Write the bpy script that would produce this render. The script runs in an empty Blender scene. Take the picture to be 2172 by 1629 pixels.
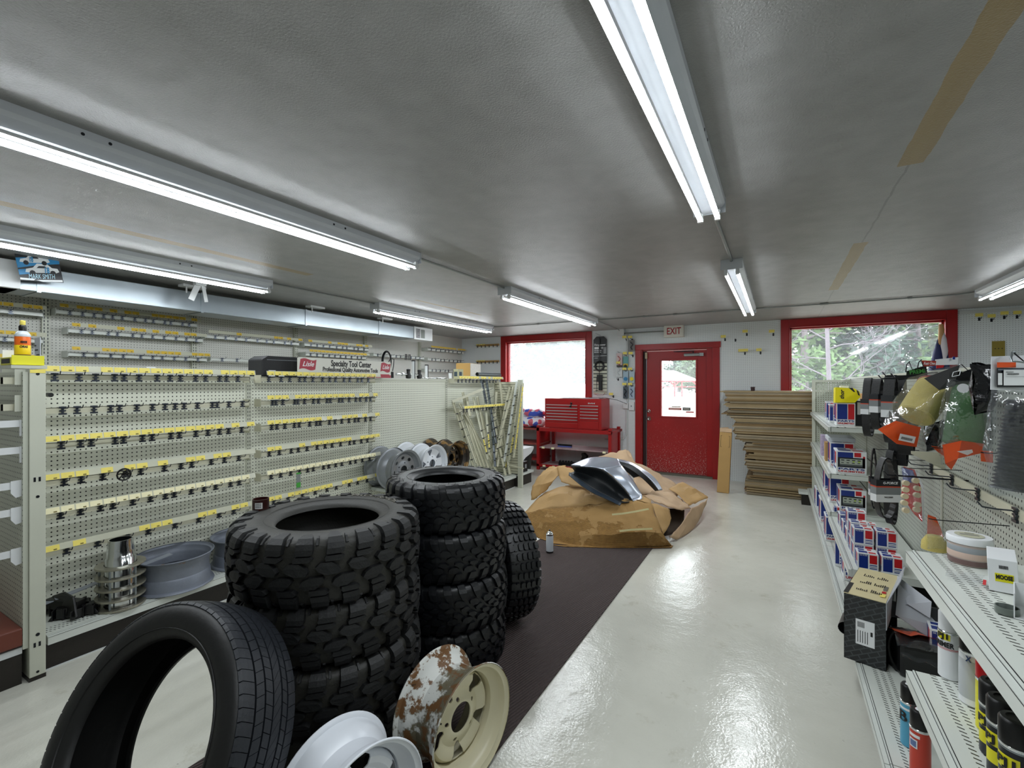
import bpy, bmesh, math, random
from mathutils import Vector, Matrix, noise
PI = math.pi
SC = bpy.context.scene
COL = SC.collection
R = random.Random(7)
# ---------------------------------------------------------------- camera
F, EYE, VPX, HOR = 980.0, 1.47, 1650.0, 815.0           # focal length and horizon of the 2172x1629 frame
YAW = math.atan((VPX - 1086) / F)
CY, SY = math.cos(YAW), math.sin(YAW)
cam_d = bpy.data.cameras.new('camera')
cam = bpy.data.objects.new('camera', cam_d); COL.objects.link(cam)
cam_d.sensor_width = 36; cam_d.lens = F / 2172 * 36; cam_d.clip_start = .03; cam_d.clip_end = 300
cam.location = (0, 0, EYE); cam.rotation_euler = (PI / 2, 0, YAW)
SC.camera = cam
# ---------------------------------------------------------------- exposure, world
SC.view_settings.view_transform = 'Standard'
SC.view_settings.look = 'None'
SC.view_settings.exposure = 1.2
SC.view_settings.gamma = 1
SC.view_settings.use_curve_mapping = False
try:
    SC.cycles.use_denoising = True
    SC.cycles.max_bounces = 8
    SC.cycles.diffuse_bounces = 5
    SC.cycles.transparent_max_bounces = 16
    SC.cycles.sample_clamp_indirect = 6
    SC.cycles.caustics_reflective = False
    SC.cycles.caustics_refractive = False
except Exception:
    pass
wd = bpy.data.worlds.new('overcast_sky'); SC.world = wd; wd.use_nodes = True
wn = wd.node_tree.nodes; wn.clear()
wo = wn.new('ShaderNodeOutputWorld'); wb = wn.new('ShaderNodeBackground')
wb.inputs[0].default_value = (.93, .97, 1.0, 1); wb.inputs[1].default_value = 3.4
wd.node_tree.links.new(wb.outputs[0], wo.inputs[0])
TUBE_POWER = 30.0

# ---------------------------------------------------------------- helpers
def W(px, py, X=None, Y=None, Z=None, d=None):
    """room point seen at a frame pixel, on the plane X=, Y= or Z=, or at depth d"""
    a = (px - 1086) / F; b = (HOR - py) / F
    D = Vector((-SY + a * CY, CY + a * SY, b))
    if X is not None: k = X / D.x
    elif Y is not None: k = Y / D.y
    elif Z is not None: k = (Z - EYE) / D.z
    else: k = d
    return Vector((D.x * k, D.y * k, EYE + D.z * k))

def NT(name):
    m = bpy.data.materials.new(name); m.use_nodes = True
    nt = m.node_tree
    return m, nt, nt.nodes['Principled BSDF']

def rgb(h):
    if isinstance(h, (tuple, list)): return tuple(h) + (1,)
    v = [int(h[i:i + 2], 16) / 255 for i in (0, 2, 4)]
    return tuple(((c / 12.92) if c <= .04045 else ((c + .055) / 1.055) ** 2.4) for c in v) + (1,)

MATS = {}
def mat(name, col, rough=.5, metal=0, bump=0, bscale=60, var=0, vscale=4, spots=None, alpha=None, emit=None, coat=0, trans=0, sss=0, vcol=None):
    """procedural principled material: noise colour variation, noise bump, optional stain colour"""
    if name in MATS: return MATS[name]
    m, nt, b = NT(name)
    N, L = nt.nodes, nt.links
    c = rgb(col)
    b.inputs['Base Color'].default_value = c
    b.inputs['Roughness'].default_value = rough
    b.inputs['Metallic'].default_value = metal
    if coat: b.inputs['Coat Weight'].default_value = coat; b.inputs['Coat Roughness'].default_value = .1
    if trans: b.inputs['Transmission Weight'].default_value = trans
    tc = None
    if var or bump or spots:
        tc = N.new('ShaderNodeTexCoord')
    out = None
    if var:
        nz = N.new('ShaderNodeTexNoise'); nz.inputs['Scale'].default_value = vscale; nz.inputs['Detail'].default_value = 6
        L.new(tc.outputs['Object'], nz.inputs['Vector'])
        mx = N.new('ShaderNodeMix'); mx.data_type = 'RGBA'
        d = rgb(vcol) if vcol else tuple(max(0, x * (1 - var)) for x in c[:3]) + (1,)
        rp = N.new('ShaderNodeMapRange'); rp.inputs[1].default_value = .35; rp.inputs[2].default_value = .65
        L.new(nz.outputs['Fac'], rp.inputs[0]); L.new(rp.outputs[0], mx.inputs['Factor'])
        mx.inputs['A'].default_value = c; mx.inputs['B'].default_value = d
        out = mx.outputs['Result']
    if spots:
        scol, sscale, thr = spots
        nz = N.new('ShaderNodeTexNoise'); nz.inputs['Scale'].default_value = sscale; nz.inputs['Detail'].default_value = 8
        nz.inputs['Roughness'].default_value = .7
        L.new(tc.outputs['Object'], nz.inputs['Vector'])
        rp = N.new('ShaderNodeMapRange'); rp.inputs[1].default_value = thr; rp.inputs[2].default_value = thr + .04
        L.new(nz.outputs['Fac'], rp.inputs[0])
        mx = N.new('ShaderNodeMix'); mx.data_type = 'RGBA'
        L.new(rp.outputs[0], mx.inputs['Factor'])
        if out: L.new(out, mx.inputs['A'])
        else: mx.inputs['A'].default_value = c
        mx.inputs['B'].default_value = rgb(scol)
        out = mx.outputs['Result']
    if out: L.new(out, b.inputs['Base Color'])
    if bump:
        nb = N.new('ShaderNodeTexNoise'); nb.inputs['Scale'].default_value = bscale; nb.inputs['Detail'].default_value = 4
        L.new(tc.outputs['Object'], nb.inputs['Vector'])
        bp = N.new('ShaderNodeBump'); bp.inputs['Strength'].default_value = bump; bp.inputs['Distance'].default_value = .01
        L.new(nb.outputs['Fac'], bp.inputs['Height']); L.new(bp.outputs[0], b.inputs['Normal'])
    if alpha is not None: b.inputs['Alpha'].default_value = alpha
    if emit:
        b.inputs['Emission Color'].default_value = rgb(emit[0]); b.inputs['Emission Strength'].default_value = emit[1]
    MATS[name] = m
    return m

def math_node(nt, op, a, b=None, c=None):
    n = nt.nodes.new('ShaderNodeMath'); n.operation = op
    for i, v in enumerate((a, b, c)):
        if v is None: continue
        if isinstance(v, (int, float)): n.inputs[i].default_value = v
        else: nt.links.new(v, n.inputs[i])
    return n.outputs[0]

def pegboard(name, col, ax, ay, pitch=.0254, rad=.0034, hole='18180f', through=False, rough=.45, var=.06, elong=1.0):
    """sheet with a square grid of round holes; ax, ay = object axes the grid runs along"""
    if name in MATS: return MATS[name]
    m, nt, b = NT(name); N, L = nt.nodes, nt.links
    tc = N.new('ShaderNodeTexCoord'); sp = N.new('ShaderNodeSeparateXYZ')
    L.new(tc.outputs['Object'], sp.inputs[0])
    us = []
    for k, a in enumerate((ax, ay)):
        u = math_node(nt, 'DIVIDE', sp.outputs['XYZ'.index(a)], pitch)
        u = math_node(nt, 'FRACT', math_node(nt, 'ADD', u, 1000.0))
        u = math_node(nt, 'SUBTRACT', u, .5)
        if k and elong != 1: u = math_node(nt, 'DIVIDE', u, elong)
        us.append(math_node(nt, 'MULTIPLY', u, u))
    d2 = math_node(nt, 'ADD', us[0], us[1])
    msk = math_node(nt, 'LESS_THAN', d2, (rad / pitch) ** 2)
    nz = N.new('ShaderNodeTexNoise'); nz.inputs['Scale'].default_value = 1.7; nz.inputs['Detail'].default_value = 5
    L.new(tc.outputs['Object'], nz.inputs['Vector'])
    c = rgb(col)
    m1 = N.new('ShaderNodeMix'); m1.data_type = 'RGBA'; L.new(nz.outputs['Fac'], m1.inputs['Factor'])
    m1.inputs['A'].default_value = c; m1.inputs['B'].default_value = tuple(x * (1 - var * 2) for x in c[:3]) + (1,)
    m2 = N.new('ShaderNodeMix'); m2.data_type = 'RGBA'; L.new(msk, m2.inputs['Factor'])
    L.new(m1.outputs['Result'], m2.inputs['A']); m2.inputs['B'].default_value = rgb(hole)
    L.new(m2.outputs['Result'], b.inputs['Base Color'])
    b.inputs['Roughness'].default_value = rough
    if through:
        L.new(math_node(nt, 'SUBTRACT', 1.0, msk), b.inputs['Alpha'])
    MATS[name] = m
    return m

class MB:
    """mesh builder: collects faces with material slots, builds one mesh object"""
    def __init__(s): s.v = []; s.f = []; s.mi = []; s.sm = []; s.mats = []; s.M = Matrix.Identity(4); s.cur = 0; s.marks = []
    def cut(s): s.marks.append((len(s.v), len(s.f))); return s
    def each(s, name, parent=None, bevel=0):
        """one mesh object for every piece started with cut()"""
        out = []; mk = s.marks + [(len(s.v), len(s.f))]
        for (v0, f0), (v1, f1) in zip(mk[:-1], mk[1:]):
            if f1 == f0: continue
            q = MB(); q.v = s.v[v0:v1]; q.f = [[i - v0 for i in f] for f in s.f[f0:f1]]; q.mi = s.mi[f0:f1]; q.sm = s.sm[f0:f1]; q.mats = s.mats
            out.append(q.build(name, parent, bevel))
        return out
    def use(s, m):
        if m not in s.mats: s.mats.append(m)
        s.cur = s.mats.index(m); return s
    def at(s, M): s.M = M; return s
    def raw(s, vs, fs, smooth=False):
        o = len(s.v); s.v += [s.M @ Vector(v) for v in vs]
        for f in fs: s.f.append([o + i for i in f]); s.mi.append(s.cur); s.sm.append(smooth)
        return s
    def box(s, c, d, rz=0, M=None):
        x, y, z = d[0] / 2, d[1] / 2, d[2] / 2
        vs = [Vector((a, b, e)) for a in (-x, x) for b in (-y, y) for e in (-z, z)]
        T = Matrix.Translation(c) @ (M if M else Matrix.Rotation(rz, 4, 'Z'))
        return s.raw([T @ v for v in vs], [(0, 1, 3, 2), (4, 6, 7, 5), (0, 4, 5, 1), (2, 3, 7, 6), (0, 2, 6, 4), (1, 5, 7, 3)])
    def b2(s, a, b):
        """box from two corners"""
        return s.box([(a[i] + b[i]) / 2 for i in range(3)], [abs(b[i] - a[i]) for i in range(3)])
    def bar(s, p, q, w, t=None, up=(0, 0, 1)):
        """rectangular bar from p to q, width w across, thickness t along up"""
        p, q = Vector(p), Vector(q); t = t or w
        x = (q - p).normalized(); u = Vector(up)
        y = u.cross(x)
        if y.length < 1e-4: y = Vector((1, 0, 0)).cross(x)
        y.normalize(); z = x.cross(y)
        M = Matrix((x, y, z)).transposed().to_4x4()
        return s.box((p + q) / 2, ((q - p).length, w, t), M=M)
    def tube(s, pts, r, n=8, cap=True, closed=False):
        pts = [Vector(p) for p in pts]; rr = r if isinstance(r, (list, tuple)) else [r] * len(pts)
        vs = []; fs = []; k = len(pts)
        pv = None
        for i, p in enumerate(pts):
            if closed: t = pts[(i + 1) % k] - pts[i - 1]
            else: t = pts[min(i + 1, k - 1)] - pts[max(i - 1, 0)]
            t.normalize()
            if pv is None:
                pv = t.orthogonal().normalized()
            pv = (pv - t * pv.dot(t))
            if pv.length < 1e-5: pv = t.orthogonal()
            pv.normalize(); w = t.cross(pv)
            for j in range(n):
                a = 2 * PI * j / n
                vs.append(p + (pv * math.cos(a) + w * math.sin(a)) * rr[i])
        for i in range(k if closed else k - 1):
            i2 = (i + 1) % k
            for j in range(n):
                fs.append((i * n + j, i * n + (j + 1) % n, i2 * n + (j + 1) % n, i2 * n + j))
        if cap and not closed:
            fs.append(tuple(reversed(range(n)))); fs.append(tuple(range((k - 1) * n, k * n)))
        return s.raw(vs, fs, True)
    def cyl(s, p, q, r, n=24, r2=None):
        return s.tube([p, q], [r, r if r2 is None else r2], n)
    def lathe(s, prof, n=48, M=None, closed=False, smooth=True):
        """prof: (r, z) list turned round Z"""
        M = M or Matrix.Identity(4); vs = []; fs = []; k = len(prof)
        for i in range(n):
            a = 2 * PI * i / n; ca, sa = math.cos(a), math.sin(a)
            for r_, z_ in prof: vs.append(M @ Vector((r_ * ca, r_ * sa, z_)))
        for i in range(n):
            i2 = (i + 1) % n
            for j in range(k if closed else k - 1):
                j2 = (j + 1) % k
                fs.append((i * k + j, i2 * k + j, i2 * k + j2, i * k + j2))
        return s.raw(vs, fs, smooth)
    def prism(s, poly, n, h):
        """polygon (3d points) extruded along vector n*h, both ends closed"""
        n = Vector(n) * h; k = len(poly); P = [Vector(p) for p in poly]
        vs = P + [p + n for p in P]
        fs = [tuple(reversed(range(k))), tuple(range(k, 2 * k))] + [(i, (i + 1) % k, k + (i + 1) % k, k + i) for i in range(k)]
        return s.raw(vs, fs)
    def sheet(s, rows, th=0, smooth=True):
        """grid of 3d points"""
        nr, nc = len(rows), len(rows[0]); vs = [Vector(p) for r_ in rows for p in r_]
        fs = [(i * nc + j, i * nc + j + 1, (i + 1) * nc + j + 1, (i + 1) * nc + j) for i in range(nr - 1) for j in range(nc - 1)]
        return s.raw(vs, fs, smooth)
    def build(s, name, parent=None, bevel=0, loc=None, smooth_angle=40, seg=2):
        me = bpy.data.meshes.new(name)
        me.from_pydata([tuple(v) for v in s.v], [], s.f)
        for m in s.mats: me.materials.append(m)
        me.polygons.foreach_set('material_index', s.mi)
        me.polygons.foreach_set('use_smooth', s.sm)
        me.update()
        if any(s.sm):
            me.set_sharp_from_angle(angle=math.radians(smooth_angle))
        o = bpy.data.objects.new(name, me); COL.objects.link(o)
        if parent: adopt(o, parent)
        if loc: o.location = loc
        if bevel:
            b = o.modifiers.new('bevel', 'BEVEL'); b.width = bevel; b.segments = seg; b.limit_method = 'ANGLE'; b.angle_limit = .6
        return o

def fixn(o):
    """make face normals consistent"""
    bm = bmesh.new(); bm.from_mesh(o.data); bmesh.ops.recalc_face_normals(bm, faces=bm.faces); bm.to_mesh(o.data); bm.free(); return o

def tag(o, label, cat, group=None, kind=None):
    o['label'] = label; o['category'] = cat
    if group: o['group'] = group
    if kind: o['kind'] = kind
    return o
def thing(name, label, cat, loc=(0, 0, 0), rz=0, group=None):
    o = bpy.data.objects.new(name, None); COL.objects.link(o); o.location = loc; o.rotation_euler = (0, 0, rz)
    o.empty_display_size = .05
    return tag(o, label, cat, group)
KIDS = {}
def adopt(c, p):
    c.parent = p; KIDS.setdefault(p.name, []).append(c); return c
def kids(o): return KIDS.get(o.name, [])
def struct(o): o['kind'] = 'structure'; return o
def dup(root, M, label=None, group=None):
    r = root.copy(); COL.objects.link(r); r.matrix_world = M
    if label: r['label'] = label
    if group: r['group'] = group
    for ch in list(kids(root)):
        c = ch.copy(); COL.objects.link(c); adopt(c, r)
        for g in list(kids(ch)):
            d = g.copy(); COL.objects.link(d); adopt(d, c)
    return r
def T(*a): return Matrix.Translation(a if len(a) == 3 else a[0])
def RX(a): return Matrix.Rotation(a, 4, 'X')
def RY(a): return Matrix.Rotation(a, 4, 'Y')
def RZ(a): return Matrix.Rotation(a, 4, 'Z')
def frame(o, x, y):
    """matrix with origin o, local x and y along the given directions"""
    x = Vector(x).normalized(); y = Vector(y); y = (y - x * y.dot(x)).normalized(); z = x.cross(y)
    M = Matrix((x, y, z)).transposed().to_4x4(); M.translation = Vector(o); return M

def text(body, size, m, M, parent=None, name='lettering', depth=.0006, width=None, align='CENTER', shear=0, off=0.0, space=1.0):
    """lettering lying in the local xy plane of M (x reading direction, y up), turned into a mesh"""
    cu = bpy.data.curves.new(name, 'FONT'); cu.body = body; cu.size = size; cu.extrude = depth; cu.align_x = align; cu.align_y = 'CENTER'
    cu.shear = shear; cu.offset = off; cu.space_character = space; cu.resolution_u = 3
    o = bpy.data.objects.new('t', cu); COL.objects.link(o)
    dg = bpy.context.evaluated_depsgraph_get(); dg.update()
    me = bpy.data.meshes.new_from_object(o.evaluated_get(dg))
    COL.objects.unlink(o); bpy.data.objects.remove(o)
    me.materials.clear(); me.materials.append(m)
    if width:
        xs = [v.co.x for v in me.vertices]
        if xs:
            k = width / (max(xs) - min(xs))
            for v in me.vertices: v.co.x *= k
    if parent is None:
        pass
    for v in me.vertices: v.co = M @ v.co
    me.name = name
    t = bpy.data.objects.new(name, me); COL.objects.link(t)
    if parent: adopt(t, parent)
    return t
# ---------------------------------------------------------------- materials used across the room
CEIL = 2.40; BW = 7.75; LW = -5.65; RW = 6.4; FW = -1.6
def ceiling_mat():
    m, nt, b = NT('textured_ceiling'); N, L = nt.nodes, nt.links
    tc = N.new('ShaderNodeTexCoord')
    def noise(sc, det, rough=.5, vec=None):
        n = N.new('ShaderNodeTexNoise'); n.inputs['Scale'].default_value = sc; n.inputs['Detail'].default_value = det; n.inputs['Roughness'].default_value = rough
        L.new(vec or tc.outputs['Object'], n.inputs['Vector']); return n.outputs['Fac']
    mp = N.new('ShaderNodeMapping'); mp.inputs['Scale'].default_value = (1, .35, 1); L.new(tc.outputs['Object'], mp.inputs['Vector'])
    big = noise(.8, 4, .6, mp.outputs[0]); mid = noise(9, 5)
    a = math_node(nt, 'MULTIPLY_ADD', big, .5, 0); a = math_node(nt, 'MULTIPLY_ADD', mid, .25, a)
    rp = N.new('ShaderNodeMapRange'); rp.inputs[1].default_value = .25; rp.inputs[2].default_value = .52; L.new(a, rp.inputs[0])
    mx = N.new('ShaderNodeMix'); mx.data_type = 'RGBA'; L.new(rp.outputs[0], mx.inputs['Factor'])
    mx.inputs['A'].default_value = rgb('858583'); mx.inputs['B'].default_value = rgb('a5a5a4')
    out = mx.outputs['Result']
    # bare tan board where old light fixtures were never painted round
    sp = N.new('ShaderNodeSeparateXYZ'); L.new(tc.outputs['Object'], sp.inputs[0])
    wob = noise(7, 2)
    xs = math_node(nt, 'MULTIPLY_ADD', wob, .02, math_node(nt, 'SUBTRACT', sp.outputs[0], .01))
    def band(v, lo, hi):
        return math_node(nt, 'MULTIPLY', math_node(nt, 'GREATER_THAN', v, lo), math_node(nt, 'LESS_THAN', v, hi))
    tot = None
    for x0, x1, y0, y1 in ((.440, .528, -.2, 2.54), (.435, .515, 3.78, 5.55), (-3.505, -3.415, -1, 2.56), (-3.50, -3.45, 3.9, 5.2)):
        k = math_node(nt, 'MULTIPLY', band(xs, x0, x1), band(sp.outputs[1], y0, y1))
        tot = k if tot is None else math_node(nt, 'MAXIMUM', tot, k)
    m2 = N.new('ShaderNodeMix'); m2.data_type = 'RGBA'; L.new(tot, m2.inputs['Factor'])
    L.new(out, m2.inputs['A'])
    mp2 = N.new('ShaderNodeMapping'); mp2.inputs['Scale'].default_value = (30, 2, 1); L.new(tc.outputs['Object'], mp2.inputs['Vector'])
    wood = noise(1.5, 4, .5, mp2.outputs[0])
    m3 = N.new('ShaderNodeMix'); m3.data_type = 'RGBA'; L.new(wood, m3.inputs['Factor'])
    m3.inputs['A'].default_value = rgb('9a865b'); m3.inputs['B'].default_value = rgb('8a764d'); L.new(m3.outputs['Result'], m2.inputs['B'])
    # faint joint between boards
    j = band(xs, .476, .486); jj = math_node(nt, 'MULTIPLY', j, .35)
    m4 = N.new('ShaderNodeMix'); m4.data_type = 'RGBA'; L.new(math_node(nt, 'MULTIPLY', jj, math_node(nt, 'SUBTRACT', 1, tot)), m4.inputs['Factor'])
    L.new(m2.outputs['Result'], m4.inputs['A']); m4.inputs['B'].default_value = rgb('45453f')
    L.new(m4.outputs['Result'], b.inputs['Base Color'])
    b.inputs['Roughness'].default_value = .36
    b.inputs['Specular IOR Level'].default_value = .5
    s = noise(130, 3, .6); s2 = noise(1.6, 3, .5, mp.outputs[0])
    h = math_node(nt, 'MULTIPLY_ADD', s2, 6, math_node(nt, 'MULTIPLY', s, .75))
    bp = N.new('ShaderNodeBump'); bp.inputs['Strength'].default_value = .8; bp.inputs['Distance'].default_value = .007
    L.new(h, bp.inputs['Height']); L.new(bp.outputs[0], b.inputs['Normal'])
    return m
def floor_mat():
    m, nt, b = NT('painted_concrete'); N, L = nt.nodes, nt.links
    tc = N.new('ShaderNodeTexCoord')
    def noise(sc, det, rough=.6):
        n = N.new('ShaderNodeTexNoise'); n.inputs['Scale'].default_value = sc; n.inputs['Detail'].default_value = det; n.inputs['Roughness'].default_value = rough
        L.new(tc.outputs['Object'], n.inputs['Vector']); return n.outputs['Fac']
    a = noise(1.3, 8); c = noise(28, 6, .75); g = noise(90, 3, .5); q = noise(4.3, 8, .75)
    mx = N.new('ShaderNodeMix'); mx.data_type = 'RGBA'
    rp = N.new('ShaderNodeMapRange'); rp.inputs[1].default_value = .35; rp.inputs[2].default_value = .65; L.new(a, rp.inputs[0]); L.new(rp.outputs[0], mx.inputs['Factor'])
    mx.inputs['A'].default_value = rgb('d5d4c9'); mx.inputs['B'].default_value = rgb('c6c5ba')
    def over(src, f, lo, hi, col, k=1):
        r_ = N.new('ShaderNodeMapRange'); r_.inputs[1].default_value = lo; r_.inputs[2].default_value = hi; r_.inputs[4].default_value = k; L.new(f, r_.inputs[0])
        x = N.new('ShaderNodeMix'); x.data_type = 'RGBA'; L.new(r_.outputs[0], x.inputs['Factor']); L.new(src, x.inputs['A']); x.inputs['B'].default_value = rgb(col)
        return x.outputs['Result']
    o = over(mx.outputs['Result'], q, .58, .7, 'a59f8a', .5)
    o = over(o, c, .66, .72, '6b675a', .8)
    o = over(o, noise(2.1, 9, .85), .665, .69, '8a8370', .8)
    L.new(o, b.inputs['Base Color'])
    r2 = N.new('ShaderNodeMapRange'); r2.inputs[1].default_value = .3; r2.inputs[2].default_value = .7; r2.inputs[3].default_value = .09; r2.inputs[4].default_value = .22
    L.new(q, r2.inputs[0]); L.new(r2.outputs[0], b.inputs['Roughness'])
    b.inputs['Specular IOR Level'].default_value = .6
    bp = N.new('ShaderNodeBump'); bp.inputs['Strength'].default_value = .3; bp.inputs['Distance'].default_value = .005
    L.new(math_node(nt, 'ADD', math_node(nt, 'MULTIPLY', g, .6), math_node(nt, 'MULTIPLY', noise(9, 3), 1.8)), bp.inputs['Height']); L.new(bp.outputs[0], b.inputs['Normal'])
    return m
def red_paint(name, chips=False, rough=.35):
    m, nt, b = NT(name); N, L = nt.nodes, nt.links
    tc = N.new('ShaderNodeTexCoord')
    b.inputs['Base Color'].default_value = rgb('9c0d10'); b.inputs['Roughness'].default_value = rough
    n1 = N.new('ShaderNodeTexNoise'); n1.inputs['Scale'].default_value = 3; n1.inputs['Detail'].default_value = 5; L.new(tc.outputs['Object'], n1.inputs['Vector'])
    m1 = N.new('ShaderNodeMix'); m1.data_type = 'RGBA'; L.new(n1.outputs['Fac'], m1.inputs['Factor']); m1.inputs['A'].default_value = rgb('a80c10'); m1.inputs['B'].default_value = rgb('860a0d')
    out = m1.outputs['Result']
    if chips:
        sp = N.new('ShaderNodeSeparateXYZ'); L.new(tc.outputs['Object'], sp.inputs[0])
        mp = N.new('ShaderNodeMapping'); mp.inputs['Scale'].default_value = (1, 1, 2.6); L.new(tc.outputs['Object'], mp.inputs['Vector'])
        n2 = N.new('ShaderNodeTexNoise'); n2.inputs['Scale'].default_value = 42; n2.inputs['Detail'].default_value = 8; n2.inputs['Roughness'].default_value = .7; L.new(mp.outputs[0], n2.inputs['Vector'])
        low = N.new('ShaderNodeMapRange'); low.inputs[1].default_value = 0; low.inputs[2].default_value = 1.0; low.inputs[3].default_value = .565; low.inputs[4].default_value = .67
        L.new(sp.outputs[2], low.inputs[0])
        k = math_node(nt, 'GREATER_THAN', n2.outputs['Fac'], low.outputs[0])
        m2 = N.new('ShaderNodeMix'); m2.data_type = 'RGBA'; L.new(k, m2.inputs['Factor']); L.new(out, m2.inputs['A']); m2.inputs['B'].default_value = rgb('cfc6c0')
        out = m2.outputs['Result']
    L.new(out, b.inputs['Base Color'])
    return m
M_RED = red_paint('red_paint'); M_REDC = red_paint('chipped_red_paint', True, .4)
M_CEIL = ceiling_mat(); M_FLOOR = floor_mat()
M_PEGW = pegboard('white_pegboard', 'dfe4e6', 'X', 'Z', rad=.0030, hole='3a3e42', var=.03)
M_PEGL = pegboard('grey_pegboard', 'cdcdc6', 'Y', 'Z', rad=.0036, hole='22221e', var=.05)
M_PEGG = pegboard('cream_pegboard', 'dcdecf', 'Y', 'Z', rad=.0041, hole='15150f', var=.04, rough=.38)
M_PEGE = pegboard('cream_pegboard_end', 'bcbfb0', 'X', 'Z', rad=.0040, hole='15150f', var=.05)
M_PEGT = pegboard('cream_pegboard_open', 'b9bdae', 'X', 'Z', rad=.0044, hole='15150f', var=.04, through=True)
M_PEGR = pegboard('cream_pegboard_slotted', 'b9bdb2', 'Y', 'Z', rad=.0040, hole='15150f', var=.04, elong=1.25)
M_WHITE = mat('white_enamel', 'd9dbdc', .3, var=.05)
M_TRIMW = mat('white_trim_paint', 'c9cccc', .5)
M_CREAM = mat('cream_steel', 'c3c5b6', .35, var=.06, spots=('8d7f5c', 9, .72))
M_CREAM2 = mat('cream_rail_steel', 'c6c4ae', .4, var=.08)
M_SHELF = mat('pale_shelf_steel', 'cfd3cd', .28, var=.04)
M_BLACK = mat('black_plastic', '0c0c0d', .35)
M_KICK = mat('brown_black_kickplate', '1c1712', .4, bump=.2, bscale=90, spots=('5a5248', 30, .72))
M_STEEL = mat('galvanised_steel', '98a0a5', .36, 1, bump=.05, bscale=20, var=.12, vscale=3)
M_CHROME = mat('chrome', 'd5d8da', .12, 1)
M_ZINC = mat('zinc_hook_steel', '4a4f58', .3, .9)
M_DARKST = mat('dark_steel', '23252a', .35, .6)
M_YEL = mat('yellow_price_paper', 'efdd6c', .5, var=.06, vscale=40)
M_YELP = mat('pale_yellow_price_paper', 'f3ecc2', .5, var=.05, vscale=40)
M_ORG = mat('amber_price_paper', 'dcb83c', .5)
M_CLEAR = mat('clear_strip_plastic', 'd6d6c2', .15, alpha=.75)
M_INK = mat('black_ink', '0d0d0d', .5)
M_CARD = mat('brown_cardboard', 'a78350', .75, bump=.25, bscale=30, var=.18, vscale=5)
M_CARDD = mat('grey_brown_cardboard', '7d7058', .8, bump=.2, bscale=60, var=.2, vscale=3)

# ---------------------------------------------------------------- room shell
def wall_piece(mb, a, b): mb.b2(a, b)
o = MB().use(M_FLOOR).b2((-6.2, FW, -.12), (RW + .2, BW + .2, 0)).build('floor'); struct(o)
o = MB().use(M_CEIL).b2((-6.2, FW, CEIL), (RW + .2, BW + .2, CEIL + .15)).build('ceiling'); struct(o)
# back wall with openings: window 1, door, window 2
W1 = (-4.60, -2.94, .69, 2.29); DR = (-1.975, -.875, 0, 2.035); W2 = (.14, 1.83, .78, 2.29)
mb = MB().use(M_PEGW)
y0, y1 = BW, BW + .16
mb.b2((LW - .16, y0, 0), (W1[0], y1, CEIL)); mb.b2((W1[0], y0, 0), (W1[1], y1, W1[2])); mb.b2((W1[0], y0, W1[3]), (W1[1], y1, CEIL))
mb.b2((W1[1], y0, 0), (DR[0], y1, CEIL)); mb.b2((DR[0], y0, DR[3]), (DR[1], y1, CEIL))
mb.b2((DR[1], y0, 0), (W2[0], y1, CEIL)); mb.b2((W2[0], y0, 0), (W2[1], y1, W2[2])); mb.b2((W2[0], y0, W2[3]), (W2[1], y1, CEIL))
mb.b2((W2[1], y0, 0), (RW, y1, CEIL))
struct(mb.build('wall_back'))
struct(MB().use(M_PEGL).b2((LW - .16, FW, 0), (LW, BW, CEIL)).build('wall_left'))
M_WALLP = mat('painted_wall', 'b8bab6', .6, var=.06)
struct(MB().use(M_WALLP).b2((RW, FW, 0), (RW + .16, BW, CEIL)).build('wall_right'))
struct(MB().use(M_WALLP).b2((LW - .16, FW - .16, 0), (RW + .16, FW, CEIL)).build('wall_front'))
# white strips along the pegboard top and seams
struct(MB().use(M_TRIMW).b2((W2[1] + .12, BW - .012, 2.335), (RW, BW, 2.375)).build('trim_1'))
for i, x in enumerate((-2.22,)):
    struct(MB().use(M_TRIMW).b2((x, BW - .006, 0), (x + .035, BW, CEIL)).build('trim_%d' % (i + 2)))

M_GLASS1 = None
def glass(name, veil, tint):
    m = bpy.data.materials.new(name); m.use_nodes = True; nt = m.node_tree; N, L = nt.nodes, nt.links; N.clear()
    out = N.new('ShaderNodeOutputMaterial'); tr = N.new('ShaderNodeBsdfTransparent'); gl = N.new('ShaderNodeBsdfGlossy'); tl = N.new('ShaderNodeBsdfTranslucent')
    gl.inputs['Roughness'].default_value = .04; tr.inputs[0].default_value = (.96, .98, .98, 1); tl.inputs[0].default_value = rgb(tint)
    a = N.new('ShaderNodeMixShader'); a.inputs[0].default_value = veil; L.new(tr.outputs[0], a.inputs[1]); L.new(tl.outputs[0], a.inputs[2])
    c = N.new('ShaderNodeMixShader'); c.inputs[0].default_value = .05; L.new(a.outputs[0], c.inputs[1]); L.new(gl.outputs[0], c.inputs[2])
    L.new(c.outputs[0], out.inputs[0]); return m
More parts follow.
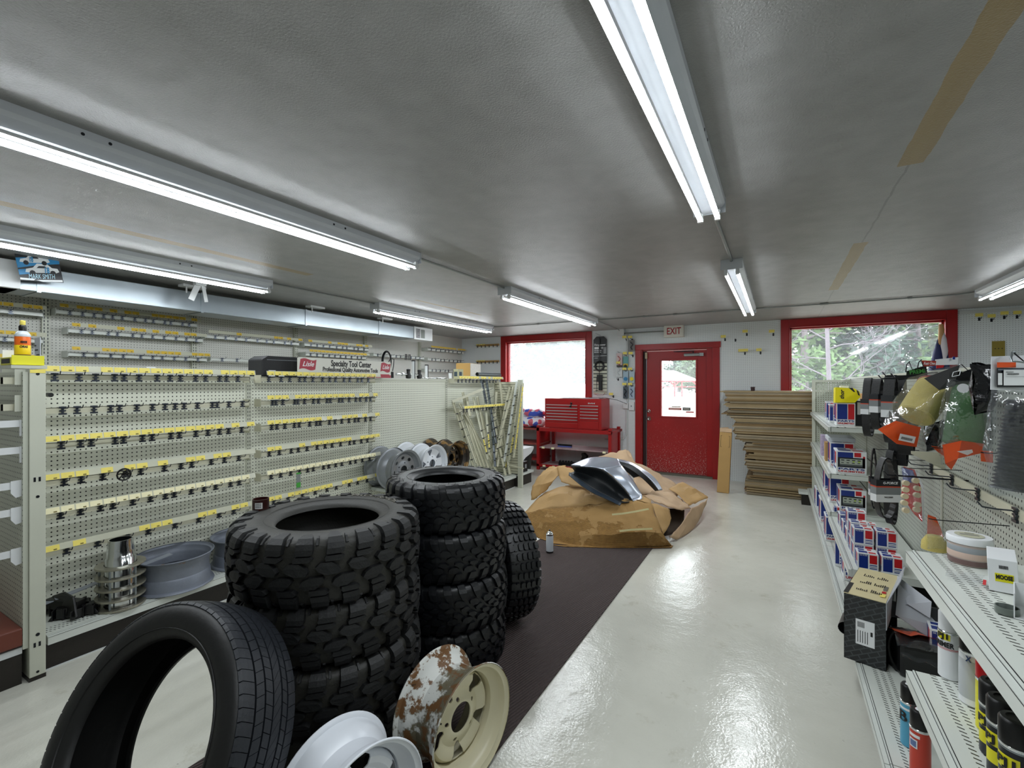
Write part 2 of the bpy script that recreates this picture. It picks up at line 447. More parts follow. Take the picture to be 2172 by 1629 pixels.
def window(n, w, veil, tw=.105):
    x0, x1, z0, z1 = w
    t = bpy.data.objects.new('window_%d' % n, None); COL.objects.link(t); struct(t); t.location = (0, 0, 0)
    mb = MB().use(M_RED)
    y = BW - .022
    mb.b2((x0 - tw, y, z0 - .02), (x0, BW, CEIL - .003)); mb.b2((x1, y, z0 - .02), (x1 + tw, BW, CEIL - .003))
    mb.b2((x0, y, z1), (x1, BW, CEIL - .003)); mb.b2((x0 - tw, y - .02, z0 - .06), (x1 + tw, BW, z0))
    # stepped jamb lining the opening
    for q, (dx, ya, yb) in enumerate(((.012, BW - .03, BW + .05), (.032, BW + .05, BW + .15))):
        mb.b2((x0, ya, z0), (x0 + dx, yb, z1)); mb.b2((x1 - dx, ya, z0), (x1, yb, z1)); mb.b2((x0, ya, z1 - dx), (x1, yb, z1)); mb.b2((x0, ya, z0), (x1, yb, z0 + dx))
    mb.build('window_frame', t, bevel=.003)
    g = MB().use(glass('window_glass_%s' % ('veiled' if veil > .1 else 'clear'), veil, 'f4f8ff')).b2((x0 + .03, BW + .10, z0 + .03), (x1 - .03, BW + .106, z1 - .03)).build('pane', t)  # translucent white share imitates the washed-out glare of the view
window(1, W1, .16); window(2, W2, .03)
# ---------------------------------------------------------------- red exit door
t = bpy.data.objects.new('door_1', None); COL.objects.link(t); struct(t)
x0, x1, z1 = DR[0], DR[1], DR[3]
mb = MB().use(M_RED)
mb.b2((x0 - .095, BW - .022, 0), (x0, BW, z1)); mb.b2((x1, BW - .022, 0), (x1 + .1, BW, z1)); mb.b2((x0 - .095, BW - .026, z1), (x1 + .115, BW, z1 + .09))
mb.b2((x0, BW, 0), (x0 + .018, BW + .16, z1)); mb.b2((x1 - .09, BW + .03, 0), (x1, BW + .16, z1)); mb.b2((x0, BW + .05, z1 - .02), (x1, BW + .16, z1))
mb.build('door_frame', t, bevel=.003)
DY = BW + .06
lx0, lx1 = -1.905, -.965
gx0, gx1, gz0, gz1 = -1.66, -1.13, .945, 1.85
mb = MB().use(M_REDC)
for a, b_ in (((lx0, 0.03), (gx0, 2.01)), ((gx1, .03), (lx1, 2.01)), ((gx0, .03), (gx1, gz0)), ((gx0, gz1), (gx1, 2.01))):
    mb.b2((a[0], DY, a[1]), (b_[0], DY + .045, b_[1]))
lf = mb.build('door_leaf', t)
mb = MB().use(M_REDC)
for a, b_ in (((gx0 - .025, gz0 - .025), (gx0, gz1 + .025)), ((gx1, gz0 - .025), (gx1 + .025, gz1 + .025)), ((gx0, gz0 - .025), (gx1, gz0)), ((gx0, gz1), (gx1, gz1 + .025))):
    mb.b2((a[0], DY - .012, a[1]), (b_[0], DY + .05, b_[1]))
mb.build('glazing_frame', lf, bevel=.003)
MB().use(glass('door_glass', .06, 'fbfcff')).b2((gx0, DY + .02, gz0), (gx1, DY + .025, gz1)).build('pane', lf)
# stickers on the pane
mb = MB().use(mat('red_sticker', 'c03a38', .5)); mb.box((-1.45, DY + .015, 1.065), (.2, .002, .035)); mb.box((-1.22, DY + .015, 1.02), (.12, .002, .02))
mb.use(mat('grey_sticker', '4e5456', .5)); mb.box((-1.27, DY + .015, 1.068), (.12, .002, .05)); mb.use(mat('pale_sticker', 'd9d0c4', .5)); mb.box((-1.43, DY + .0165, 1.1), (.14, .002, .018)); mb.box((-1.27, DY + .0132, 1.068), (.09, .001, .014)); mb.box((-1.45, DY + .0132, 1.065), (.16, .001, .012))
mb.build('sticker', lf)
mb = MB().use(M_CHROME)
for z, r_ in ((1.02, .024), (.895, .03)):
    mb.cyl((-1.862, DY - .008, z), (-1.862, DY, z), r_ * 1.15, 24)
    mb.lathe([(0, -.05), (r_ * .5, -.052), (r_ * .85, -.045), (r_, -.03), (r_ * .75, -.015), (r_ * .4, -.008)], 20, T(-1.862, DY, z) @ RX(-PI / 2))
mb.build('door_handle', lf)['label'] = 'chrome knob and deadbolt'
mb = MB().use(mat('closer_grey', '9aa0a0', .4, .3)); mb.cyl((-1.30, DY - .035, 1.935), (-1.07, DY - .035, 1.935), .022, 16); mb.box((-1.04, DY - .03, 1.935), (.06, .04, .05)); mb.box((-1.19, DY - .012, 1.935), (.22, .02, .045))
mb.use(M_DARKST); mb.bar((-1.16, DY - .05, 1.965), (-1.16, DY - .06, 1.985), .02, .02); mb.bar((-1.16, DY - .05, 1.985), (-1.46, DY - .03, 1.99), .02, .006); mb.bar((-1.46, DY - .03, 1.993), (-1.14, DY, 2.005), .018, .006)
mb.build('door_closer', lf)
mb = MB().use(mat('dark_weatherstrip', '2a0d0e', .6)); mb.b2((x0 + .018, BW + .055, 0), (lx0 + .004, BW + .09, z1 - .02)); mb.build('weather_strip', t)
mb = MB().use(mat('yellowed_plastic', 'b9a98a', .5)); mb.box((-1.897, DY - .03, 1.94), (.03, .05, .1)); mb.use(M_STEEL); mb.tube([(-1.9, DY - .01, .1), (-1.9, DY - .01, 1.9)], .006); mb.build('door_channel', t)
struct(MB().use(mat('threshold_metal', '6f6f64', .5, .5)).b2((x0, BW - .03, 0), (x1, BW + .16, .028)).build('trim_3'))
# exit sign
t = thing('exit_sign', 'white exit sign with red letters on the pegboard above the red door', 'sign', (-1.44, BW, 2.31))
mb = MB().use(mat('sign_white', 'd9d6cc', .4)); mb.box((0, -.05, 0), (.30, .10, .185)); mb.box((-.0, -.10, 0), (.285, .006, .17)); mb.build('sign_box', t, bevel=.006)
text('EXIT', .15, mat('exit_red', 'a5202a', .5), frame((0.005, -.104, -.002), (1, 0, 0), (0, 0, 1)), t, width=.215, off=.002)
# ---------------------------------------------------------------- fluorescent strip lights
def emis(name, col, st):
    m = bpy.data.materials.new(name); m.use_nodes = True; nt = m.node_tree; nt.nodes.clear()
    e = nt.nodes.new('ShaderNodeEmission'); o_ = nt.nodes.new('ShaderNodeOutputMaterial'); e.inputs[0].default_value = rgb(col) if isinstance(col, str) else col + (1,); e.inputs[1].default_value = st
    nt.links.new(e.outputs[0], o_.inputs[0]); return m
M_TUBE = emis('lit_tube', (.90, .96, 1.0), TUBE_POWER)
M_TIN = mat('fixture_white_enamel', 'c8ccd2', .35, var=.05)
def strip_light(x, y, label):
    t = thing('strip_light', label, 'ceiling light', (x, y, CEIL), 0, 'fluorescent strip lights')
    L_ = 2.44
    mb = MB().use(M_TIN)
    prof = [(-.072, 0), (-.072, -.03), (-.062, -.045), (-.03, -.072), (.03, -.072), (.062, -.045), (.072, -.03), (.072, 0)]
    mb.prism([(a, 0, b) for a, b in prof], (0, 1, 0), L_)
    mb.box((0, -.0015, -.036), (.15, .004, .078)); mb.box((0, L_ + .0015, -.036), (.15, .004, .078))
    mb.build('housing', t)
    for s in (-1, 1):
        mb = MB().use(M_TUBE); rr = .0128                       # lit lens on the underside, opaque back above
        for lit, a0, a1 in ((1, PI + .35, 2 * PI - .35), (0, -.35, PI + .35)):
            mb.use(M_TUBE if lit else M_WHITE); n_ = 8; vs = []; fs = []
            for k in range(n_ + 1):
                a = a0 + (a1 - a0) * k / n_
                for yy in (.035, L_ - .035): vs.append((s * .040 + rr * math.cos(a), yy, -.098 + rr * math.sin(a)))
            fs = [(2 * k, 2 * k + 1, 2 * k + 3, 2 * k + 2) for k in range(n_)]
            mb.raw(vs, fs, True)
        mb.build('tube', t)
    mb = MB().use(M_WHITE)
    for yy in (.018, L_ - .018):
        for s in (-1, 1): mb.cut().box((s * .040, yy, -.089), (.024, .02, .05)); mb.cyl((s * .040, yy - .017, -.098), (s * .040, yy + .017, -.098), .0135, 12)
    mb.each('lamp_holder', t)
    mb = MB().use(M_DARKST)
    for yy in (.6, 1.7): mb.cut().cyl((.0715, yy, -.018), (.0735, yy, -.018), .006, 8); mb.cut().cyl((.0715, yy + .08, -.018), (.0735, yy + .08, -.018), .006, 8)
    mb.each('knockout', t)
    return t
YN, YF = .08, 3.80
strip_light(-.30, YN, 'long strip light over the aisle, nearer of the two in line with the exit')
strip_light(-.30, YF, 'small-looking strip light over the aisle nearest the red door')
strip_light(-2.27, YN, 'long twin-tube strip light left of the aisle, big across the upper left ceiling')
strip_light(-2.27, YF, 'twin-tube strip light pointing at the left window, beyond the big left one')
strip_light(-4.0, YN, 'twin-tube strip light beside the metal duct, passing the racing flyer')
strip_light(-4.0, YF, 'twin-tube strip light near the far end of the metal duct')
strip_light(1.76, YF, 'twin-tube strip light over the right shelving, cut by the right edge')
strip_light(1.76, YN, 'twin-tube strip light over the near right shelving')

# ---------------------------------------------------------------- conduits
M_COND = mat('conduit_steel', '8e9290', .4, .7)
zc = CEIL - .012
def conduit(pts, label, r=.008, m=None, coup=()):
    mb = MB().use(m or M_COND); mb.tube(pts, r, 8)
    for c in coup: mb.tube([Vector(c[0]) , Vector(c[1])], r * 1.6, 8)
    return tag(mb.build('conduit'), label, 'conduit')
conduit([(-.30, 2.56, zc), (-.30, 3.79, zc)], 'thin metal conduit joining the two aisle strip lights', .010)
conduit([(-2.27, 2.56, zc), (-2.27, 3.79, zc)], 'thin metal conduit joining the two strip lights left of the aisle')
conduit([(-4.0, 2.56, zc), (-4.0, 3.79, zc)], 'thin metal conduit joining the two strip lights by the duct')
conduit([(-4.0, 6.26, zc), (-3.9, 6.33, zc), (-2.4, 6.33, zc), (-2.27, 6.28, zc), (-2.1, 6.36, zc), (-.3, 6.36, zc), (1.6, 6.40, zc), (1.76, 6.26, zc)], 'long thin conduit crossing the ceiling in front of the back wall',
        coup=[((-1.2, 6.36, zc), (-1.15, 6.36, zc)), ((.42, 6.376, zc), (.5, 6.377, zc)), ((1.2, 6.39, zc), (1.24, 6.39, zc)), ((-3.2, 6.33, zc), (-3.16, 6.33, zc)), ((-1.6, 6.36, zc), (-1.57, 6.36, zc))])
conduit([(-2.27, 6.26, zc), (-2.3, 7.0, zc), (-2.33, 7.66, zc), (-2.33, 7.70, CEIL - .03)], 'thin cable from the strip light to the junction box left of the door', .005)
t = thing('junction_box', 'white junction box high on the pegboard left of the exit sign', 'junction box', (-2.31, BW, 2.345))
MB().use(M_WHITE).box((0, -.03, 0), (.12, .06, .11)).build('box', t, bevel=.004)
MB().use(M_DARKST).box((.065, -.03, -.02), (.02, .02, .02)).build('connector', t)
conduit([(-2.24, BW - .03, 2.325), (-1.60, BW - .03, 2.325)], 'grey conduit running from the junction box to the exit sign', .011)
conduit([(-2.20, BW - .02, 2.30), (-2.20, BW - .02, 1.17)], 'white conduit running down the wall left of the door', .012, M_TRIMW)
conduit([(-2.215, BW - .02, 1.03), (-2.215, BW - .02, .72), (-2.22, BW - .02, .62), (-2.27, BW - .02, .54), (-2.34, BW - .02, .52), (-2.6, BW - .02, .52)], 'white conduit bending towards the red rack below the light switch', .012, M_TRIMW)
t = thing('light_switch', 'white switch box beside the door at the end of the vertical conduit', 'light switch', (-2.13, BW, 1.10))
mb = MB().use(M_WHITE); mb.box((0, -.02, 0), (.09, .04, .14)); mb.box((-.10, -.02, 0), (.09, .04, .09)); mb.build('switch_box', t, bevel=.004)
MB().use(mat('switch_toggle', '777a7c', .4)).box((0, -.046, 0), (.01, .014, .024)).build('toggle', t)

# ---------------------------------------------------------------- metal heating duct
t = thing('heating_duct', 'long galvanised metal duct hung below the ceiling over the left wall', 'duct', (-5.0, 1.2, 2.2))
mb = MB().use(M_STEEL)
dx0, dx1, dz0, dz1 = -5.18 + 5.0, -4.85 + 5.0, 2.168 - 2.2, 2.352 - 2.2
for i, (a, b_) in enumerate(((-2.2, -1.06), (-1.06, .045), (.045, 1.19), (1.19, 2.33), (2.33, 3.49), (3.49, 4.2))):
    mb.cut().b2((dx0, a + .003, dz0), (dx1, b_ - .003, dz1))
mb.each('duct_section', t, bevel=.004)
mb = MB().use(M_STEEL)
for s in (.045, 1.19, 2.33, 3.49): mb.cut().b2((dx0 - .006, s - .012, dz0 - .006), (dx1 + .006, s + .012, dz1 + .004))
mb.each('seam_flange', t)
mb = MB().use(M_WHITE); mb.cut().b2((dx0 - .01, 4.2, dz0 - .008), (dx1 + .012, 4.63, dz1 + .004))
mb.cut().b2((dx0 - .01, -.26, dz0 - .0), (dx1 + .035, -.06, dz1 + .02)); mb.each('outlet_box', t, bevel=.003)
mb = MB().use(M_DARKST).cut()
for k in range(9): mb.b2((dx1 + .012, 4.24, dz0 + .02 + k * .016), (dx1 + .016, 4.33, dz0 + .029 + k * .016))
mb.use(mat('vent_grey', '7b807c', .5)).b2((dx1 + .012, 4.35, dz0 + .02), (dx1 + .015, 4.44, dz1 - .03)); mb.use(M_DARKST).cut()
for k in range(4): mb.b2((dx1 + .035, -.24 + k * .02, dz0 + .03), (dx1 + .037, -.232 + k * .02, dz1 - .03))
mb.each('vent_grille', t)
for i, (y, l) in enumerate(((2.28, 'near the hanging white clip'), (3.62, 'above the middle of the duct'), (4.75, 'near the far end of the duct'))):
    h = thing('duct_hanger', 'white plastic ceiling plate with a short drop rod ' + l, 'hanger', (-4.80, y, CEIL))
    MB().use(M_WHITE).box((0, 0, -.012), (.10, .2, .024)).build('plate', h, bevel=.004)
    MB().use(M_WHITE).box((.02, -.06, -.05), (.006, .012, .06)).build('rod', h)
# hanging V-shaped white sign clip
t = thing('sign_clip', 'white plastic inverted V clip hanging from the ceiling before the duct', 'clip', W(424, 600, X=-4.6) )
mb = MB().use(M_WHITE)
mb.box((0, 0, .02), (.03, .10, .01))
mb.bar((0, .0, .02), (0, -.075, -.17), .05, .006, (1, 0, 0)); mb.bar((0, .02, .02), (0, .055, -.17), .03, .006, (1, 0, 0)); mb.box((0, .0, -.005), (.05, .09, .05))
mb.build('clip_body', t)
MB().use(M_WHITE).b2((-.003, -.003, .02), (.003, .003, CEIL - W(424, 600, X=-4.6).z)).build('hanging_rod', t)

# racing flyer hanging from the ceiling
A = W(30, 536, X=-4.72); B = W(122, 541, X=-4.72); Cc = W(33, 594, X=-4.72)
t = thing('racing_flyer', 'blue and black flyer with two white stock cars hanging under the ceiling at far left', 'flyer', A)
ux = (B - A); wx = ux.length; Mf = frame((0, 0, 0), ux, A - Cc); hh = (A - Cc).length
def fl(mb, pts, lift): mb.prism([Mf @ Vector((a * wx, -b * hh, lift)) for a, b in pts], Mf.to_3x3() @ Vector((0, 0, 1)), .0008)
mb = MB().use(mat('flyer_dark', '10151c', .3)); fl(mb, [(0, 0), (1, 0), (1, 1.08), (0, 1)], -.001)
mb.use(mat('flyer_blue', '2c86bd', .3)); fl(mb, [(0, .18), (.55, .12), (1, .2), (1, .36), (.5, .42), (0, .55)], 0); fl(mb, [(0, .6), (.4, .55), (.3, .75), (0, .8)], 0)
mb.use(mat('flyer_white', 'e4e8ea', .3))
def car(x, y, s, f):
    P = [(-.5, .05), (-.46, -.08), (-.3, -.1), (-.18, -.24), (.12, -.26), (.26, -.1), (.46, -.05), (.5, .08), (.3, .1), (-.4, .1)]
    mb.use(MATS['flyer_white']); fl(mb, [(x + f * a * s, y + b * s * 1.2) for a, b in P], .001)
    mb.use(MATS['flyer_dark'])
    for wx_ in (-.3, .3): fl(mb, [(x + f * (wx_ + .09 * math.cos(k * PI / 4)) * s, y + (.09 + .09 * math.sin(k * PI / 4)) * s * 1.4) for k in range(8)], .002)
    fl(mb, [(x + f * -.15 * s, y - .1 * s), (x + f * -.1 * s, y - .2 * s), (x + f * .08 * s, y - .2 * s), (x + f * .16 * s, y - .1 * s)], .002)
car(.42, .26, .7, -1); car(.55, .62, .8, -1)
mb.use(MATS['flyer_white']); fl(mb, [(.0, .9), (.35, .94), (.3, 1.0), (.0, .97)], .001); fl(mb, [(.35, .98), (.98, .97), (.98, 1.05), (.5, 1.05)], .001)
mb.build('flyer_sheet', t)
text('MARK SMITH', .05, mat('flyer_text_blue', 'bfe6f5', .4), Mf @ T(wx * .5, -hh * .86, .004), t, width=wx * .62, shear=.2)
text('18', .06, mat('flyer_number_blue', '2f8fc4', .4), Mf @ T(wx * .64, -hh * .63, .005), t, width=wx * .12, shear=.2, off=.002)
text('18', .05, MATS['flyer_number_blue'], Mf @ T(wx * .33, -hh * .24, .005), t, width=wx * .09, shear=.2, off=.002)
# ---------------------------------------------------------------- left shelving rack
def TW(t): return MB().at(T(-t.location.x, -t.location.y, -t.location.z))
SEAM = [.86, 2.11, 3.36, 4.60, 5.74]
PX = -3.60
g = thing('pegboard_shelving', 'long cream pegboard shelving rack with rows of price rails along the left of the room', 'shelving', (-3.5, 3.3, 0))
for i in range(4):
    TW(g).use(M_PEGG).b2((PX - .02, SEAM[i] + .004, .16), (PX, SEAM[i + 1] - .004, 1.525)).build('back_panel', g)
for i, y in enumerate(SEAM):
    mb = TW(g).use(M_CREAM); mb.b2((PX - .03, y - .02, 0), (PX + .006, y + .02, 1.53))
    mb.use(M_DARKST)
    for k in range(46):
        for s in (-.008, .008): mb.b2((PX + .006, y + s - .002, .2 + k * .029), (PX + .0068, y + s + .002, .216 + k * .029))
    mb.build('upright', g)
M_DECKP = None
def slotted(name, col='ced2cb'):
    """pale deck with three rows of short slots near its front edge, x is the depth axis"""
    m, nt, b = NT(name); N, L = nt.nodes, nt.links
    tc = N.new('ShaderNodeTexCoord'); sp = N.new('ShaderNodeSeparateXYZ'); L.new(tc.outputs['Object'], sp.inputs[0])
    x, y = sp.outputs[0], sp.outputs[1]
    fx = math_node(nt, 'FRACT', math_node(nt, 'ADD', math_node(nt, 'DIVIDE', x, .025), 100.0))
    sk = math_node(nt, 'ADD', y, math_node(nt, 'MULTIPLY', x, .35))
    fy = math_node(nt, 'FRACT', math_node(nt, 'ADD', math_node(nt, 'DIVIDE', sk, .0165), 100.0))
    m1 = math_node(nt, 'MULTIPLY', math_node(nt, 'GREATER_THAN', fx, .25), math_node(nt, 'LESS_THAN', fx, .8))
    m2 = math_node(nt, 'LESS_THAN', fy, .3)
    k = math_node(nt, 'MULTIPLY', m1, m2)
    k = math_node(nt, 'MULTIPLY', k, math_node(nt, 'MULTIPLY', math_node(nt, 'GREATER_THAN', x, 0.0), math_node(nt, 'LESS_THAN', x, .075)))
    mx = N.new('ShaderNodeMix'); mx.data_type = 'RGBA'; L.new(k, mx.inputs['Factor']); mx.inputs['A'].default_value = rgb(col); mx.inputs['B'].default_value = rgb('23231d')
    L.new(mx.outputs['Result'], b.inputs['Base Color']); b.inputs['Roughness'].default_value = .3
    return m
M_SLOT = slotted('slotted_deck')
def slot_shelf(t, y0, y1, xf, xb, z, th=.03, name='shelf', lip=.012, sgn=1, lipm=None):
    """shelf whose slot rows start just behind the front edge xf; xb is the rear edge"""
    mb = MB().use(M_SLOT)
    mb.M = Matrix.Identity(4)
    d = xb - xf; s = 1 if d > 0 else -1
    mb.b2((-.03, y0, -.006), (abs(d) - .03, y1, 0)); mb.use(lipm or M_SHELF)
    mb.b2((-.034, y0, -th - .002), (-.03, y1, .001)); mb.b2((-.05, y0, -th), (-.034, y1, -.004)); mb.use(M_DARKST).b2((-.0355, y0, -.0065), (-.0338, y1, -.0036)); mb.b2((-.0295, y0, -.001), (-.0275, y1, .0006)); mb.b2((-.0508, y0, -.0075), (-.0498, y1, -.0062)); mb.use(lipm or M_SHELF); mb.b2((abs(d) - .034, y0, -th), (abs(d) - .03, y1, .0))
    mb.b2((-.034, y0, -th), (abs(d) - .03, y0 + .003, -.004)); mb.b2((-.034, y1 - .003, -th), (abs(d) - .03, y1, -.004))
    o_ = mb.build(name, t)
    o_.location = (xf + s * .03 - t.location.x, -t.location.y if s > 0 else -t.location.y, z - t.location.z)
    if s < 0: o_.scale = (-1, 1, 1); o_.data.flip_normals()
    return o_
for i in range(4):
    dk = slot_shelf(g, SEAM[i] + .003, SEAM[i + 1] - .003, -3.25, PX, .18, .045, 'deck')
mb = TW(g).use(M_KICK); mb.b2((-3.27, .86, 0), (-3.255, 5.72, .135)); mb.use(M_TRIMW).b2((-3.255, .86, 0), (-3.25, 5.72, .006)); mb.build('kickplate', g)
mb = TW(g).use(M_YEL)
for px in (137, 247, 276, 443): 
    y = W(px, 1300, X=-3.25).y; mb.cut().b2((-3.252, y, .140), (-3.2485, y + .06, .172))
mb.each('price_label', g)
mb = TW(g).use(M_CREAM); mb.b2((PX + .006, .86, 1.5), (PX - .36, 5.74, 1.53)); mb.build('top_shelf', g, bevel=.003)
# near end frame
mb = TW(g).use(M_CREAM); mb.b2((-3.62, .785, .02), (-3.19, .845, 1.565)); e_ = mb.build('end_frame', g, bevel=.003)
mb = TW(g).use(M_DARKST)
for z, r_ in ((1.54, .007), (.93, .007), (.245, .008), (.06, .006)):
    mb.cut().cyl((-3.1905, .815, z - .02), (-3.1885, .815, z - .02), r_, 10)
for z in (.985, .165):
    for s in (-.012, .006): mb.cut().b2((-3.1905, .812 + s, z), (-3.1885, .820 + s, z + .022))
mb.each('bolt_hole', e_); TW(g).use(M_KICK).b2((-3.62, .784, 0), (-3.192, .846, .02)).build('foot', e_)
TW(g).use(M_YEL).b2((-3.19, .787, 1.525), (-3.188, .843, 1.55)).build('price_label', e_)
# slatted far end panel and post
mb = TW(g).use(mat('slat_gap', '20221f', .7)).b2((-3.6, 5.745, .18), (-3.2, 5.75, 1.5)); mb.use(M_CREAM2)
for k in range(35): mb.b2((-3.6, 5.735, .19 + k * .0375), (-3.2, 5.745, .222 + k * .0375))
mb.build('slat_panel', g)
TW(g).use(M_CREAM).b2((-3.2, 5.72, 0), (-3.13, 5.76, 1.53)).build('end_post', g, bevel=.003)
# bay three raised shelf
slot_shelf(g, SEAM[2] + .003, SEAM[3] - .003, -3.27, PX, .42, .03, 'shelf')

# ---- near end cap facing the camera side
ec = thing('end_cap_rack', 'cream pegboard end section with empty shelf arms and a brown deck at the left edge', 'shelving', (-3.6, .6, 0))
TW(ec).use(M_PEGE).b2((-4.35, .765, .17), (-3.2, .784, 1.53)).build('end_panel', ec)
TW(ec).use(mat('brown_deck', '6a3527', .45, var=.1)).b2((-4.35, .2, .19), (-3.2, .765, .277)).build('deck', ec, bevel=.006)
mb = TW(ec).use(M_KICK).b2((-4.35, .2, 0), (-3.215, .765, .15)); mb.use(M_TRIMW).b2((-4.35, .2, .15), (-3.21, .765, .18)); mb.build('kickplate', ec)
for i, z in enumerate((1.516, 1.385, 1.275, 1.144, .97, .84, .64)):
    mb = TW(ec).use(M_CREAM if i < 2 else M_WHITE)
    if i < 2: mb.b2((-3.225, .742, z - .05), (-3.222, .78, z + .03))
    elif i < 4: mb.b2((-3.226, .3, z - .015), (-3.222, .78, z + .018)); mb.b2((-3.222, .758, z - .06), (-3.218, .782, z + .02))
    else:
        mb.b2((-3.226, .3, z - .012), (-3.222, .78, z + .022))
        mb.prism([(-3.221, .784, z + .03), (-3.221, .728, z + .028), (-3.221, .728, z - .03), (-3.221, .745, z - .055), (-3.221, .784, z - .045)], (1, 0, 0), .003)
    mb.build('shelf_arm', ec)
# ---------------------------------------------------------------- hook
hk = thing('display_hook', 'x', 'hook')
mb = MB().use(M_ZINC)
mb.box((.004, 0, .0), (.006, .010, .040)); mb.box((.005, 0, .016), (.006, .030, .007)); mb.box((.005, 0, -.002), (.006, .026, .006)); mb.box((.005, 0, -.019), (.006, .032, .009))
mb.build('clip', hk)
MB().use(M_ZINC).tube([(.006, 0, .006), (.012, 0, .010), (.045, 0, .010), (.075, 0, .013), (.086, 0, .028)], .0024, 5).build('wire', hk)
HOOK0 = [False]
NHOOK = 0
def hook(x, y, z, label, group, rz=0, sc=1.0):
    global NHOOK
    M = T(x, y, z) @ RZ(rz) @ Matrix.Scale(sc, 4)
    if not HOOK0[0]:
        HOOK0[0] = True; hk.matrix_world = M; hk['label'] = label; hk['group'] = group
    else: dup(hk, M, label, group)
    NHOOK += 1
ORD = 'first second third fourth fifth sixth seventh eighth ninth tenth eleventh twelfth thirteenth fourteenth fifteenth sixteenth seventeenth eighteenth'.split()
LBL = {}
def label_mesh(w):
    k = round(w, 3)
    if k not in LBL:
        mb = MB().use(M_YEL).box((0, 0, 0), (.0015, w, .026)); mb.use(mat('price_print', '4a431c', .6)).box((.001, w * .22, -.004), (.0008, w * .2, .005)); mb.use(M_YELP).box((.0009, 0, .009), (.0004, w, .006))
        LBL[k] = mb
    return LBL[k]
def crossbar(x, z, y0, y1, name, where, labels, hooks, tone=None, strip=True, barz=-.045, barx=-.08, arm=.085, sc=1.0, barm=None):
    """hook rail running along Y on a rack that faces +X"""
    t = thing('hook_rail', name, 'rail', (x, (y0 + y1) / 2, z))
    mb = TW(t).use(barm or M_CREAM2); mb.b2((x + barx - .006, y0, z + barz - .017), (x + barx, y1, z + barz + .015)); mb.b2((x + barx - .02, y0, z + barz + .012), (x + barx, y1, z + barz + .016))
    for yy in (y0, y1): mb.b2((x + barx - arm, yy - .002, z + barz - .03), (x + barx, yy + .002, z + barz + .03))
    mb.build('bar', t)
    if strip:
        s_ = TW(t).use(M_CLEAR)
        s_.prism([(x, y0, z - .017), (x - .008, y0, z + .017), (x - .0095, y0, z + .017), (x - .0015, y0, z - .017)], (0, 1, 0), y1 - y0)
        s_ = s_.build('label_strip', t)
        for yy, w in labels:
            m_ = tone or M_YEL
            mb = TW(t).use(m_)
            mb.prism([(x + .0012, yy, z - .0155), (x - .0062, yy, z + .0135), (x - .0072, yy, z + .0135), (x + .0002, yy, z - .0155)], (0, 1, 0), w)
            mb.use(mat('price_print', '6b5f22', .6)); mb.prism([(x + .0012, yy + w * .55, z - .012), (x - .0002, yy + w * .55, z - .006), (x - .0008, yy + w * .55, z - .006), (x + .0006, yy + w * .55, z - .012)], (0, 1, 0), w * .25)
            adopt(mb.build('price_label', None), s_)
    for q, yy in enumerate(hooks): hook(x + barx, yy, z + barz, '%s dark hook from the left on the %s' % (ORD[q], where), 'hooks on the ' + where, sc=sc)
    return t
def spread(y0, y1, n, jit=.02, seed=0):
    r = random.Random(seed); return [y0 + .04 + (y1 - y0 - .08) * (i + .5) / n + r.uniform(-jit, jit) for i in range(n)]
def labs(y0, y1, dens, w=.062, seed=0):
    r = random.Random(seed); out = []; y = y0 + .005
    while y < y1 - w:
        if r.random() < dens: out.append((y, w - .006)); y += w
        else: y += w * .8
    return out
b1 = (.90, 2.06); b2_ = (2.15, 3.33)
SX = -3.42
rows = [('topmost', 1.555, .85, .95, 14, 14), ('second', 1.367, 0, .93, 15, 17), ('third', 1.172, .85, .7, 14, 16), ('fourth', .965, .62, .75, 11, 13), ('fifth', .781, .97, .95, 13, 14), ('lowest', .576, .45, .55, 8, 9)]
for i, (nm, z, d1, d2, h1, h2) in enumerate(rows):
    for (y0, y1), dn, nh, bay in ((b1, d1, h1, 'nearest left bay'), (b2_, d2, h2, 'second left bay')):
        if i == 5 and bay[0] == 'n': y1 = 2.06
        crossbar(SX, z, y0, y1, '%s rail, %s in the %s' % ('yellow labelled' if dn else 'bare unlabelled', nm, bay), '%s rail in the %s' % (nm, bay),
                 labs(y0, y1, dn, seed=i * 7 + nh), spread(y0, y1, nh, .022, i * 5 + nh), strip=dn > 0, tone=(M_YELP if i == 4 else M_YEL), sc=1.08)
crossbar(SX, 1.555, 4.64, 5.70, 'price rail topmost in the far bay of the left rack above the leaning strips', 'topmost rail of the far left bay', labs(4.64, 5.7, .8, seed=3), spread(4.64, 5.7, 12, .01, 4))
crossbar(SX + .06, 1.18, 4.66, 5.66, 'yellow labelled price rail crossing in front of the leaning strips', 'yellow labelled rail among the leaning strips', labs(4.66, 5.66, 1, seed=3), spread(4.66, 5.66, 12, .01, 5))
# end cap rails across, facing the camera side
for k, z in enumerate((1.49, 1.36)):
    t = thing('hook_rail', 'rail packed with hooks on the end section at the left edge, %s of two' % ('upper', 'lower')[k], 'rail', (-3.8, .70, z))
    TW(t).use(M_CREAM2).b2((-4.3, .70, z - .02), (-3.24, .707, z + .012)).b2((-4.3, .70, z - .02), (-4.296, .765, z + .012)).b2((-3.244, .70, z - .02), (-3.24, .765, z + .012)).build('bar', t)
    for q in range(14): hook(-4.0 + q * .052, .70, z, '%s dark hook from the left, %s rail of the left edge end section' % (ORD[q], ('upper', 'lower')[k]), 'hooks on the %s end section rail' % ('upper', 'lower')[k], rz=-PI / 2, sc=.8)

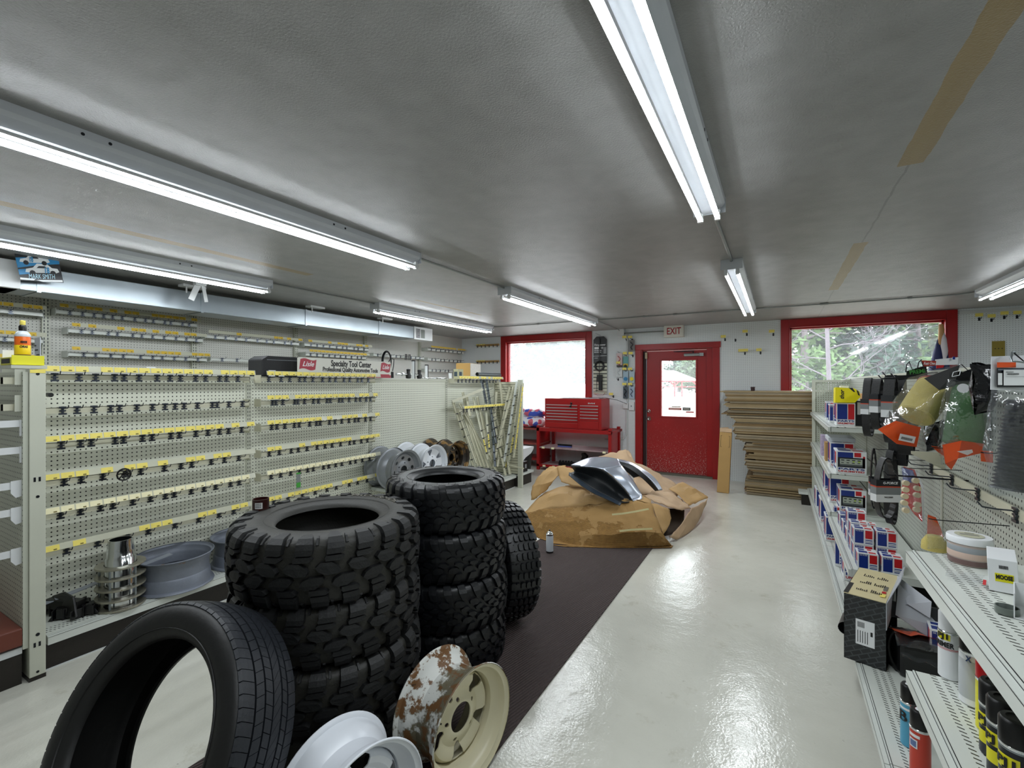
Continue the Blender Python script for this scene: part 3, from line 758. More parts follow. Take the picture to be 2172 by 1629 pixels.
# ---------------------------------------------------------------- wall rack on the left wall
wg = thing('wall_uprights_rack', 'grey slotted uprights and pegboard lining the left wall under the duct', 'shelving', (LW, 4, 0))
for y in (.26, 1.487, 2.69, 3.94, 5.15, 6.43):
    mb = TW(wg).use(M_CREAM); mb.b2((LW, y - .025, 0), (LW + .035, y + .025, 2.3)); mb.use(M_DARKST)
    for k in range(45):
        for s in (-.012, .012): mb.b2((LW + .035, y + s - .003, .9 + k * .031), (LW + .036, y + s + .003, .92 + k * .031))
    mb.build('upright', wg)
XW = -5.42
def wrow(z, y0, y1, nm, dens, nh, tone=M_ORG, strip=True, w=.062):
    crossbar(XW, z, y0, y1, '%s on the left wall, %s' % ('rail with amber labels' if strip else 'bare cream rail', nm), 'wall rail ' + nm, labs(y0, y1, dens, w, seed=int(z * 1000)), spread(y0, y1, nh, .02, int(z * 999)), tone=tone, strip=strip, barz=-.05, arm=.15, barm=M_SHELF)
wrow(2.16, 1.52, 2.66, 'topmost right of the flyer', .6, 13)
wrow(2.0, 1.60, 2.72, 'middle right of the flyer', .7, 11)
wrow(1.79, 1.60, 2.76, 'lowest right of the flyer', .6, 10)
wrow(2.05, 2.74, 3.9, 'under the duct centre', .55, 9)
wrow(2.05, 3.98, 5.1, 'above the tool sign', .7, 10)
wrow(1.80, 2.80, 3.85, 'behind the black case', 0, 6, strip=False)
wrow(1.92, 4.0, 5.05, 'just behind the tool sign', 1, 10)
wrow(1.98, 5.2, 6.4, 'with the black hoses', 0, 9, strip=False)
wrow(2.15, 6.5, 7.6, 'topmost in the far corner', .9, 8)
wrow(1.97, 6.5, 7.6, 'middle in the far corner', 0, 8, strip=False)
wrow(1.77, 6.5, 7.6, 'lowest in the far corner', 0, 8, strip=False)
wrow(2.12, .3, 1.44, 'topmost behind the spray bottle', .7, 3)
wrow(1.89, .3, 1.44, 'lower behind the spray bottle', .9, 3)
wrow(1.70, .3, 1.44, 'behind the left end section', .9, 2)
# wooden hook strips on the back wall left of the window
for k, (yy, nm) in enumerate(((734, 'upper'), (768, 'lower'))):
    a = W(1012, yy, Y=BW); b_ = W(1059, yy - 2, Y=BW)
    t = thing('hook_strip', '%s tan wooden strip with hooks left of the big left window' % nm, 'hook strip', (a.x, BW, a.z))
    mb = MB().use(mat('tan_wood', 'b8945a', .6, var=.15)).box(((b_.x - a.x) / 2, -.012, 0), (b_.x - a.x, .024, .04)); mb.build('strip', t)
    mb = MB().use(M_YEL)
    for q in range(4): mb.cut().box((.04 + q * .055, -.06, .015), (.03, .003, .025))
    mb.each('price_label', t)
    for q in range(6): hook(a.x + .03 + q * (b_.x - a.x - .06) / 5, BW - .024, a.z - .02, ORD[q] + ' dark hook from the left, on the %s wooden strip left of the left window' % nm, 'hooks on the %s wooden strip' % nm, rz=-PI / 2)

# ---------------------------------------------------------------- leaning spare rails
Lz = lambda p: (900 + p[0] * .1718, 760 + p[1] * .1718)
bars = [((350, 540), (600, 1330), 0), ((470, 420), (660, 1330), 0), ((480, 700), (700, 1340), 0), ((520, 700), (740, 1340), 0), ((560, 760), (790, 1350), 0), ((600, 480), (780, 1250), 1), ((650, 480), (820, 1340), 0),
        ((700, 680), (850, 1350), 0), ((740, 400), (800, 1200), 1), ((760, 260), (880, 1050), 2), ((700, 250), (760, 560), 2), ((780, 420), (1000, 1450), 0), ((890, 420), (820, 1340), 0), ((930, 300), (960, 560), 0),
        ((1050, 360), (850, 1340), 0), ((1100, 360), (920, 1000), 0), ((1140, 290), (980, 1280), 3), ((1215, 310), (1100, 1230), 4), ((1190, 330), (1040, 1280), 1), ((940, 640), (1050, 1500), 0), ((1000, 600), (900, 1340), 0),
        ((860, 640), (1060, 1480), 0), ((520, 480), (560, 720), 0), ((345, 540), (720, 385), 0), ((440, 500), (690, 400), 0), ((430, 560), (890, 1400), 0), ((1090, 760), (985, 1460), 1), ((1010, 1310), (1220, 1365), 0), ((410, 640), (640, 1300), 0), ((810, 560), (870, 1340), 2)]
MK = [M_CREAM2, M_CLEAR, M_STEEL, M_SHELF, M_CREAM2]
KN = ['cream metal', 'clear plastic price', 'shiny metal', 'white', 'yellow labelled']
rb = random.Random(5)
for i, (a, b_, k) in enumerate(bars):
    pa, pb = Lz(a), Lz(b_)
    xa = -3.50 + .012 * (i % 7); xb = -3.40 + .022 * (i % 6)
    P = W(*pa, X=xa); Q = W(*pb, X=xb)
    if P.y > 5.68: P = W(*pa, Y=5.68 - .006 * (i % 5))
    if Q.y > 5.66: Q = W(*pb, Y=5.66 - .012 * (i % 5))
    if Q.z < .2: Q.z = .2
    long_ = abs(P.z - Q.z) > .35
    lean = 'leaning left' if a[0] < b_[0] - 60 else ('leaning right' if a[0] > b_[0] + 60 else 'nearly upright')
    zone = 'left edge' if b_[0] < 760 else ('middle' if b_[0] < 900 else 'right edge')
    lab = '%s strip %s, %s of the bundle' % (KN[k], lean, zone) if long_ else 'short %s strip caught across the bundle %s' % (KN[k], 'foot' if a[1] > 1200 else 'top')
    t = thing('shelf_rail', lab, 'rail', Q, 0, '%s strips %s in the bundle %s' % (KN[k], lean, zone))
    mb = TW(t).use(MK[k]); mb.bar(P, Q, .032, .012, (1, 0, .3)); mb.bar(P + Vector((.008, .013, 0)), Q + Vector((.008, .013, 0)), .004, .014, (1, 0, .3)); mb.build('rail_strip', t)
    D_ = (P - Q)
    if k in (2, 3, 1) or i in (0, 9, 11, 14):
        mb = TW(t).use(M_ZINC)
        for q in range(7 if k != 1 else 4):
            c = Q + D_ * (.1 + q * .12); mb.cut().box(c + Vector((.01, 0, 0)), (.012, .03, .012)); mb.tube([c, c + Vector((.06, .01, .02)), c + Vector((.075, .01, .035))], .0025, 5)
        mb.each('hook_clip', t)
    if k == 4 or k == 1:
        mb = TW(t).use(M_YEL)
        for q in range(12 if k == 4 else 3): mb.cut().bar(Q + D_ * (.12 + q * .07) + Vector((.012, 0, 0)), Q + D_ * (.12 + q * .07 + .06) + Vector((.012, 0, 0)), .028, .003, (1, 0, .3))
        mb.each('price_label', t)
# ---------------------------------------------------------------- tyres
M_RUB = mat('black_rubber', '111213', .55, bump=.15, bscale=120, var=.25, vscale=6, spots=('8f7c4c', 16, .70))
M_RUBB = mat('new_black_rubber', '0b0d11', .4, bump=.1, bscale=100, var=.2, vscale=6)
M_RUBS = mat('dusty_sidewall_rubber', '2a2924', .55, bump=.15, bscale=90, var=.35, vscale=5)
def tyre_profile(Rt, rb, w):
    h_ = Rt - rb
    P = [(rb, -.36), (rb + .03 * h_, -.41), (rb + .12 * h_, -.44), (rb + .30 * h_, -.485), (rb + .50 * h_, -.50), (rb + .70 * h_, -.49), (rb + .84 * h_, -.465), (rb + .93 * h_, -.435), (rb + .985 * h_, -.385), (Rt, -.32), (Rt + .004, -.16), (Rt + .005, 0)]
    P = [(r_, z * w) for r_, z in P]
    return P + [(r_, -z) for r_, z in reversed(P[:-1])]
def tyre(name, Rr, rb, w, tread, N, lug, mcase, mtread, label=None, cat='tyre'):
    Rt = Rr - lug
    out = tyre_profile(Rt, rb, w)
    hh = Rt - rb
    inner = [(rb + .10 * hh, .35 * w), (rb + .35 * hh, .43 * w), (rb + .7 * hh, .42 * w), (Rt - .022, .33 * w), (Rt - .018, 0)]
    inner = inner + [(r_, -z) for r_, z in reversed(inner[:-1])]
    t = MB().use(mcase).lathe(out + inner, 72, closed=True)
    for z in (-.487 * w, .487 * w):      # raised rim rings on the sidewall
        t.lathe([(rb + .27 * hh, z * .985), (rb + .285 * hh, z * 1.012), (rb + .30 * hh, z * .995)], 72)
    root = fixn(t.build(name, None, smooth_angle=50))
    # arc-length table from the crown
    tab = []; mid = len(out) // 2; s_ = 0; pr = out[mid]
    for p in out[mid:]:
        s_ += math.hypot(p[0] - pr[0], p[1] - pr[1]); tab.append((s_, p[0], p[1])); pr = p
    def S(s, up=0):
        sg = 1 if s >= 0 else -1; s = abs(s)
        for (a, r0, z0), (b, r1, z1) in zip(tab, tab[1:]):
            if s <= b or b == tab[-1][0]:
                k = (s - a) / (b - a) if b > a else 0
                r_, z_ = r0 + (r1 - r0) * k, z0 + (z1 - z0) * k
                d = math.hypot(r1 - r0, z1 - z0); nr, nz = (z1 - z0) / d, -(r1 - r0) / d
                return r_ + nr * up, sg * (z_ + nz * up)
    tm = MB().use(mtread)
    def lugf(u, rows, hgt):
        """rows: (s, u0, u1[, height factor]) across the tyre"""
        vs = []; fs = []; n = len(rows)
        for row in rows:
            s, u0, u1 = row[:3]; k = row[3] if len(row) > 3 else 1
            for uu, up in ((u0 - .0025, -.003), (u0, hgt * k), ((u0 + u1) / 2, hgt * k), (u1, hgt * k), (u1 + .0025, -.003)):
                r_, z_ = S(s, up); a = (u + uu) / Rt; vs.append((r_ * math.cos(a), r_ * math.sin(a), z_))
        for i in range(n - 1):
            for j in range(4): fs.append((i * 5 + j, i * 5 + j + 1, (i + 1) * 5 + j + 1, (i + 1) * 5 + j))
        fs.append((4, 3, 2, 1, 0)); q = (n - 1) * 5; fs.append((q, q + 1, q + 2, q + 3, q + 4))
        tm.raw(vs, fs)
    pitch = 2 * PI * Rt / N
    for i in range(N): tread(lugf, i * pitch, pitch, i, lug, w)
    tr = fixn(tm.build('tread', root, bevel=0))
    return root, S, Rt
def tread_mud(L, u, p, i, h, w):
    e = .36 * w
    for sg in (-1, 1):
        o = u + (p * .5 if sg > 0 else 0)
        lo = .66 * w if i % 2 else .60 * w
        c = -.1 * p
        L(o, [(sg * .19 * w, c - .10 * p, c + .36 * p), (sg * .235 * w, c - .12 * p, c + .50 * p), (sg * .265 * w, c - .06 * p, c + .40 * p)], h)
        L(o, [(sg * .285 * w, c - .05 * p, c + .41 * p), (sg * .30 * w, c - .07 * p, c + .48 * p), (sg * e, c - .04 * p, c + .50 * p), (sg * (e + .045 * w), c - .04 * p, c + .5 * p, .95), (sg * .47 * w, c - .02 * p, c + .46 * p, .8), (sg * .53 * w, c, c + .44 * p, .5), (sg * lo, c + .05 * p, c + .38 * p, .25)], h)
        L(o, [(sg * .175 * w, -.36 * p, -.02 * p, .9), (sg * .12 * w, -.50 * p, .16 * p), (sg * .06 * w, -.42 * p, .26 * p), (sg * .012 * w, -.20 * p, .20 * p)], h)
        L(o, [(sg * .40 * w, .48 * p, .56 * p, .35), (sg * .5 * w, .48 * p, .56 * p, .35), (sg * .57 * w, .50 * p, .54 * p, .2)], h)
def tread_at(L, u, p, i, h, w):
    for sg in (-1, 1):
        o = u + (p * .5 if sg > 0 else 0)
        L(o, [(sg * .24 * w, .08 * p, .46 * p), (sg * .30 * w, -.02 * p, .44 * p), (sg * .36 * w, -.1 * p, .40 * p), (sg * .42 * w, -.16 * p, .36 * p, .9), (sg * .5 * w, -.2 * p, .30 * p, .6), (sg * .58 * w, -.2 * p, .22 * p, .2)], h)
        L(o, [(sg * .225 * w, -.30 * p, .02 * p), (sg * .19 * w, -.42 * p, .20 * p), (sg * .14 * w, -.38 * p, .26 * p), (sg * .105 * w, -.2 * p, .12 * p)], h)
        L(o, [(sg * .10 * w, .22 * p, .46 * p), (sg * .06 * w, -.02 * p, .60 * p), (sg * .015 * w, .02 * p, .40 * p)], h)
def tread_knob(L, u, p, i, h, w):
    o = 0 if i % 2 else .5
    for k, s in enumerate((-.36, -.22, -.075, .075, .22, .36)):
        s0 = s + (.035 if i % 2 else -.035) * (0 if k in (0, 5) else 1); a, b = s0 - .055, s0 + .055
        L(u, [(a * w, .18 * p, .62 * p), ((a + .025) * w, .06 * p, .76 * p), ((b - .025) * w, .06 * p, .76 * p), (b * w, .18 * p, .62 * p)], h)
    for sg in (-1, 1):
        L(u, [(sg * .43 * w, .1 * p, .7 * p), (sg * .5 * w, .1 * p, .7 * p, .8), (sg * .56 * w, .18 * p, .6 * p, .45)], h * .8)
def tread_road(L, u, p, i, h, w):
    for k, (a, b) in enumerate(((-.40, -.27), (-.245, -.165), (-.14, -.02), (.0, .10), (.125, .235), (.26, .40))):
        sk = .5 * p * (1 if k % 2 else -1) * (2.2 if k == 2 else .5)
        L(u, [(a * w, .02 * p, .955 * p), ((a + b) / 2 * w, .02 * p + sk * .5, .955 * p + sk * .5), (b * w, .02 * p + sk, .955 * p + sk)] + ([(.44 * w, sk, .86 * p + sk, .5)] if k == 5 else []), h)
    L(u, [(-.405 * w, .05 * p, .8 * p), (-.44 * w, .05 * p, .8 * p, .5)], h)
def place(o, M): o.matrix_world = M; return o
# ---- mud-terrain stack (front)
RA, ZA = .377, [.0, .225, .45, .672]
tA, SA, RtA = tyre('tyre', RA, .205, .26, tread_mud, 22, .021, M_RUBS, M_RUB)
AX, AY = -1.665, 1.324
nmA = ['bottom', 'second from the floor', 'just below the top', 'topmost']
for k in range(4):
    sc = (.222 if k < 3 else .25) / .26
    off = [(0, 0), (.012, -.008), (-.004, .006), (0, 0)][k]
    h_ = [.222, .222, .222, .25][k]
    M = T(AX + off[0], AY + off[1], ZA[k] + h_ / 2) @ RZ(k * .37 + .1) @ Matrix.Diagonal((1, 1, sc, 1))
    lab = 'chunky mud tyre, %s in the big front stack' % nmA[k]
    if k == 3: place(tA, M); tag(tA, lab + ', dusty sidewall', 'tyre', 'mud tyres in the front stack')
    else: o = dup(tA, M, lab, 'mud tyres in the front stack'); o['category'] = 'tyre'
# raised sidewall lettering on the top tyre
tx = text('PROARMOR', .045, mat('pale_lettering_rubber', '56534a', .6), Matrix.Identity(4), None, depth=.002, width=.30, off=.001)  # letters paler than the sidewall rubber so they stand out
rm = .298
for v in tx.data.vertices:
    a = -v.co.x / rm + 1.62 - .1 - 3 * .37; r_ = rm + v.co.y * 1.0; zz = v.co.z
    v.co = (r_ * math.cos(a), r_ * math.sin(a), .1300 + zz)
tx.name = 'sidewall_lettering'; adopt(tx, tA)
# ---- all-terrain stack (behind)
tB, SB, RtB = tyre('tyre', .322, .175, .245, tread_at, 27, .014, M_RUBB, M_RUBB)
BX, BY = -1.586, 2.03
for k in range(4):
    M = T(BX + (0, .016, .006, -.004)[k], BY + (0, -.006, 0, .004)[k], .1215 + .2425 * k) @ RZ(k * .5 + .3)
    lab = 'black all-terrain tyre, %s in the second stack' % nmA[k]
    if k == 3: place(tB, M); tag(tB, lab, 'tyre', 'all-terrain tyres in the second stack')
    else: o = dup(tB, M, lab, 'all-terrain tyres in the second stack'); o['category'] = 'tyre'
mb = MB().use(M_RUBB)            # little rubber vent hairs on the fresh tyre
rh = random.Random(3)
for q in range(150):
    a = rh.random() * 2 * PI; s = rh.choice((.36, .42, .47, .52, .6)) * .245
    r_, z_ = SB(s, 0); r2, z2 = SB(s + rh.uniform(-.004, .004), .012 + rh.random() * .006)
    mb.tube([(r_ * math.cos(a), r_ * math.sin(a), z_), (r2 * math.cos(a + .01), r2 * math.sin(a + .01), z2)], .0006, 3)
hr = mb.build('vent_hair', tB); hr['kind'] = 'stuff'
# ---- knobby tyre standing behind
tC, SCC, _ = tyre('tyre', .355, .19, .22, tread_knob, 42, .014, M_RUBB, M_RUBB)
def axis_matrix(c, a, spin=0):
    a = Vector(a).normalized(); x = Vector((0, 0, 1)).cross(a).normalized(); y = a.cross(x)
    M = Matrix((x, y, a)).transposed().to_4x4(); M.translation = Vector(c); return M @ RZ(spin)
place(tC, axis_matrix((-1.530, 2.515, .357), (-.55, -.835, .03)))
tag(tC, 'knobby tyre standing upright behind the second tyre stack', 'tyre')
t = MB().use(mat('paper_sticker', 'd8d4cf', .6)).box((0, 0, .112), (.06, .10, .002)).build('paper_tag', tC)
t.location = (.27, -.1, 0); t.location = (.16, -.25, 0)
# ---- road tyre leaning at the front
tD, SD, _ = tyre('tyre', .378, .268, .245, tread_road, 72, .007, mat('road_tyre_rubber', '141414', .5, bump=.1, bscale=60, var=.3, vscale=4), mat('road_tread_rubber', '1d2026', .5, bump=.12, bscale=120))
aD = Vector((-.117, .875, -.469)).normalized()
place(tD, axis_matrix(Vector((-1.604, .613, .431)) + aD * .1015, -aD))
tag(tD, 'smooth road tyre leaning against the front stack, nearest the camera', 'tyre')

# ---------------------------------------------------------------- wheels
def bool_cut(mb_disc, cutters, name, parent, bevel=0):
    o = mb_disc.build(name, None); fixn(o)
    c = fixn(cutters.build('cutter'))
    m = o.modifiers.new('b', 'BOOLEAN'); m.object = c; m.operation = 'DIFFERENCE'; m.solver = 'EXACT'
    dg = bpy.context.evaluated_depsgraph_get(); dg.update()
    me = bpy.data.meshes.new_from_object(o.evaluated_get(dg)); o.modifiers.clear()
    old = o.data; o.data = me; me.name = name; bpy.data.meshes.remove(old)
    bpy.data.objects.remove(c)
    me.set_sharp_from_angle(angle=math.radians(35))
    adopt(o, parent)
    return o
M_X = None
def wheel(label, Rw, w, md, mbar, holes='tri', n=5, recess=.05, hub=.05, group=None, lugs=True, name='wheel', inner=None, flat=False):
    t = thing(name, label, 'wheel', (0, 0, 0), 0, group)
    r0 = Rw; z = w / 2
    P = [(r0, z), (r0 + .002, z - .004), (r0 - .004, z - .010), (r0 - .013, z - .013), (r0 - .017, z - .028), (r0 - .022, z - .045), (r0 - .043, z - .062), (r0 - .046, z - .09), (r0 - .045, -z + .075), (r0 - .022, -z + .045), (r0 - .017, -z + .028), (r0 - .013, -z + .013), (r0 - .004, -z + .010), (r0 + .002, -z + .004), (r0, -z)]
    if flat: P = [(r0, z), (r0 + .002, z - .004), (r0 - .003, z - .012), (r0 - .014, z - .016), (r0 - .017, z - .035), (r0 - .022, z - .045), (r0 - .026, z - .06), (r0 - .027, -z + .085), (r0 - .020, -z + .075), (r0 - .016, -z + .03), (r0 - .013, -z + .016), (r0 - .003, -z + .012), (r0 + .002, -z + .004), (r0, -z)]
    I = [(r_ - .004, zz * .99) for r_, zz in reversed(P)]
    I[0] = (r0 - .003, -z); I[-1] = (r0 - .003, z)
    if inner: bo = MB().use(mbar).lathe(P, 64).use(inner).lathe(I, 64).build('barrel', t, smooth_angle=35)
    else: fixn(MB().use(mbar).lathe(P + I, 64, closed=True).build('barrel', t, smooth_angle=35))
    zf = z - recess; Rd = r0 - (.0475 if recess > .055 else .030)
    D = [(hub, zf + .012), (hub + .012, zf + .014), (.085, zf + .004), (.10, zf), (Rd - .035, zf + .012), (Rd - .018, zf + .010), (Rd - .006, zf - .006), (Rd, zf - .03)]
    D2 = [(r_ - .001 if i else r_, zz - .005) for i, (r_, zz) in enumerate(D)]
    disc = MB().use(md).lathe(D + list(reversed(D2)), 64, closed=True)
    cut = MB().use(md)
    rm_ = (.10 + Rd - .03) / 2
    for k in range(n):
        a = 2 * PI * k / n + .3
        if holes == 'tri': sh = [(rm_ - .030, -.006), (rm_ + .024, -.034), (rm_ + .032, -.020), (rm_ + .032, .020), (rm_ + .024, .034), (rm_ - .030, .006)]
        elif holes == 'oval': sh = [(rm_ + .016 * math.cos(q * PI / 6), .021 * math.sin(q * PI / 6)) for q in range(12)]
        else: sh = [(rm_ + .012 * math.cos(q * PI / 6), .030 * math.sin(q * PI / 6)) for q in range(12)]
        cut.prism([(x * math.cos(a) - y * math.sin(a), x * math.sin(a) + y * math.cos(a), zf - .06) for x, y in sh], (0, 0, 1), .12)
    if lugs:
        for k in range(5):
            a = 2 * PI * k / 5; cut.prism([(.072 * math.cos(a) + .008 * math.cos(q * PI / 4), .072 * math.sin(a) + .008 * math.sin(q * PI / 4), zf - .06) for q in range(8)], (0, 0, 1), .12)
    bool_cut(disc, cut, 'disc', t)
    mb = MB().use(M_BLACK); a = 2.2; rv = r0 - .05
    mb.tube([(rv * math.cos(a), rv * math.sin(a), zf + .012), ((rv - .012) * math.cos(a), (rv - .012) * math.sin(a), zf + .045)], [.0045, .003], 8); mb.build('valve', t)
    return t
def rusty(name, base, rust, dirt, sc=9, thr=.52):
    m, nt, b = NT(name); N, L = nt.nodes, nt.links
    tc = N.new('ShaderNodeTexCoord')
    def nz(s, d=8, r=.65):
        n = N.new('ShaderNodeTexNoise'); n.inputs['Scale'].default_value = s; n.inputs['Detail'].default_value = d; n.inputs['Roughness'].default_value = r; L.new(tc.outputs['Object'], n.inputs['Vector']); return n.outputs['Fac']
    src = None
    for f, lo, hi, col in ((nz(sc * .5), thr, thr + .05, dirt), (nz(sc), thr + .03, thr + .07, rust), (nz(sc * 3), .66, .68, '1c1712')):
        r_ = N.new('ShaderNodeMapRange'); r_.inputs[1].default_value = lo; r_.inputs[2].default_value = hi; L.new(f, r_.inputs[0])
        x = N.new('ShaderNodeMix'); x.data_type = 'RGBA'; L.new(r_.outputs[0], x.inputs['Factor'])
        if src: L.new(src, x.inputs['A'])
        else: x.inputs['A'].default_value = rgb(base)
        x.inputs['B'].default_value = rgb(col); src = x.outputs['Result']
    L.new(src, b.inputs['Base Color']); b.inputs['Roughness'].default_value = .5
    bp = N.new('ShaderNodeBump'); bp.inputs['Strength'].default_value = .4; bp.inputs['Distance'].default_value = .003; L.new(nz(sc * 2), bp.inputs['Height']); L.new(bp.outputs[0], b.inputs['Normal'])
    return m
M_RUSTW = rusty('rusty_white_wheel', 'd3d4cf', '6a4825', '66604c', 15, .48)
M_CRW = mat('cream_wheel_paint', 'd8d1b4', .35, var=.08, spots=('6a4a2c', 22, .73))
M_WW = mat('white_wheel_paint', 'dfe3ea', .28, var=.05, spots=('8d8f90', 20, .74))
M_GW = mat('grey_wheel_paint', '8f9398', .35, .3, var=.15, vscale=8)
M_BGW = mat('blue_grey_wheel_steel', '7d838f', .45, .2, var=.2, vscale=5, spots=('7c6552', 8, .62), bump=.1)
M_BRW = rusty('brown_wheel', '2a241d', '8a6a3a', '3d3326', 10, .5)
aE = Vector((math.cos(-.138), math.sin(-.138), .02)).normalized()
E_ = wheel('rusty white steel wheel with triangular holes standing before the tyre stacks', .207, .218, M_CRW, M_RUSTW, 'tri', 5, .085, .052, None, inner=M_CRW)
place(E_, axis_matrix(Vector((-.969, 1.412, .209)) - aE * .109, aE, .5))
E2 = wheel('clean white wheel, lowest at the bottom edge beside the rusty one', .20, .20, M_WW, M_WW, 'tri', 5, .06, .05)
place(E2, axis_matrix((-1.13, .975, .202), (.985, -.17, .03), 1.2))
# wheels on the raised shelf of the far bays
spec = [(3.40, -3.24, 'grey wheel with round holes, front one of the far left shelf', M_GW, 'oval', 8), (3.45, -3.465, 'grey wheel behind the round-holed one on the far left shelf', M_GW, 'oval', 8),
        (3.83, -3.24, 'white wheel with five D holes on the far left shelf', M_WW, 'tri', 5), (3.84, -3.465, 'white wheel hidden behind the D-holed one on the far left shelf', M_WW, 'tri', 5),
        (4.245, -3.24, 'dark rusty brown wheel at the right end of the far left shelf', M_BRW, 'slot', 8), (4.25, -3.465, 'brown rusted wheel behind the dark one on the far left shelf', M_BRW, 'slot', 8)]
for y, x, lab, m_, hs, n in spec:
    t = wheel(lab, .202, .21, m_, m_, hs, n, .055 if 'dark' not in lab else .12, .045)
    place(t, axis_matrix((x, y, .625), (1, -.02, 0), .4 * y))
# grey rims lying flat on the near deck
for (y, lab) in ((1.50, 'blue-grey steel rim lying flat on the near deck of the left rack'), (1.955, 'blue-grey steel rim lying flat half hidden behind the mud tyres')):
    t = wheel(lab, .215, .20, M_BGW, M_BGW, 'slot', 8, .15, .05, flat=True)
    place(t, T(-3.378, y, .283) @ RZ(y * 3))
# stack of machined spacers
t = thing('spacer_column', 'shiny metal column with stacked flat rings standing on the near left deck', 'car part', (-3.33, 1.20, .18))
mb = MB().use(M_CHROME); mb.lathe([(.074, .0), (.072, .28), (.064, .29), (.064, .33), (.056, .385), (.052, .385), (.056, .33), (.056, .0)], 16, smooth=True); mb.build('column', t)
mr = mat('ring_steel', 'a8a595', .35, .7, var=.3, vscale=20, spots=('6d5c44', 15, .62))
for z in (.0, .055, .115, .175, .235):
    mb = MB().use(mr); mb.lathe([(.076, z), (.116, z), (.118, z + .003), (.116, z + .011), (.076, z + .011)], 40, closed=True); mb.build('ring', t, bevel=.001)
mb = MB().use(M_STEEL)
for k in range(5):
    a = k * 2 * PI / 5 + .4; mb.cut().cyl((.096 * math.cos(a), .096 * math.sin(a), .011), (.096 * math.cos(a), .096 * math.sin(a), .235), .006, 8)
mb.each('stud', t)
# dark bumper trims in the corner of the near deck
for i, (y, x, l, a, lab) in enumerate(((.96, -3.44, .30, .2, 'black ribbed plastic trim lying in the near corner of the left deck'), (1.03, -3.42, .14, -.5, 'black folded plastic bracket beside the ribbed trim'), (1.0, -3.36, .22, .9, 'torn black plastic flap in front on the near left deck'))):
    t = thing('plastic_trim', lab, 'car part', (x, y, .181), a)
    mb = MB().use(M_BLACK)
    P = [(-l / 2, 0, .0), (-l / 2, .05, .01), (-l / 3, .06, .08), (0, .05, .11 - i * .02), (l / 3, .03, .10), (l / 2, 0, .02)]
    mb.prism([Vector((p[0], p[1] * .4, p[2] * (1.2 - .3 * i))) for p in P], (0, 1, 0), .012)
    for k in range(5): mb.box((-l / 2 + l * (k + .5) / 5, .02, .03), (.006, .06, .05 + .01 * (k % 2)))
    mb.box((0, .03, .035 + .03 * (i == 0)), (l * .7, .05, .05), .2); mb.build('trim_body', t, bevel=.004)
t = thing('plastic_strip', 'translucent grey plastic strip lying along the back of the near left deck', 'strip', (-3.5, 1.0, .26))
mb = MB().use(mat('grey_film', '9aa0aa', .3, alpha=.75)); mb.bar((-.0, -.1, .0), (.03, .52, .09), .05, .004, (0, .2, 1)); mb.build('strip_body', t)
t = thing('valve_knob', 'black wire cage handle hanging from the fourth rail of the nearest bay', 'handle', W(263, 1007, X=-3.40))
mb = MB().use(M_BLACK)
for q in range(7):
    a = q * 2 * PI / 7; mb.tube([(0, .0, 0), (.012, .022 * math.cos(a), .022 * math.sin(a)), (0, .033 * math.cos(a + .3), .033 * math.sin(a + .3))], .004, 6)
mb.tube([(0, .034 * math.cos(k * PI / 7), .034 * math.sin(k * PI / 7)) for k in range(14)], .005, 6, closed=True); mb.tube([(.012, .016 * math.cos(k * PI / 5), .016 * math.sin(k * PI / 5)) for k in range(10)], .003, 6, closed=True)
mb.build('handle_body', t)
t = thing('hanging_tag', 'narrow green and grey hang tag below the fifth rail of the second bay', 'tag', W(633, 1020, X=-3.40))
mb = MB().use(mat('tag_grey', '7d8280', .4)).box((0, 0, 0), (.002, .038, .13)); mb.build('card', t)
MB().use(mat('tag_green', '3f9a3a', .4)).box((.0015, 0, -.035), (.001, .038, .04)).box((.0015, 0, .06), (.001, .038, .012)).build('print', t)
# brown pipe ring on the mud tyre
t = thing('pipe_ring', 'short dark brown pipe ring with a white label standing on the topmost mud tyre', 'pipe', W(553, 1081, Z=.918))
ring = MB().use(mat('oxblood_pipe', '2e0d0c', .3)); ring.lathe([(.030, 0), (.0335, 0), (.0335, .048), (.030, .048)], 40, closed=True); ring.build('ring', t)
d_ = Vector((-t.location.x, -t.location.y, 0)).normalized(); a0 = math.atan2(d_.y, d_.x) - .25
mb = MB().use(mat('label_white', 'dcdcdc', .5)); rr = .0340; vs = []
for k in range(9):
    a = a0 - .45 + .9 * k / 8
    for z in (.010, .036): vs.append((rr * math.cos(a), rr * math.sin(a), z))
mb.raw(vs, [(2 * k, 2 * k + 1, 2 * k + 3, 2 * k + 2) for k in range(8)])
mb.use(M_INK); rr = .0343
for j, z in enumerate((.015, .022, .029)):
    for k in range(7):
        a = a0 - .36 + .1 * k; mb.raw([(rr * math.cos(a), rr * math.sin(a), z), (rr * math.cos(a), rr * math.sin(a), z + .004), (rr * math.cos(a + .07), rr * math.sin(a + .07), z + .004), (rr * math.cos(a + .07), rr * math.sin(a + .07), z)], [(0, 1, 2, 3)])
mb.build('label', t)
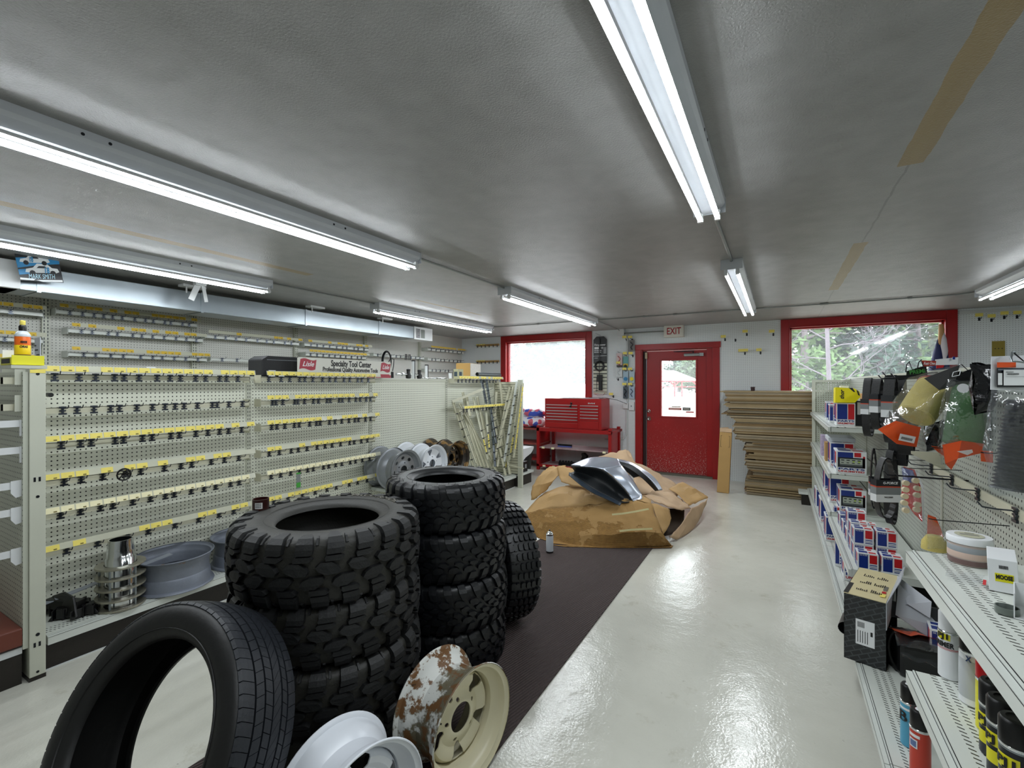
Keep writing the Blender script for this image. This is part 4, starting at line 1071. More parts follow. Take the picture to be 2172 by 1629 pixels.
# ---------------------------------------------------------------- dark ribbed carpet
m, nt, b = NT('dark_ribbed_carpet'); N, L = nt.nodes, nt.links
tc = N.new('ShaderNodeTexCoord'); sp = N.new('ShaderNodeSeparateXYZ'); L.new(tc.outputs['Object'], sp.inputs[0])
v = math_node(nt, 'SINE', math_node(nt, 'MULTIPLY', math_node(nt, 'ADD', sp.outputs[0], math_node(nt, 'MULTIPLY', sp.outputs[1], -.25)), 420))
nz = N.new('ShaderNodeTexNoise'); nz.inputs['Scale'].default_value = 220; L.new(tc.outputs['Object'], nz.inputs['Vector'])
mx = N.new('ShaderNodeMix'); mx.data_type = 'RGBA'; L.new(nz.outputs['Fac'], mx.inputs['Factor']); mx.inputs['A'].default_value = rgb('3a302f'); mx.inputs['B'].default_value = rgb('5a4d4b'); L.new(mx.outputs['Result'], b.inputs['Base Color'])
b.inputs['Roughness'].default_value = .9
bp = N.new('ShaderNodeBump'); bp.inputs['Strength'].default_value = .8; bp.inputs['Distance'].default_value = .004; L.new(math_node(nt, 'ADD', v, nz.outputs['Fac']), bp.inputs['Height']); L.new(bp.outputs[0], b.inputs['Normal'])
tag(MB().use(m).b2((-1.95, -.3, 0), (-.97, 4.5, .008)).build('carpet_runner', None, bevel=.003), 'dark brown ribbed carpet runner under the tyre stacks', 'carpet')
# ---------------------------------------------------------------- crushed cardboard carton with body panels
def at(px, py, d): return W(px, py, d=d)
def interp(row, n):
    out = []; m = len(row) - 1
    for i in range(n + 1):
        u = i / n * m; k = min(int(u), m - 1); f = u - k
        p0, p1, p2, p3 = row[max(k - 1, 0)], row[k], row[k + 1], row[min(k + 2, m)]
        out.append(.5 * ((2 * p1) + (p2 - p0) * f + (2 * p0 - 5 * p1 + 4 * p2 - p3) * f * f + (3 * p1 - p0 - 3 * p2 + p3) * f ** 3))
    return out
def lin(row, n):
    m = len(row) - 1; out = []
    for i in range(n + 1):
        u = i / n * m; k = min(int(u), m - 1); out.append(row[k].lerp(row[k + 1], u - k))
    return out
def patch(name, rows, m, parent, nu=18, nv=12, amp=.006, sc=7, th=.004, seed=0, crease=.0, jag=0):
    """crumpled sheet through rows of (px, py, depth) control points, solidified"""
    nu = max(1, round(nu / (len(rows[0]) - 1))) * (len(rows[0]) - 1); nv = max(1, round(nv / (len(rows) - 1))) * (len(rows) - 1)
    R_ = [lin([at(*p) for p in r_], nu) for r_ in rows]
    G = [lin(list(col), nv) for col in zip(*R_)]
    G = list(zip(*G)); out = []
    rr = random.Random(seed)
    for i, r_ in enumerate(G):
        o_ = []
        for j, p in enumerate(r_):
            n_ = noise.noise_vector(p * sc + Vector((seed, 0, 0))) * amp + noise.noise_vector(p * sc * 3) * amp * .35
            q = p + n_
            q.z += .03 * (abs(noise.noise(p * 6.5 + Vector((seed * 3, 1, 2)))) - .25)      # sharp crumple ridges
            if crease: q.z += crease * (abs(noise.noise(p * 9 + Vector((seed, 3, 1)))) - .3)
            if jag and (i in (0, len(G) - 1) or j in (0, len(r_) - 1)): q += Vector((rr.uniform(-1, 1), rr.uniform(-1, 1), rr.uniform(-1, 1))) * jag
            q.z = max(q.z, .012)
            o_.append(q)
        out.append(o_)
    mb = TW(parent).use(m).sheet(out)
    o = mb.build(name, parent, smooth_angle=14)
    s_ = o.modifiers.new('s', 'SOLIDIFY'); s_.thickness = th; s_.offset = 0
    return o
def torn():
    m, nt, b = NT('torn_corrugated_cardboard'); N, L = nt.nodes, nt.links
    tc = N.new('ShaderNodeTexCoord'); sp = N.new('ShaderNodeSeparateXYZ'); L.new(tc.outputs['Object'], sp.inputs[0])
    def nz(s, d=6, r=.6):
        n = N.new('ShaderNodeTexNoise'); n.inputs['Scale'].default_value = s; n.inputs['Detail'].default_value = d; n.inputs['Roughness'].default_value = r; L.new(tc.outputs['Object'], n.inputs['Vector']); return n.outputs['Fac']
    f = math_node(nt, 'ADD', nz(5, 8, .7), math_node(nt, 'MULTIPLY', sp.outputs[2], -.75))
    f = math_node(nt, 'ADD', f, math_node(nt, 'MULTIPLY', sp.outputs[0], -.16))
    k = math_node(nt, 'GREATER_THAN', f, .385)
    wv = math_node(nt, 'SINE', math_node(nt, 'MULTIPLY', sp.outputs[2], 720))
    a = N.new('ShaderNodeMix'); a.data_type = 'RGBA'; L.new(nz(4), a.inputs['Factor']); a.inputs['A'].default_value = rgb('a98652'); a.inputs['B'].default_value = rgb('8a6836')
    c = N.new('ShaderNodeMix'); c.data_type = 'RGBA'; L.new(nz(30), c.inputs['Factor']); c.inputs['A'].default_value = rgb('a37a3c'); c.inputs['B'].default_value = rgb('6f4f22')
    x = N.new('ShaderNodeMix'); x.data_type = 'RGBA'; L.new(k, x.inputs['Factor']); L.new(a.outputs['Result'], x.inputs['A']); L.new(c.outputs['Result'], x.inputs['B'])
    L.new(x.outputs['Result'], b.inputs['Base Color']); b.inputs['Roughness'].default_value = .8
    h_ = math_node(nt, 'ADD', math_node(nt, 'MULTIPLY', math_node(nt, 'MULTIPLY', wv, k), .6), math_node(nt, 'MULTIPLY', k, -1.2))
    bp = N.new('ShaderNodeBump'); bp.inputs['Strength'].default_value = 1; bp.inputs['Distance'].default_value = .003; L.new(math_node(nt, 'ADD', h_, math_node(nt, 'MULTIPLY', nz(14), .6)), bp.inputs['Height']); L.new(bp.outputs[0], b.inputs['Normal'])
    return m
M_TORN = torn(); M_TAN = mat('tan_kraft_board', 'b08c58', .7, bump=.25, bscale=12, var=.15, vscale=5)
M_PINK = mat('pale_kraft_board', 'bd9f7e', .7, bump=.2, bscale=14, var=.15, vscale=6)
cb = thing('crushed_carton', 'big crushed torn brown cardboard carton lying on the floor before the red door', 'cardboard box', at(1290, 1140, 4.45) * 1)
cb.location.z = 0
fr = patch('front_panel', [[(1108, 1090, 4.75), (1150, 1080, 4.62), (1207, 1077, 4.55), (1262, 1070, 4.5), (1292, 1066, 4.48), (1340, 1061, 4.42), (1381, 1068, 4.38)],
                      [(1122, 1112, 4.55), (1160, 1108, 4.45), (1210, 1105, 4.36), (1262, 1102, 4.32), (1310, 1098, 4.27), (1350, 1096, 4.25), (1392, 1098, 4.25)],
                      [(1138, 1138, 4.40), (1170, 1140, 4.32), (1215, 1140, 4.24), (1262, 1136, 4.18), (1312, 1132, 4.14), (1362, 1128, 4.12), (1406, 1133, 4.12)],
                      [(1150, 1154, 4.34), (1175, 1164, 4.22), (1225, 1169, 4.15), (1280, 1167, 4.12), (1330, 1163, 4.13), (1380, 1160, 4.13), (1428, 1161, 4.16)]], M_TORN, cb, 34, 24, .010, 7, .006, 1, jag=.003)
patch('top_panel', [[(1108, 1090, 4.75), (1207, 1077, 4.56), (1292, 1066, 4.49), (1340, 1061, 4.43), (1381, 1068, 4.39)],
                    [(1126, 1072, 4.85), (1185, 1050, 4.75), (1240, 1052, 4.68), (1300, 1056, 4.6), (1378, 1060, 4.55)],
                    [(1150, 1050, 5.0), (1190, 1030, 4.95), (1240, 1038, 4.85), (1310, 1048, 4.8), (1372, 1052, 4.75)],
                    [(1165, 1046, 5.15), (1200, 1036, 5.2), (1250, 1040, 5.1), (1320, 1046, 5.05), (1370, 1050, 5.0)]], M_TAN, cb, 26, 14, .014, 5, .005, 2, .02)
patch('left_flap', [[(1127, 1062, 5.0), (1128, 1030, 5.1), (1150, 1002, 5.2), (1166, 990, 5.25)], [(1140, 1056, 4.95), (1148, 1030, 5.0), (1166, 1004, 5.1), (1182, 989, 5.2)], [(1160, 1040, 5.0), (1172, 1020, 5.0), (1188, 1008, 5.1), (1200, 989, 5.2)]], M_TAN, cb, 14, 10, .012, 8, .005, 3, jag=.004)
patch('raised_flap', [[(1182, 990, 5.2), (1200, 990, 5.15), (1216, 994, 5.1), (1228, 1004, 5.0)], [(1186, 1010, 5.05), (1205, 1013, 5.0), (1225, 1016, 4.92), (1240, 1026, 4.85)], [(1190, 1022, 4.95), (1215, 1030, 4.86), (1240, 1036, 4.8), (1262, 1043, 4.72)]], M_TAN, cb, 14, 10, .010, 8, .005, 4)
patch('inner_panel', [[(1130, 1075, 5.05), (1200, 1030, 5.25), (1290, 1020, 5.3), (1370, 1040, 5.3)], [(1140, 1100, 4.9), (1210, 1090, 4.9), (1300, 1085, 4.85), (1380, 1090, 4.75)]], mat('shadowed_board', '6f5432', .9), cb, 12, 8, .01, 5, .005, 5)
patch('back_flap', [[(1258, 974, 5.55), (1295, 962, 5.6), (1326, 954, 5.65), (1336, 960, 5.65)], [(1262, 986, 5.4), (1300, 982, 5.45), (1330, 976, 5.5), (1348, 982, 5.5)], [(1268, 1010, 5.25), (1305, 1012, 5.3), (1345, 1005, 5.3), (1370, 1010, 5.3)]], M_PINK, cb, 14, 10, .015, 8, .005, 6, .02, jag=.006)
patch('back_panel', [[(1345, 980, 5.55), (1372, 990, 5.6), (1405, 1010, 5.7), (1440, 1032, 5.75)], [(1345, 1015, 5.25), (1375, 1025, 5.25), (1405, 1035, 5.3), (1440, 1046, 5.35)], [(1340, 1045, 4.95), (1372, 1048, 4.95), (1400, 1052, 5.0), (1432, 1064, 5.05)]], M_PINK, cb, 14, 10, .008, 7, .005, 7)
patch('torn_end_flap', [[(1363, 1051, 4.75), (1384, 1042, 4.95), (1400, 1042, 5.05), (1420, 1044, 5.1)], [(1380, 1060, 4.6), (1405, 1056, 4.75), (1430, 1056, 4.9), (1446, 1060, 5.0)], [(1394, 1068, 4.5), (1420, 1074, 4.55), (1448, 1082, 4.6), (1466, 1078, 4.75)]], M_PINK, cb, 14, 10, .008, 9, .005, 8, jag=.005)
patch('folded_flap', [[(1418, 1036, 5.2), (1434, 1028, 5.35), (1448, 1023, 5.45), (1462, 1030, 5.5)], [(1436, 1048, 5.05), (1452, 1040, 5.2), (1470, 1034, 5.3), (1484, 1042, 5.35)], [(1462, 1072, 4.85), (1478, 1066, 4.95), (1492, 1060, 5.0), (1502, 1054, 5.1)]], M_TAN, cb, 16, 10, .006, 6, .005, 9, .012)
patch('end_panel', [[(1466, 1079, 4.62), (1478, 1074, 4.75), (1492, 1066, 4.9), (1501, 1058, 5.0)], [(1446, 1110, 4.45), (1462, 1106, 4.55), (1478, 1098, 4.7), (1488, 1090, 4.85)], [(1420, 1140, 4.28), (1436, 1146, 4.32), (1456, 1134, 4.5), (1474, 1118, 4.7)]], M_PINK, cb, 12, 12, .008, 7, .006, 10, jag=.004)
patch('floor_flap', [[(1170, 1166, 4.18), (1300, 1168, 4.14), (1428, 1162, 4.16)], [(1200, 1172, 4.14), (1300, 1174, 4.11), (1424, 1167, 4.12)], [(1240, 1174, 4.15), (1320, 1176, 4.13), (1420, 1170, 4.14)]], M_TORN, cb, 20, 6, .004, 9, .004, 12)
patch('side_panel', [[(1381, 1068, 4.39), (1400, 1072, 4.42), (1420, 1080, 4.5)], [(1394, 1100, 4.25), (1410, 1100, 4.32), (1424, 1100, 4.4)], [(1407, 1133, 4.13), (1414, 1124, 4.2), (1420, 1112, 4.3)]], M_TAN, cb, 8, 8, .004, 9, .004, 14)
patch('inner_shade_sheet', [[(1392, 1076, 4.75), (1420, 1078, 4.8), (1452, 1082, 4.85)], [(1400, 1110, 4.55), (1425, 1110, 4.6), (1450, 1108, 4.65)], [(1408, 1136, 4.3), (1422, 1134, 4.36), (1440, 1126, 4.48)]], mat('shade_dark_board', '33261a', .9), cb, 8, 8, .003, 9, .004, 15)  # added dark sheet standing for the shade inside the open end
mb = TW(cb).use(mat('masking_tape', 'c9bf8c', .5))
for k, pts in enumerate((((1298, 1092, 4.24), (1320, 1090, 4.22), (1345, 1086, 4.21), (1376, 1080, 4.22)), ((1314, 1127, 4.10), (1340, 1124, 4.09), (1384, 1122, 4.08)))):
    P = [at(a, b_, d - .02) for a, b_, d in pts]; mb.cut()
    for p, q in zip(P, P[1:]): mb.bar(p, q, .016, .002, (0, -1, .3))
mb.each('tape_strip', cb)
# silver body panel lying on the carton
fd = thing('fender_panel', 'curved silver fender with black underside lying across the crushed carton', 'car part', at(1300, 1030, 4.6))
M_SIL = mat('silver_paint', 'a9b1bf', .28, .6, coat=.5)
M_FBK = mat('satin_black_fibre', '14181c', .5)
def fpatch(name, rows, m, nu=16, nv=8, th=.006):
    R_ = [interp([at(*p) for p in r_], nu) for r_ in rows]; G = list(zip(*[interp(list(c), nv) for c in zip(*R_)]))
    o = TW(fd).use(m).sheet(G).build(name, fd, smooth_angle=60); s_ = o.modifiers.new('s', 'SOLIDIFY'); s_.thickness = th; s_.offset = 0; return o
fpatch('top_skin', [[(1211, 987, 4.72), (1249, 972, 4.95), (1285, 970, 5.05), (1313, 975, 5.05)], [(1228, 988, 4.62), (1256, 981, 4.75), (1290, 980, 4.85), (1314, 982, 4.9)], [(1232, 990, 4.55), (1256, 991, 4.58), (1279, 996, 4.6), (1318, 988, 4.8)]], M_SIL)
fpatch('arch_panel', [[(1279, 996, 4.6), (1297, 1008, 4.52), (1315, 1026, 4.48), (1334, 1048, 4.45), (1343, 1059, 4.42)], [(1298, 992, 4.68), (1314, 1004, 4.6), (1332, 1022, 4.54), (1348, 1044, 4.50), (1355, 1056, 4.46)], [(1318, 988, 4.8), (1328, 1001, 4.72), (1343, 1020, 4.66), (1355, 1040, 4.58), (1362, 1051, 4.52)]], M_SIL)
fpatch('wheel_arch', [[(1309, 974, 5.05), (1335, 980, 5.05), (1362, 994, 5.02), (1384, 1010, 4.95), (1396, 1024, 4.88), (1405, 1040, 4.8)], [(1311, 978, 4.97), (1338, 986, 4.95), (1361, 1001, 4.9), (1380, 1018, 4.85), (1390, 1030, 4.8), (1398, 1041, 4.75)]], M_SIL)
fpatch('inner_arch', [[(1311, 979, 4.97), (1338, 987, 4.94), (1361, 1002, 4.89), (1380, 1019, 4.84), (1397, 1041, 4.76)], [(1316, 986, 4.92), (1336, 996, 4.9), (1356, 1010, 4.88), (1374, 1026, 4.86), (1390, 1042, 4.82)]], M_FBK)
fpatch('arch_liner', [[(1316, 982, 5.0), (1335, 990, 5.0), (1352, 1003, 4.98), (1358, 1010, 4.96)], [(1328, 1000, 4.95), (1336, 1006, 4.95), (1342, 1012, 4.95), (1344, 1014, 4.95)]], M_FBK)
fpatch('underside', [[(1211, 989, 4.7), (1245, 991, 4.54), (1279, 997, 4.58), (1313, 1026, 4.47), (1334, 1050, 4.44), (1343, 1060, 4.41)], [(1218, 1000, 4.72), (1248, 1008, 4.66), (1278, 1024, 4.62), (1305, 1044, 4.55), (1326, 1060, 4.47), (1338, 1064, 4.42)], [(1208, 1004, 4.66), (1235, 1024, 4.55), (1262, 1042, 4.5), (1292, 1056, 4.44), (1312, 1066, 4.4), (1330, 1066, 4.38)]], M_FBK)
fpatch('lower_lip', [[(1207, 1002, 4.66), (1235, 1022, 4.55), (1262, 1040, 4.5), (1292, 1055, 4.44), (1318, 1068, 4.36)], [(1206, 1008, 4.62), (1232, 1030, 4.5), (1258, 1046, 4.44), (1288, 1060, 4.38), (1315, 1073, 4.32)]], mat('dark_blue_plastic', '1e2a36', .4))
fpatch('tip', [[(1334, 1050, 4.44), (1350, 1047, 4.5), (1362, 1050, 4.52)], [(1343, 1064, 4.40), (1354, 1064, 4.42), (1362, 1058, 4.46)]], M_SIL, 8, 4)
# spray can
def can(label, loc, r, h_, body, cap, capr=.8, caph=.05, nozzle=False, texts=(), bands=(), name='spray_can', group=None, dome=True, rz=0, cat='spray can', patches=()):
    t = thing(name, label, cat, loc, 0, group)
    mb = MB().use(body); mb.lathe([(0, 0), (r - .003, 0), (r, .003), (r, h_ - .01)], 36); mb.use(M_CHROME); mb.lathe([(r, h_ - .01), (r + .0012, h_ - .008), (r + .001, h_ - .003), (r - .003, h_)] + ([(r * .8, h_ + .010), (r * .45, h_ + .018), (0, h_ + .018)] if dome else [(0, h_)]), 36); mb.build('can_body', t)
    for z0, z1, m_ in bands:
        MB().use(m_).lathe([(r + .0004, z0), (r + .0006, z0 + .001), (r + .0006, z1 - .001), (r + .0004, z1)], 36).build('label', t)
    if cap:
        rc = r * capr; MB().use(cap).lathe([(rc, h_ - .002), (rc, h_ + caph - .006), (rc - .004, h_ + caph), (rc - .012, h_ + caph + .001), (rc - .014, h_ + caph - .002), (0, h_ + caph - .002)], 32).build('cap', t)
    if nozzle: MB().use(nozzle).cyl((0, 0, h_ + .017), (0, 0, h_ + .035), .006, 10, .005).build('nozzle', t)
    for a0, a1, z0, z1, m_ in patches:
        rr = r + .0009 + .0004 * patches.index((a0, a1, z0, z1, m_)); vs = []
        for k in range(9):
            a = rz + (a0 + (a1 - a0) * k / 8) / r
            for z_ in (z0, z1): vs.append((rr * math.cos(a), rr * math.sin(a), z_))
        MB().use(m_).raw(vs, [(2 * k, 2 * k + 2, 2 * k + 3, 2 * k + 1) for k in range(8)], True).build('label', t)
    for body_t, size, m_, z, wd_ in texts:
        tx = text(body_t, size, m_, Matrix.Identity(4), None, depth=.0003, width=wd_, off=.0008)
        a0 = rz
        for v in tx.data.vertices:
            a = a0 + v.co.x / r; zz = z + v.co.y; q = r + .0022 + v.co.z; v.co = (q * math.cos(a), q * math.sin(a), zz)
        adopt(tx, t)
    return t
c = W(1166, 1174, Z=0)
can('small white and black spray can without cap standing on the floor before the carton', (c.x, c.y, .008), .031, .165, mat('can_black', '101010', .3), None, nozzle=mat('nozzle_black', '111', .5) if False else M_BLACK, bands=[(.015, .150, mat('can_white_label', 'b7bcc2', .3))])
# tall carton leaning beside the sheets
t = thing('narrow_carton', 'tall narrow brown cardboard box leaning beside the door against the flattened sheets', 'cardboard box', (-.645, 6.86, 0))
M_ = RY(.045) @ RX(.01)
mb = MB().use(mat('kraft_box', 'b59058', .6, var=.08)).at(M_); mb.b2((-.073, -.045, .004), (.073, .045, .82)); mb.build('carton', t, bevel=.002)
mb = MB().use(M_PINK).at(M_); mb.prism([(-.073, -.045, .825), (.073, -.045, .825), (.073, -.03, .875), (-.073, -.03, .875)], (0, 1, 0), .004); mb.prism([(-.073, .045, .82), (.073, .045, .82), (.02, .02, .885), (-.073, -.03, .875)], (0, 0, 1), .003); mb.build('flap', t)
mb = MB().use(M_INK).at(M_)
for x0, x1 in ((-.055, 1), (.055, -1)): mb.cut(); mb.box((x0, -.046, .70), (.003, .002, .15)); mb.box((x0 + x1 * .008, -.046, .775), (.016, .002, .003)); mb.box((x0 + x1 * .008, -.046, .625), (.016, .002, .003))
mb.each('printed_line', t)
# flattened cartons stack
CM = [mat('board_edge_%s' % k, c_, .85, bump=.2, bscale=80, var=.12, vscale=8) for k, c_ in (('tan', '93805f'), ('grey', '7f745f'), ('brown', '7c6543'), ('pale', '9c8d74'))]
prof = [(830, 1526), (834, 1531), (840, 1538), (846, 1541), (856, 1537), (862, 1536), (866, 1547), (872, 1545), (878, 1533), (884, 1550), (892, 1560), (900, 1556), (906, 1556), (914, 1556), (922, 1560), (930, 1562), (938, 1584), (944, 1580), (952, 1578), (960, 1584), (968, 1583), (978, 1582), (990, 1584), (996, 1604), (1004, 1586), (1020, 1583), (1052, 1581)]
def leftpx(y):
    for (a, p), (b_, q) in zip(prof, prof[1:]):
        if y <= b_: return p + (q - p) * (y - a) / (b_ - a)
    return prof[-1][1]
rs = random.Random(11); z = .002; nst = 0; ztop = 1.37
while z < ztop:
    th = rs.choice((.012, .014, .016, .018, .02)); d = 6.35
    py = HOR + (EYE - z) * F / d; X0 = W(leftpx(py) + rs.uniform(-4, 4), py, Y=6.87).x
    if rs.random() < .08: X0 += rs.uniform(.03, .12)
    y0 = 6.87 + rs.uniform(-.012, .02)
    a = rs.uniform(-.004, .004)
    o = MB().use(rs.choice(CM)).b2((0, 0, 0), (1.1 - X0, .80, th - .0015)).build('cardboard_sheet', None)
    o.location = (X0, y0, z); o.rotation_euler = (0, .0, a)
    frac = z / ztop
    where = 'bottom' if frac < .2 else 'lower' if frac < .4 else 'middle' if frac < .6 else 'upper' if frac < .8 else 'topmost'
    tag(o, 'flattened carton', 'cardboard', 'flattened cartons, %s part' % where); SHEETS = globals().setdefault('SHEETS', []); SHEETS.append(o)
    z += th; nst += 1
ZST = z
def nth(n): return '%d%s' % (n, 'th' if 10 < n % 100 < 14 else {1: 'st', 2: 'nd', 3: 'rd'}.get(n % 10, 'th'))
for k, o in enumerate(reversed(SHEETS)):
    o['label'] = 'flattened brown carton, %s sheet down from the top of the tall stack by the door' % nth(k + 1)
t = thing('small_cup', 'small dark cup standing on top of the tall flattened carton stack', 'cup', W(1597, 826, Y=7.1)); t.location.z = ZST
MB().use(mat('maroon_cup', '2a1014', .5)).lathe([(0, .002), (.026, 0), (.03, .055), (.027, .055), (.024, .006), (0, .006)], 20).build('cup_body', t)

# ---------------------------------------------------------------- red steel rack and tool chest
rk = thing('steel_rack', 'red steel shelf rack under the tool chest by the left window', 'shelving', (-2.93, 7.35, 0))
Xl, Xr, Yf, Yb = -3.60, -2.28, 7.10, 7.60
mb = TW(rk).use(M_RED)
for x, y in ((Xl, Yf), (Xr - .05, Yf), (Xl + .08, Yb - .05), (Xr - .05, Yb - .05)):
    mb.cut().b2((x, y, 0), (x + .05, y + .05, .76))
mb.each('post', rk, bevel=.003)
mb = TW(rk).use(M_RED)
mb.cut().b2((Xl, Yf, .665), (Xr, Yf + .03, .725)); mb.cut().b2((Xl, Yb - .03, .665), (Xr, Yb, .725)); mb.cut().b2((Xr - .05, Yf - .02, .675), (Xr, Yb + .1, .715)); mb.cut().b2((Xl, Yf, .675), (Xl + .05, Yb, .715))
mb.cut().b2((Xl, Yf, .06), (Xr, Yf + .02, .10)); mb.cut().b2((Xr - .04, Yf - .01, .26), (Xr, Yb + .1, .31)); mb.each('cross_bar', rk, bevel=.002)
TW(rk).use(M_RED).b2((Xr - .03, Yf + .05, .30), (Xr - .02, Yb - .05, .67)).build('side_panel', rk)
M_SHW = mat('rack_shelf_board', 'a48a8c', .4, var=.15)
for z in (.715, .395, .085):
    TW(rk).use(M_SHW if z < .7 else M_RED).b2((Xl + .04, Yf + .01, z - .018), (Xr - .04, Yb - .01, z)).build('shelf_board', rk)
mb = TW(rk).use(M_YELP)
for x, z in ((-3.50, .385), (-3.32, .384), (-2.42, .38), (-3.48, .075), (-3.3, .074)): mb.cut().b2((x, Yf - .004, z - .015), (x + .05, Yf + .012, z + .015))
mb.each('price_label', rk)
ch = thing('tool_chest', 'red tool chest with silver drawer pulls on top of the red rack', 'tool chest', (-2.945, 7.31, .726))
cx0, cx1, cy0, cy1, cz0, cz1 = -3.446, -2.445, 7.11, 7.53, .727, 1.229
TW(ch).use(M_RED).b2((cx0, cy0, cz0), (cx1, cy1, cz1)).build('case', ch, bevel=.006)
M_ALU = mat('drawer_pull_aluminium', 'd8dadb', .3, .8)
def drawers(xa, xb, za, zb, n):
    hgt = (zb - za) / n
    for k in range(n):
        z1 = zb - k * hgt; z0 = z1 - hgt + .006
        q = TW(ch).use(M_RED).b2((xa, cy0 - .010, z0), (xb, cy0, z1)).build('drawer', ch, bevel=.002)
        TW(ch).use(M_ALU).b2((xa + .004, cy0 - .020, z1 - .011), (xb - .004, cy0 - .010, z1 - .001)).build('handle', q)
drawers(cx0 + .03, cx0 + .60, .83, 1.125, 6); drawers(cx0 + .64, cx1 - .045, .87, 1.12, 5)
mb = TW(ch).use(M_RED); mb.cut().b2((cx0 + .03, cy0 - .008, .745), (cx0 + .60, cy0, .822)); mb.cut().b2((cx0 + .64, cy0 - .008, .745), (cx1 - .045, cy0, .862)); mb.each('lower_drawer', ch, bevel=.002)
mb = TW(ch).use(M_BLACK); mb.cyl((cx0 + .49, cy0 - .02, 1.15), (cx0 + .49, cy0, 1.15), .014, 16); mb.box((cx0 + .49, cy0 - .022, 1.12), (.012, .008, .07)); mb.box((cx0 + .475, cy0 - .024, 1.10), (.02, .006, .03)); mb.use(M_CHROME).cyl((cx0 + .49, cy0 - .024, 1.16), (cx0 + .49, cy0 - .018, 1.16), .01, 12); mb.build('lock_and_keys', ch)
mb = TW(ch).use(M_ALU)
for q, (a, w_) in enumerate(((0, .022), (.026, .012), (.040, .012), (.056, .014), (.072, .012), (.087, .014), (.103, .014))): mb.b2((cx1 - .225 + a, cy0 - .003, 1.147 + .004 * (q % 2)), (cx1 - .225 + a + w_, cy0 - .001, 1.167 - .003 * (q % 3)))
mb.build('badge', ch)
t = thing('flat_tray', 'flat clear plastic sheet and papers lying on the tool chest', 'tray', (-2.85, 7.3, 1.229))
mb = MB().use(mat('clear_sheet', 'c8c4c8', .15, alpha=.7)); mb.box((.02, 0, .008), (.62, .34, .010), .12); mb.use(M_PINK).box((-.12, -.02, .003), (.42, .3, .004), -.08); mb.build('sheet', t)
t = thing('wire_arm', 'thin bent wire reaching from the chest top to the switch box', 'wire', (-2.5, 7.4, 1.235))
MB().use(M_DARKST).tube([(-.25, -.02, .008), (.02, 0, .006), (.18, .12, -.03), (.30, .30, -.10)], .004, 6).build('wire', t)
t = thing('blue_strip', 'thin dark blue tool lying on the middle shelf of the red rack', 'tool', (-3.15, 7.28, .395))
mb = MB().use(M_BLACK).box((0, 0, .035), (.26, .03, .03)); mb.use(mat('blue_handle', '5560a8', .4)).box((0, 0, .010), (.25, .05, .02)); mb.build('tool_body', t, bevel=.003)
for i, (x, y, rz, lab) in enumerate(((-3.12, 7.25, .1, 'black toothed tool part on the lower shelf of the red rack, left one'), (-2.82, 7.3, -.5, 'black angled clamp piece standing on the lower shelf of the red rack'), (-2.62, 7.25, .3, 'black and yellow tool on the lower shelf near the right post'))):
    t = thing('tool_part', lab, 'tool', (x, y, .085), rz)
    mb = MB().use(M_BLACK); mb.box((0, 0, .03), (.24, .06, .06))
    for k in range(5): mb.box((-.1 + k * .05, 0, .07), (.025, .05, .03))
    if i == 1: mb.box((0, .02, .14), (.09, .05, .16), M=RY(.5)); mb.cyl((-.03, 0, .2), (-.03, .06, .2), .03, 12)
    if i == 2: mb.use(mat('olive_case', '6f6a35', .5)).box((.02, .02, .1), (.18, .06, .12), .2)
    mb.build('tool_body', t, bevel=.003)
t = thing('dark_shelf_tray', 'long black tray lying along the lower shelf of the red rack', 'tray', (-2.75, 7.42, .085)); MB().use(M_BLACK).b2((-.4, -.06, 0), (.35, .06, .035)).build('tray', t, bevel=.004)
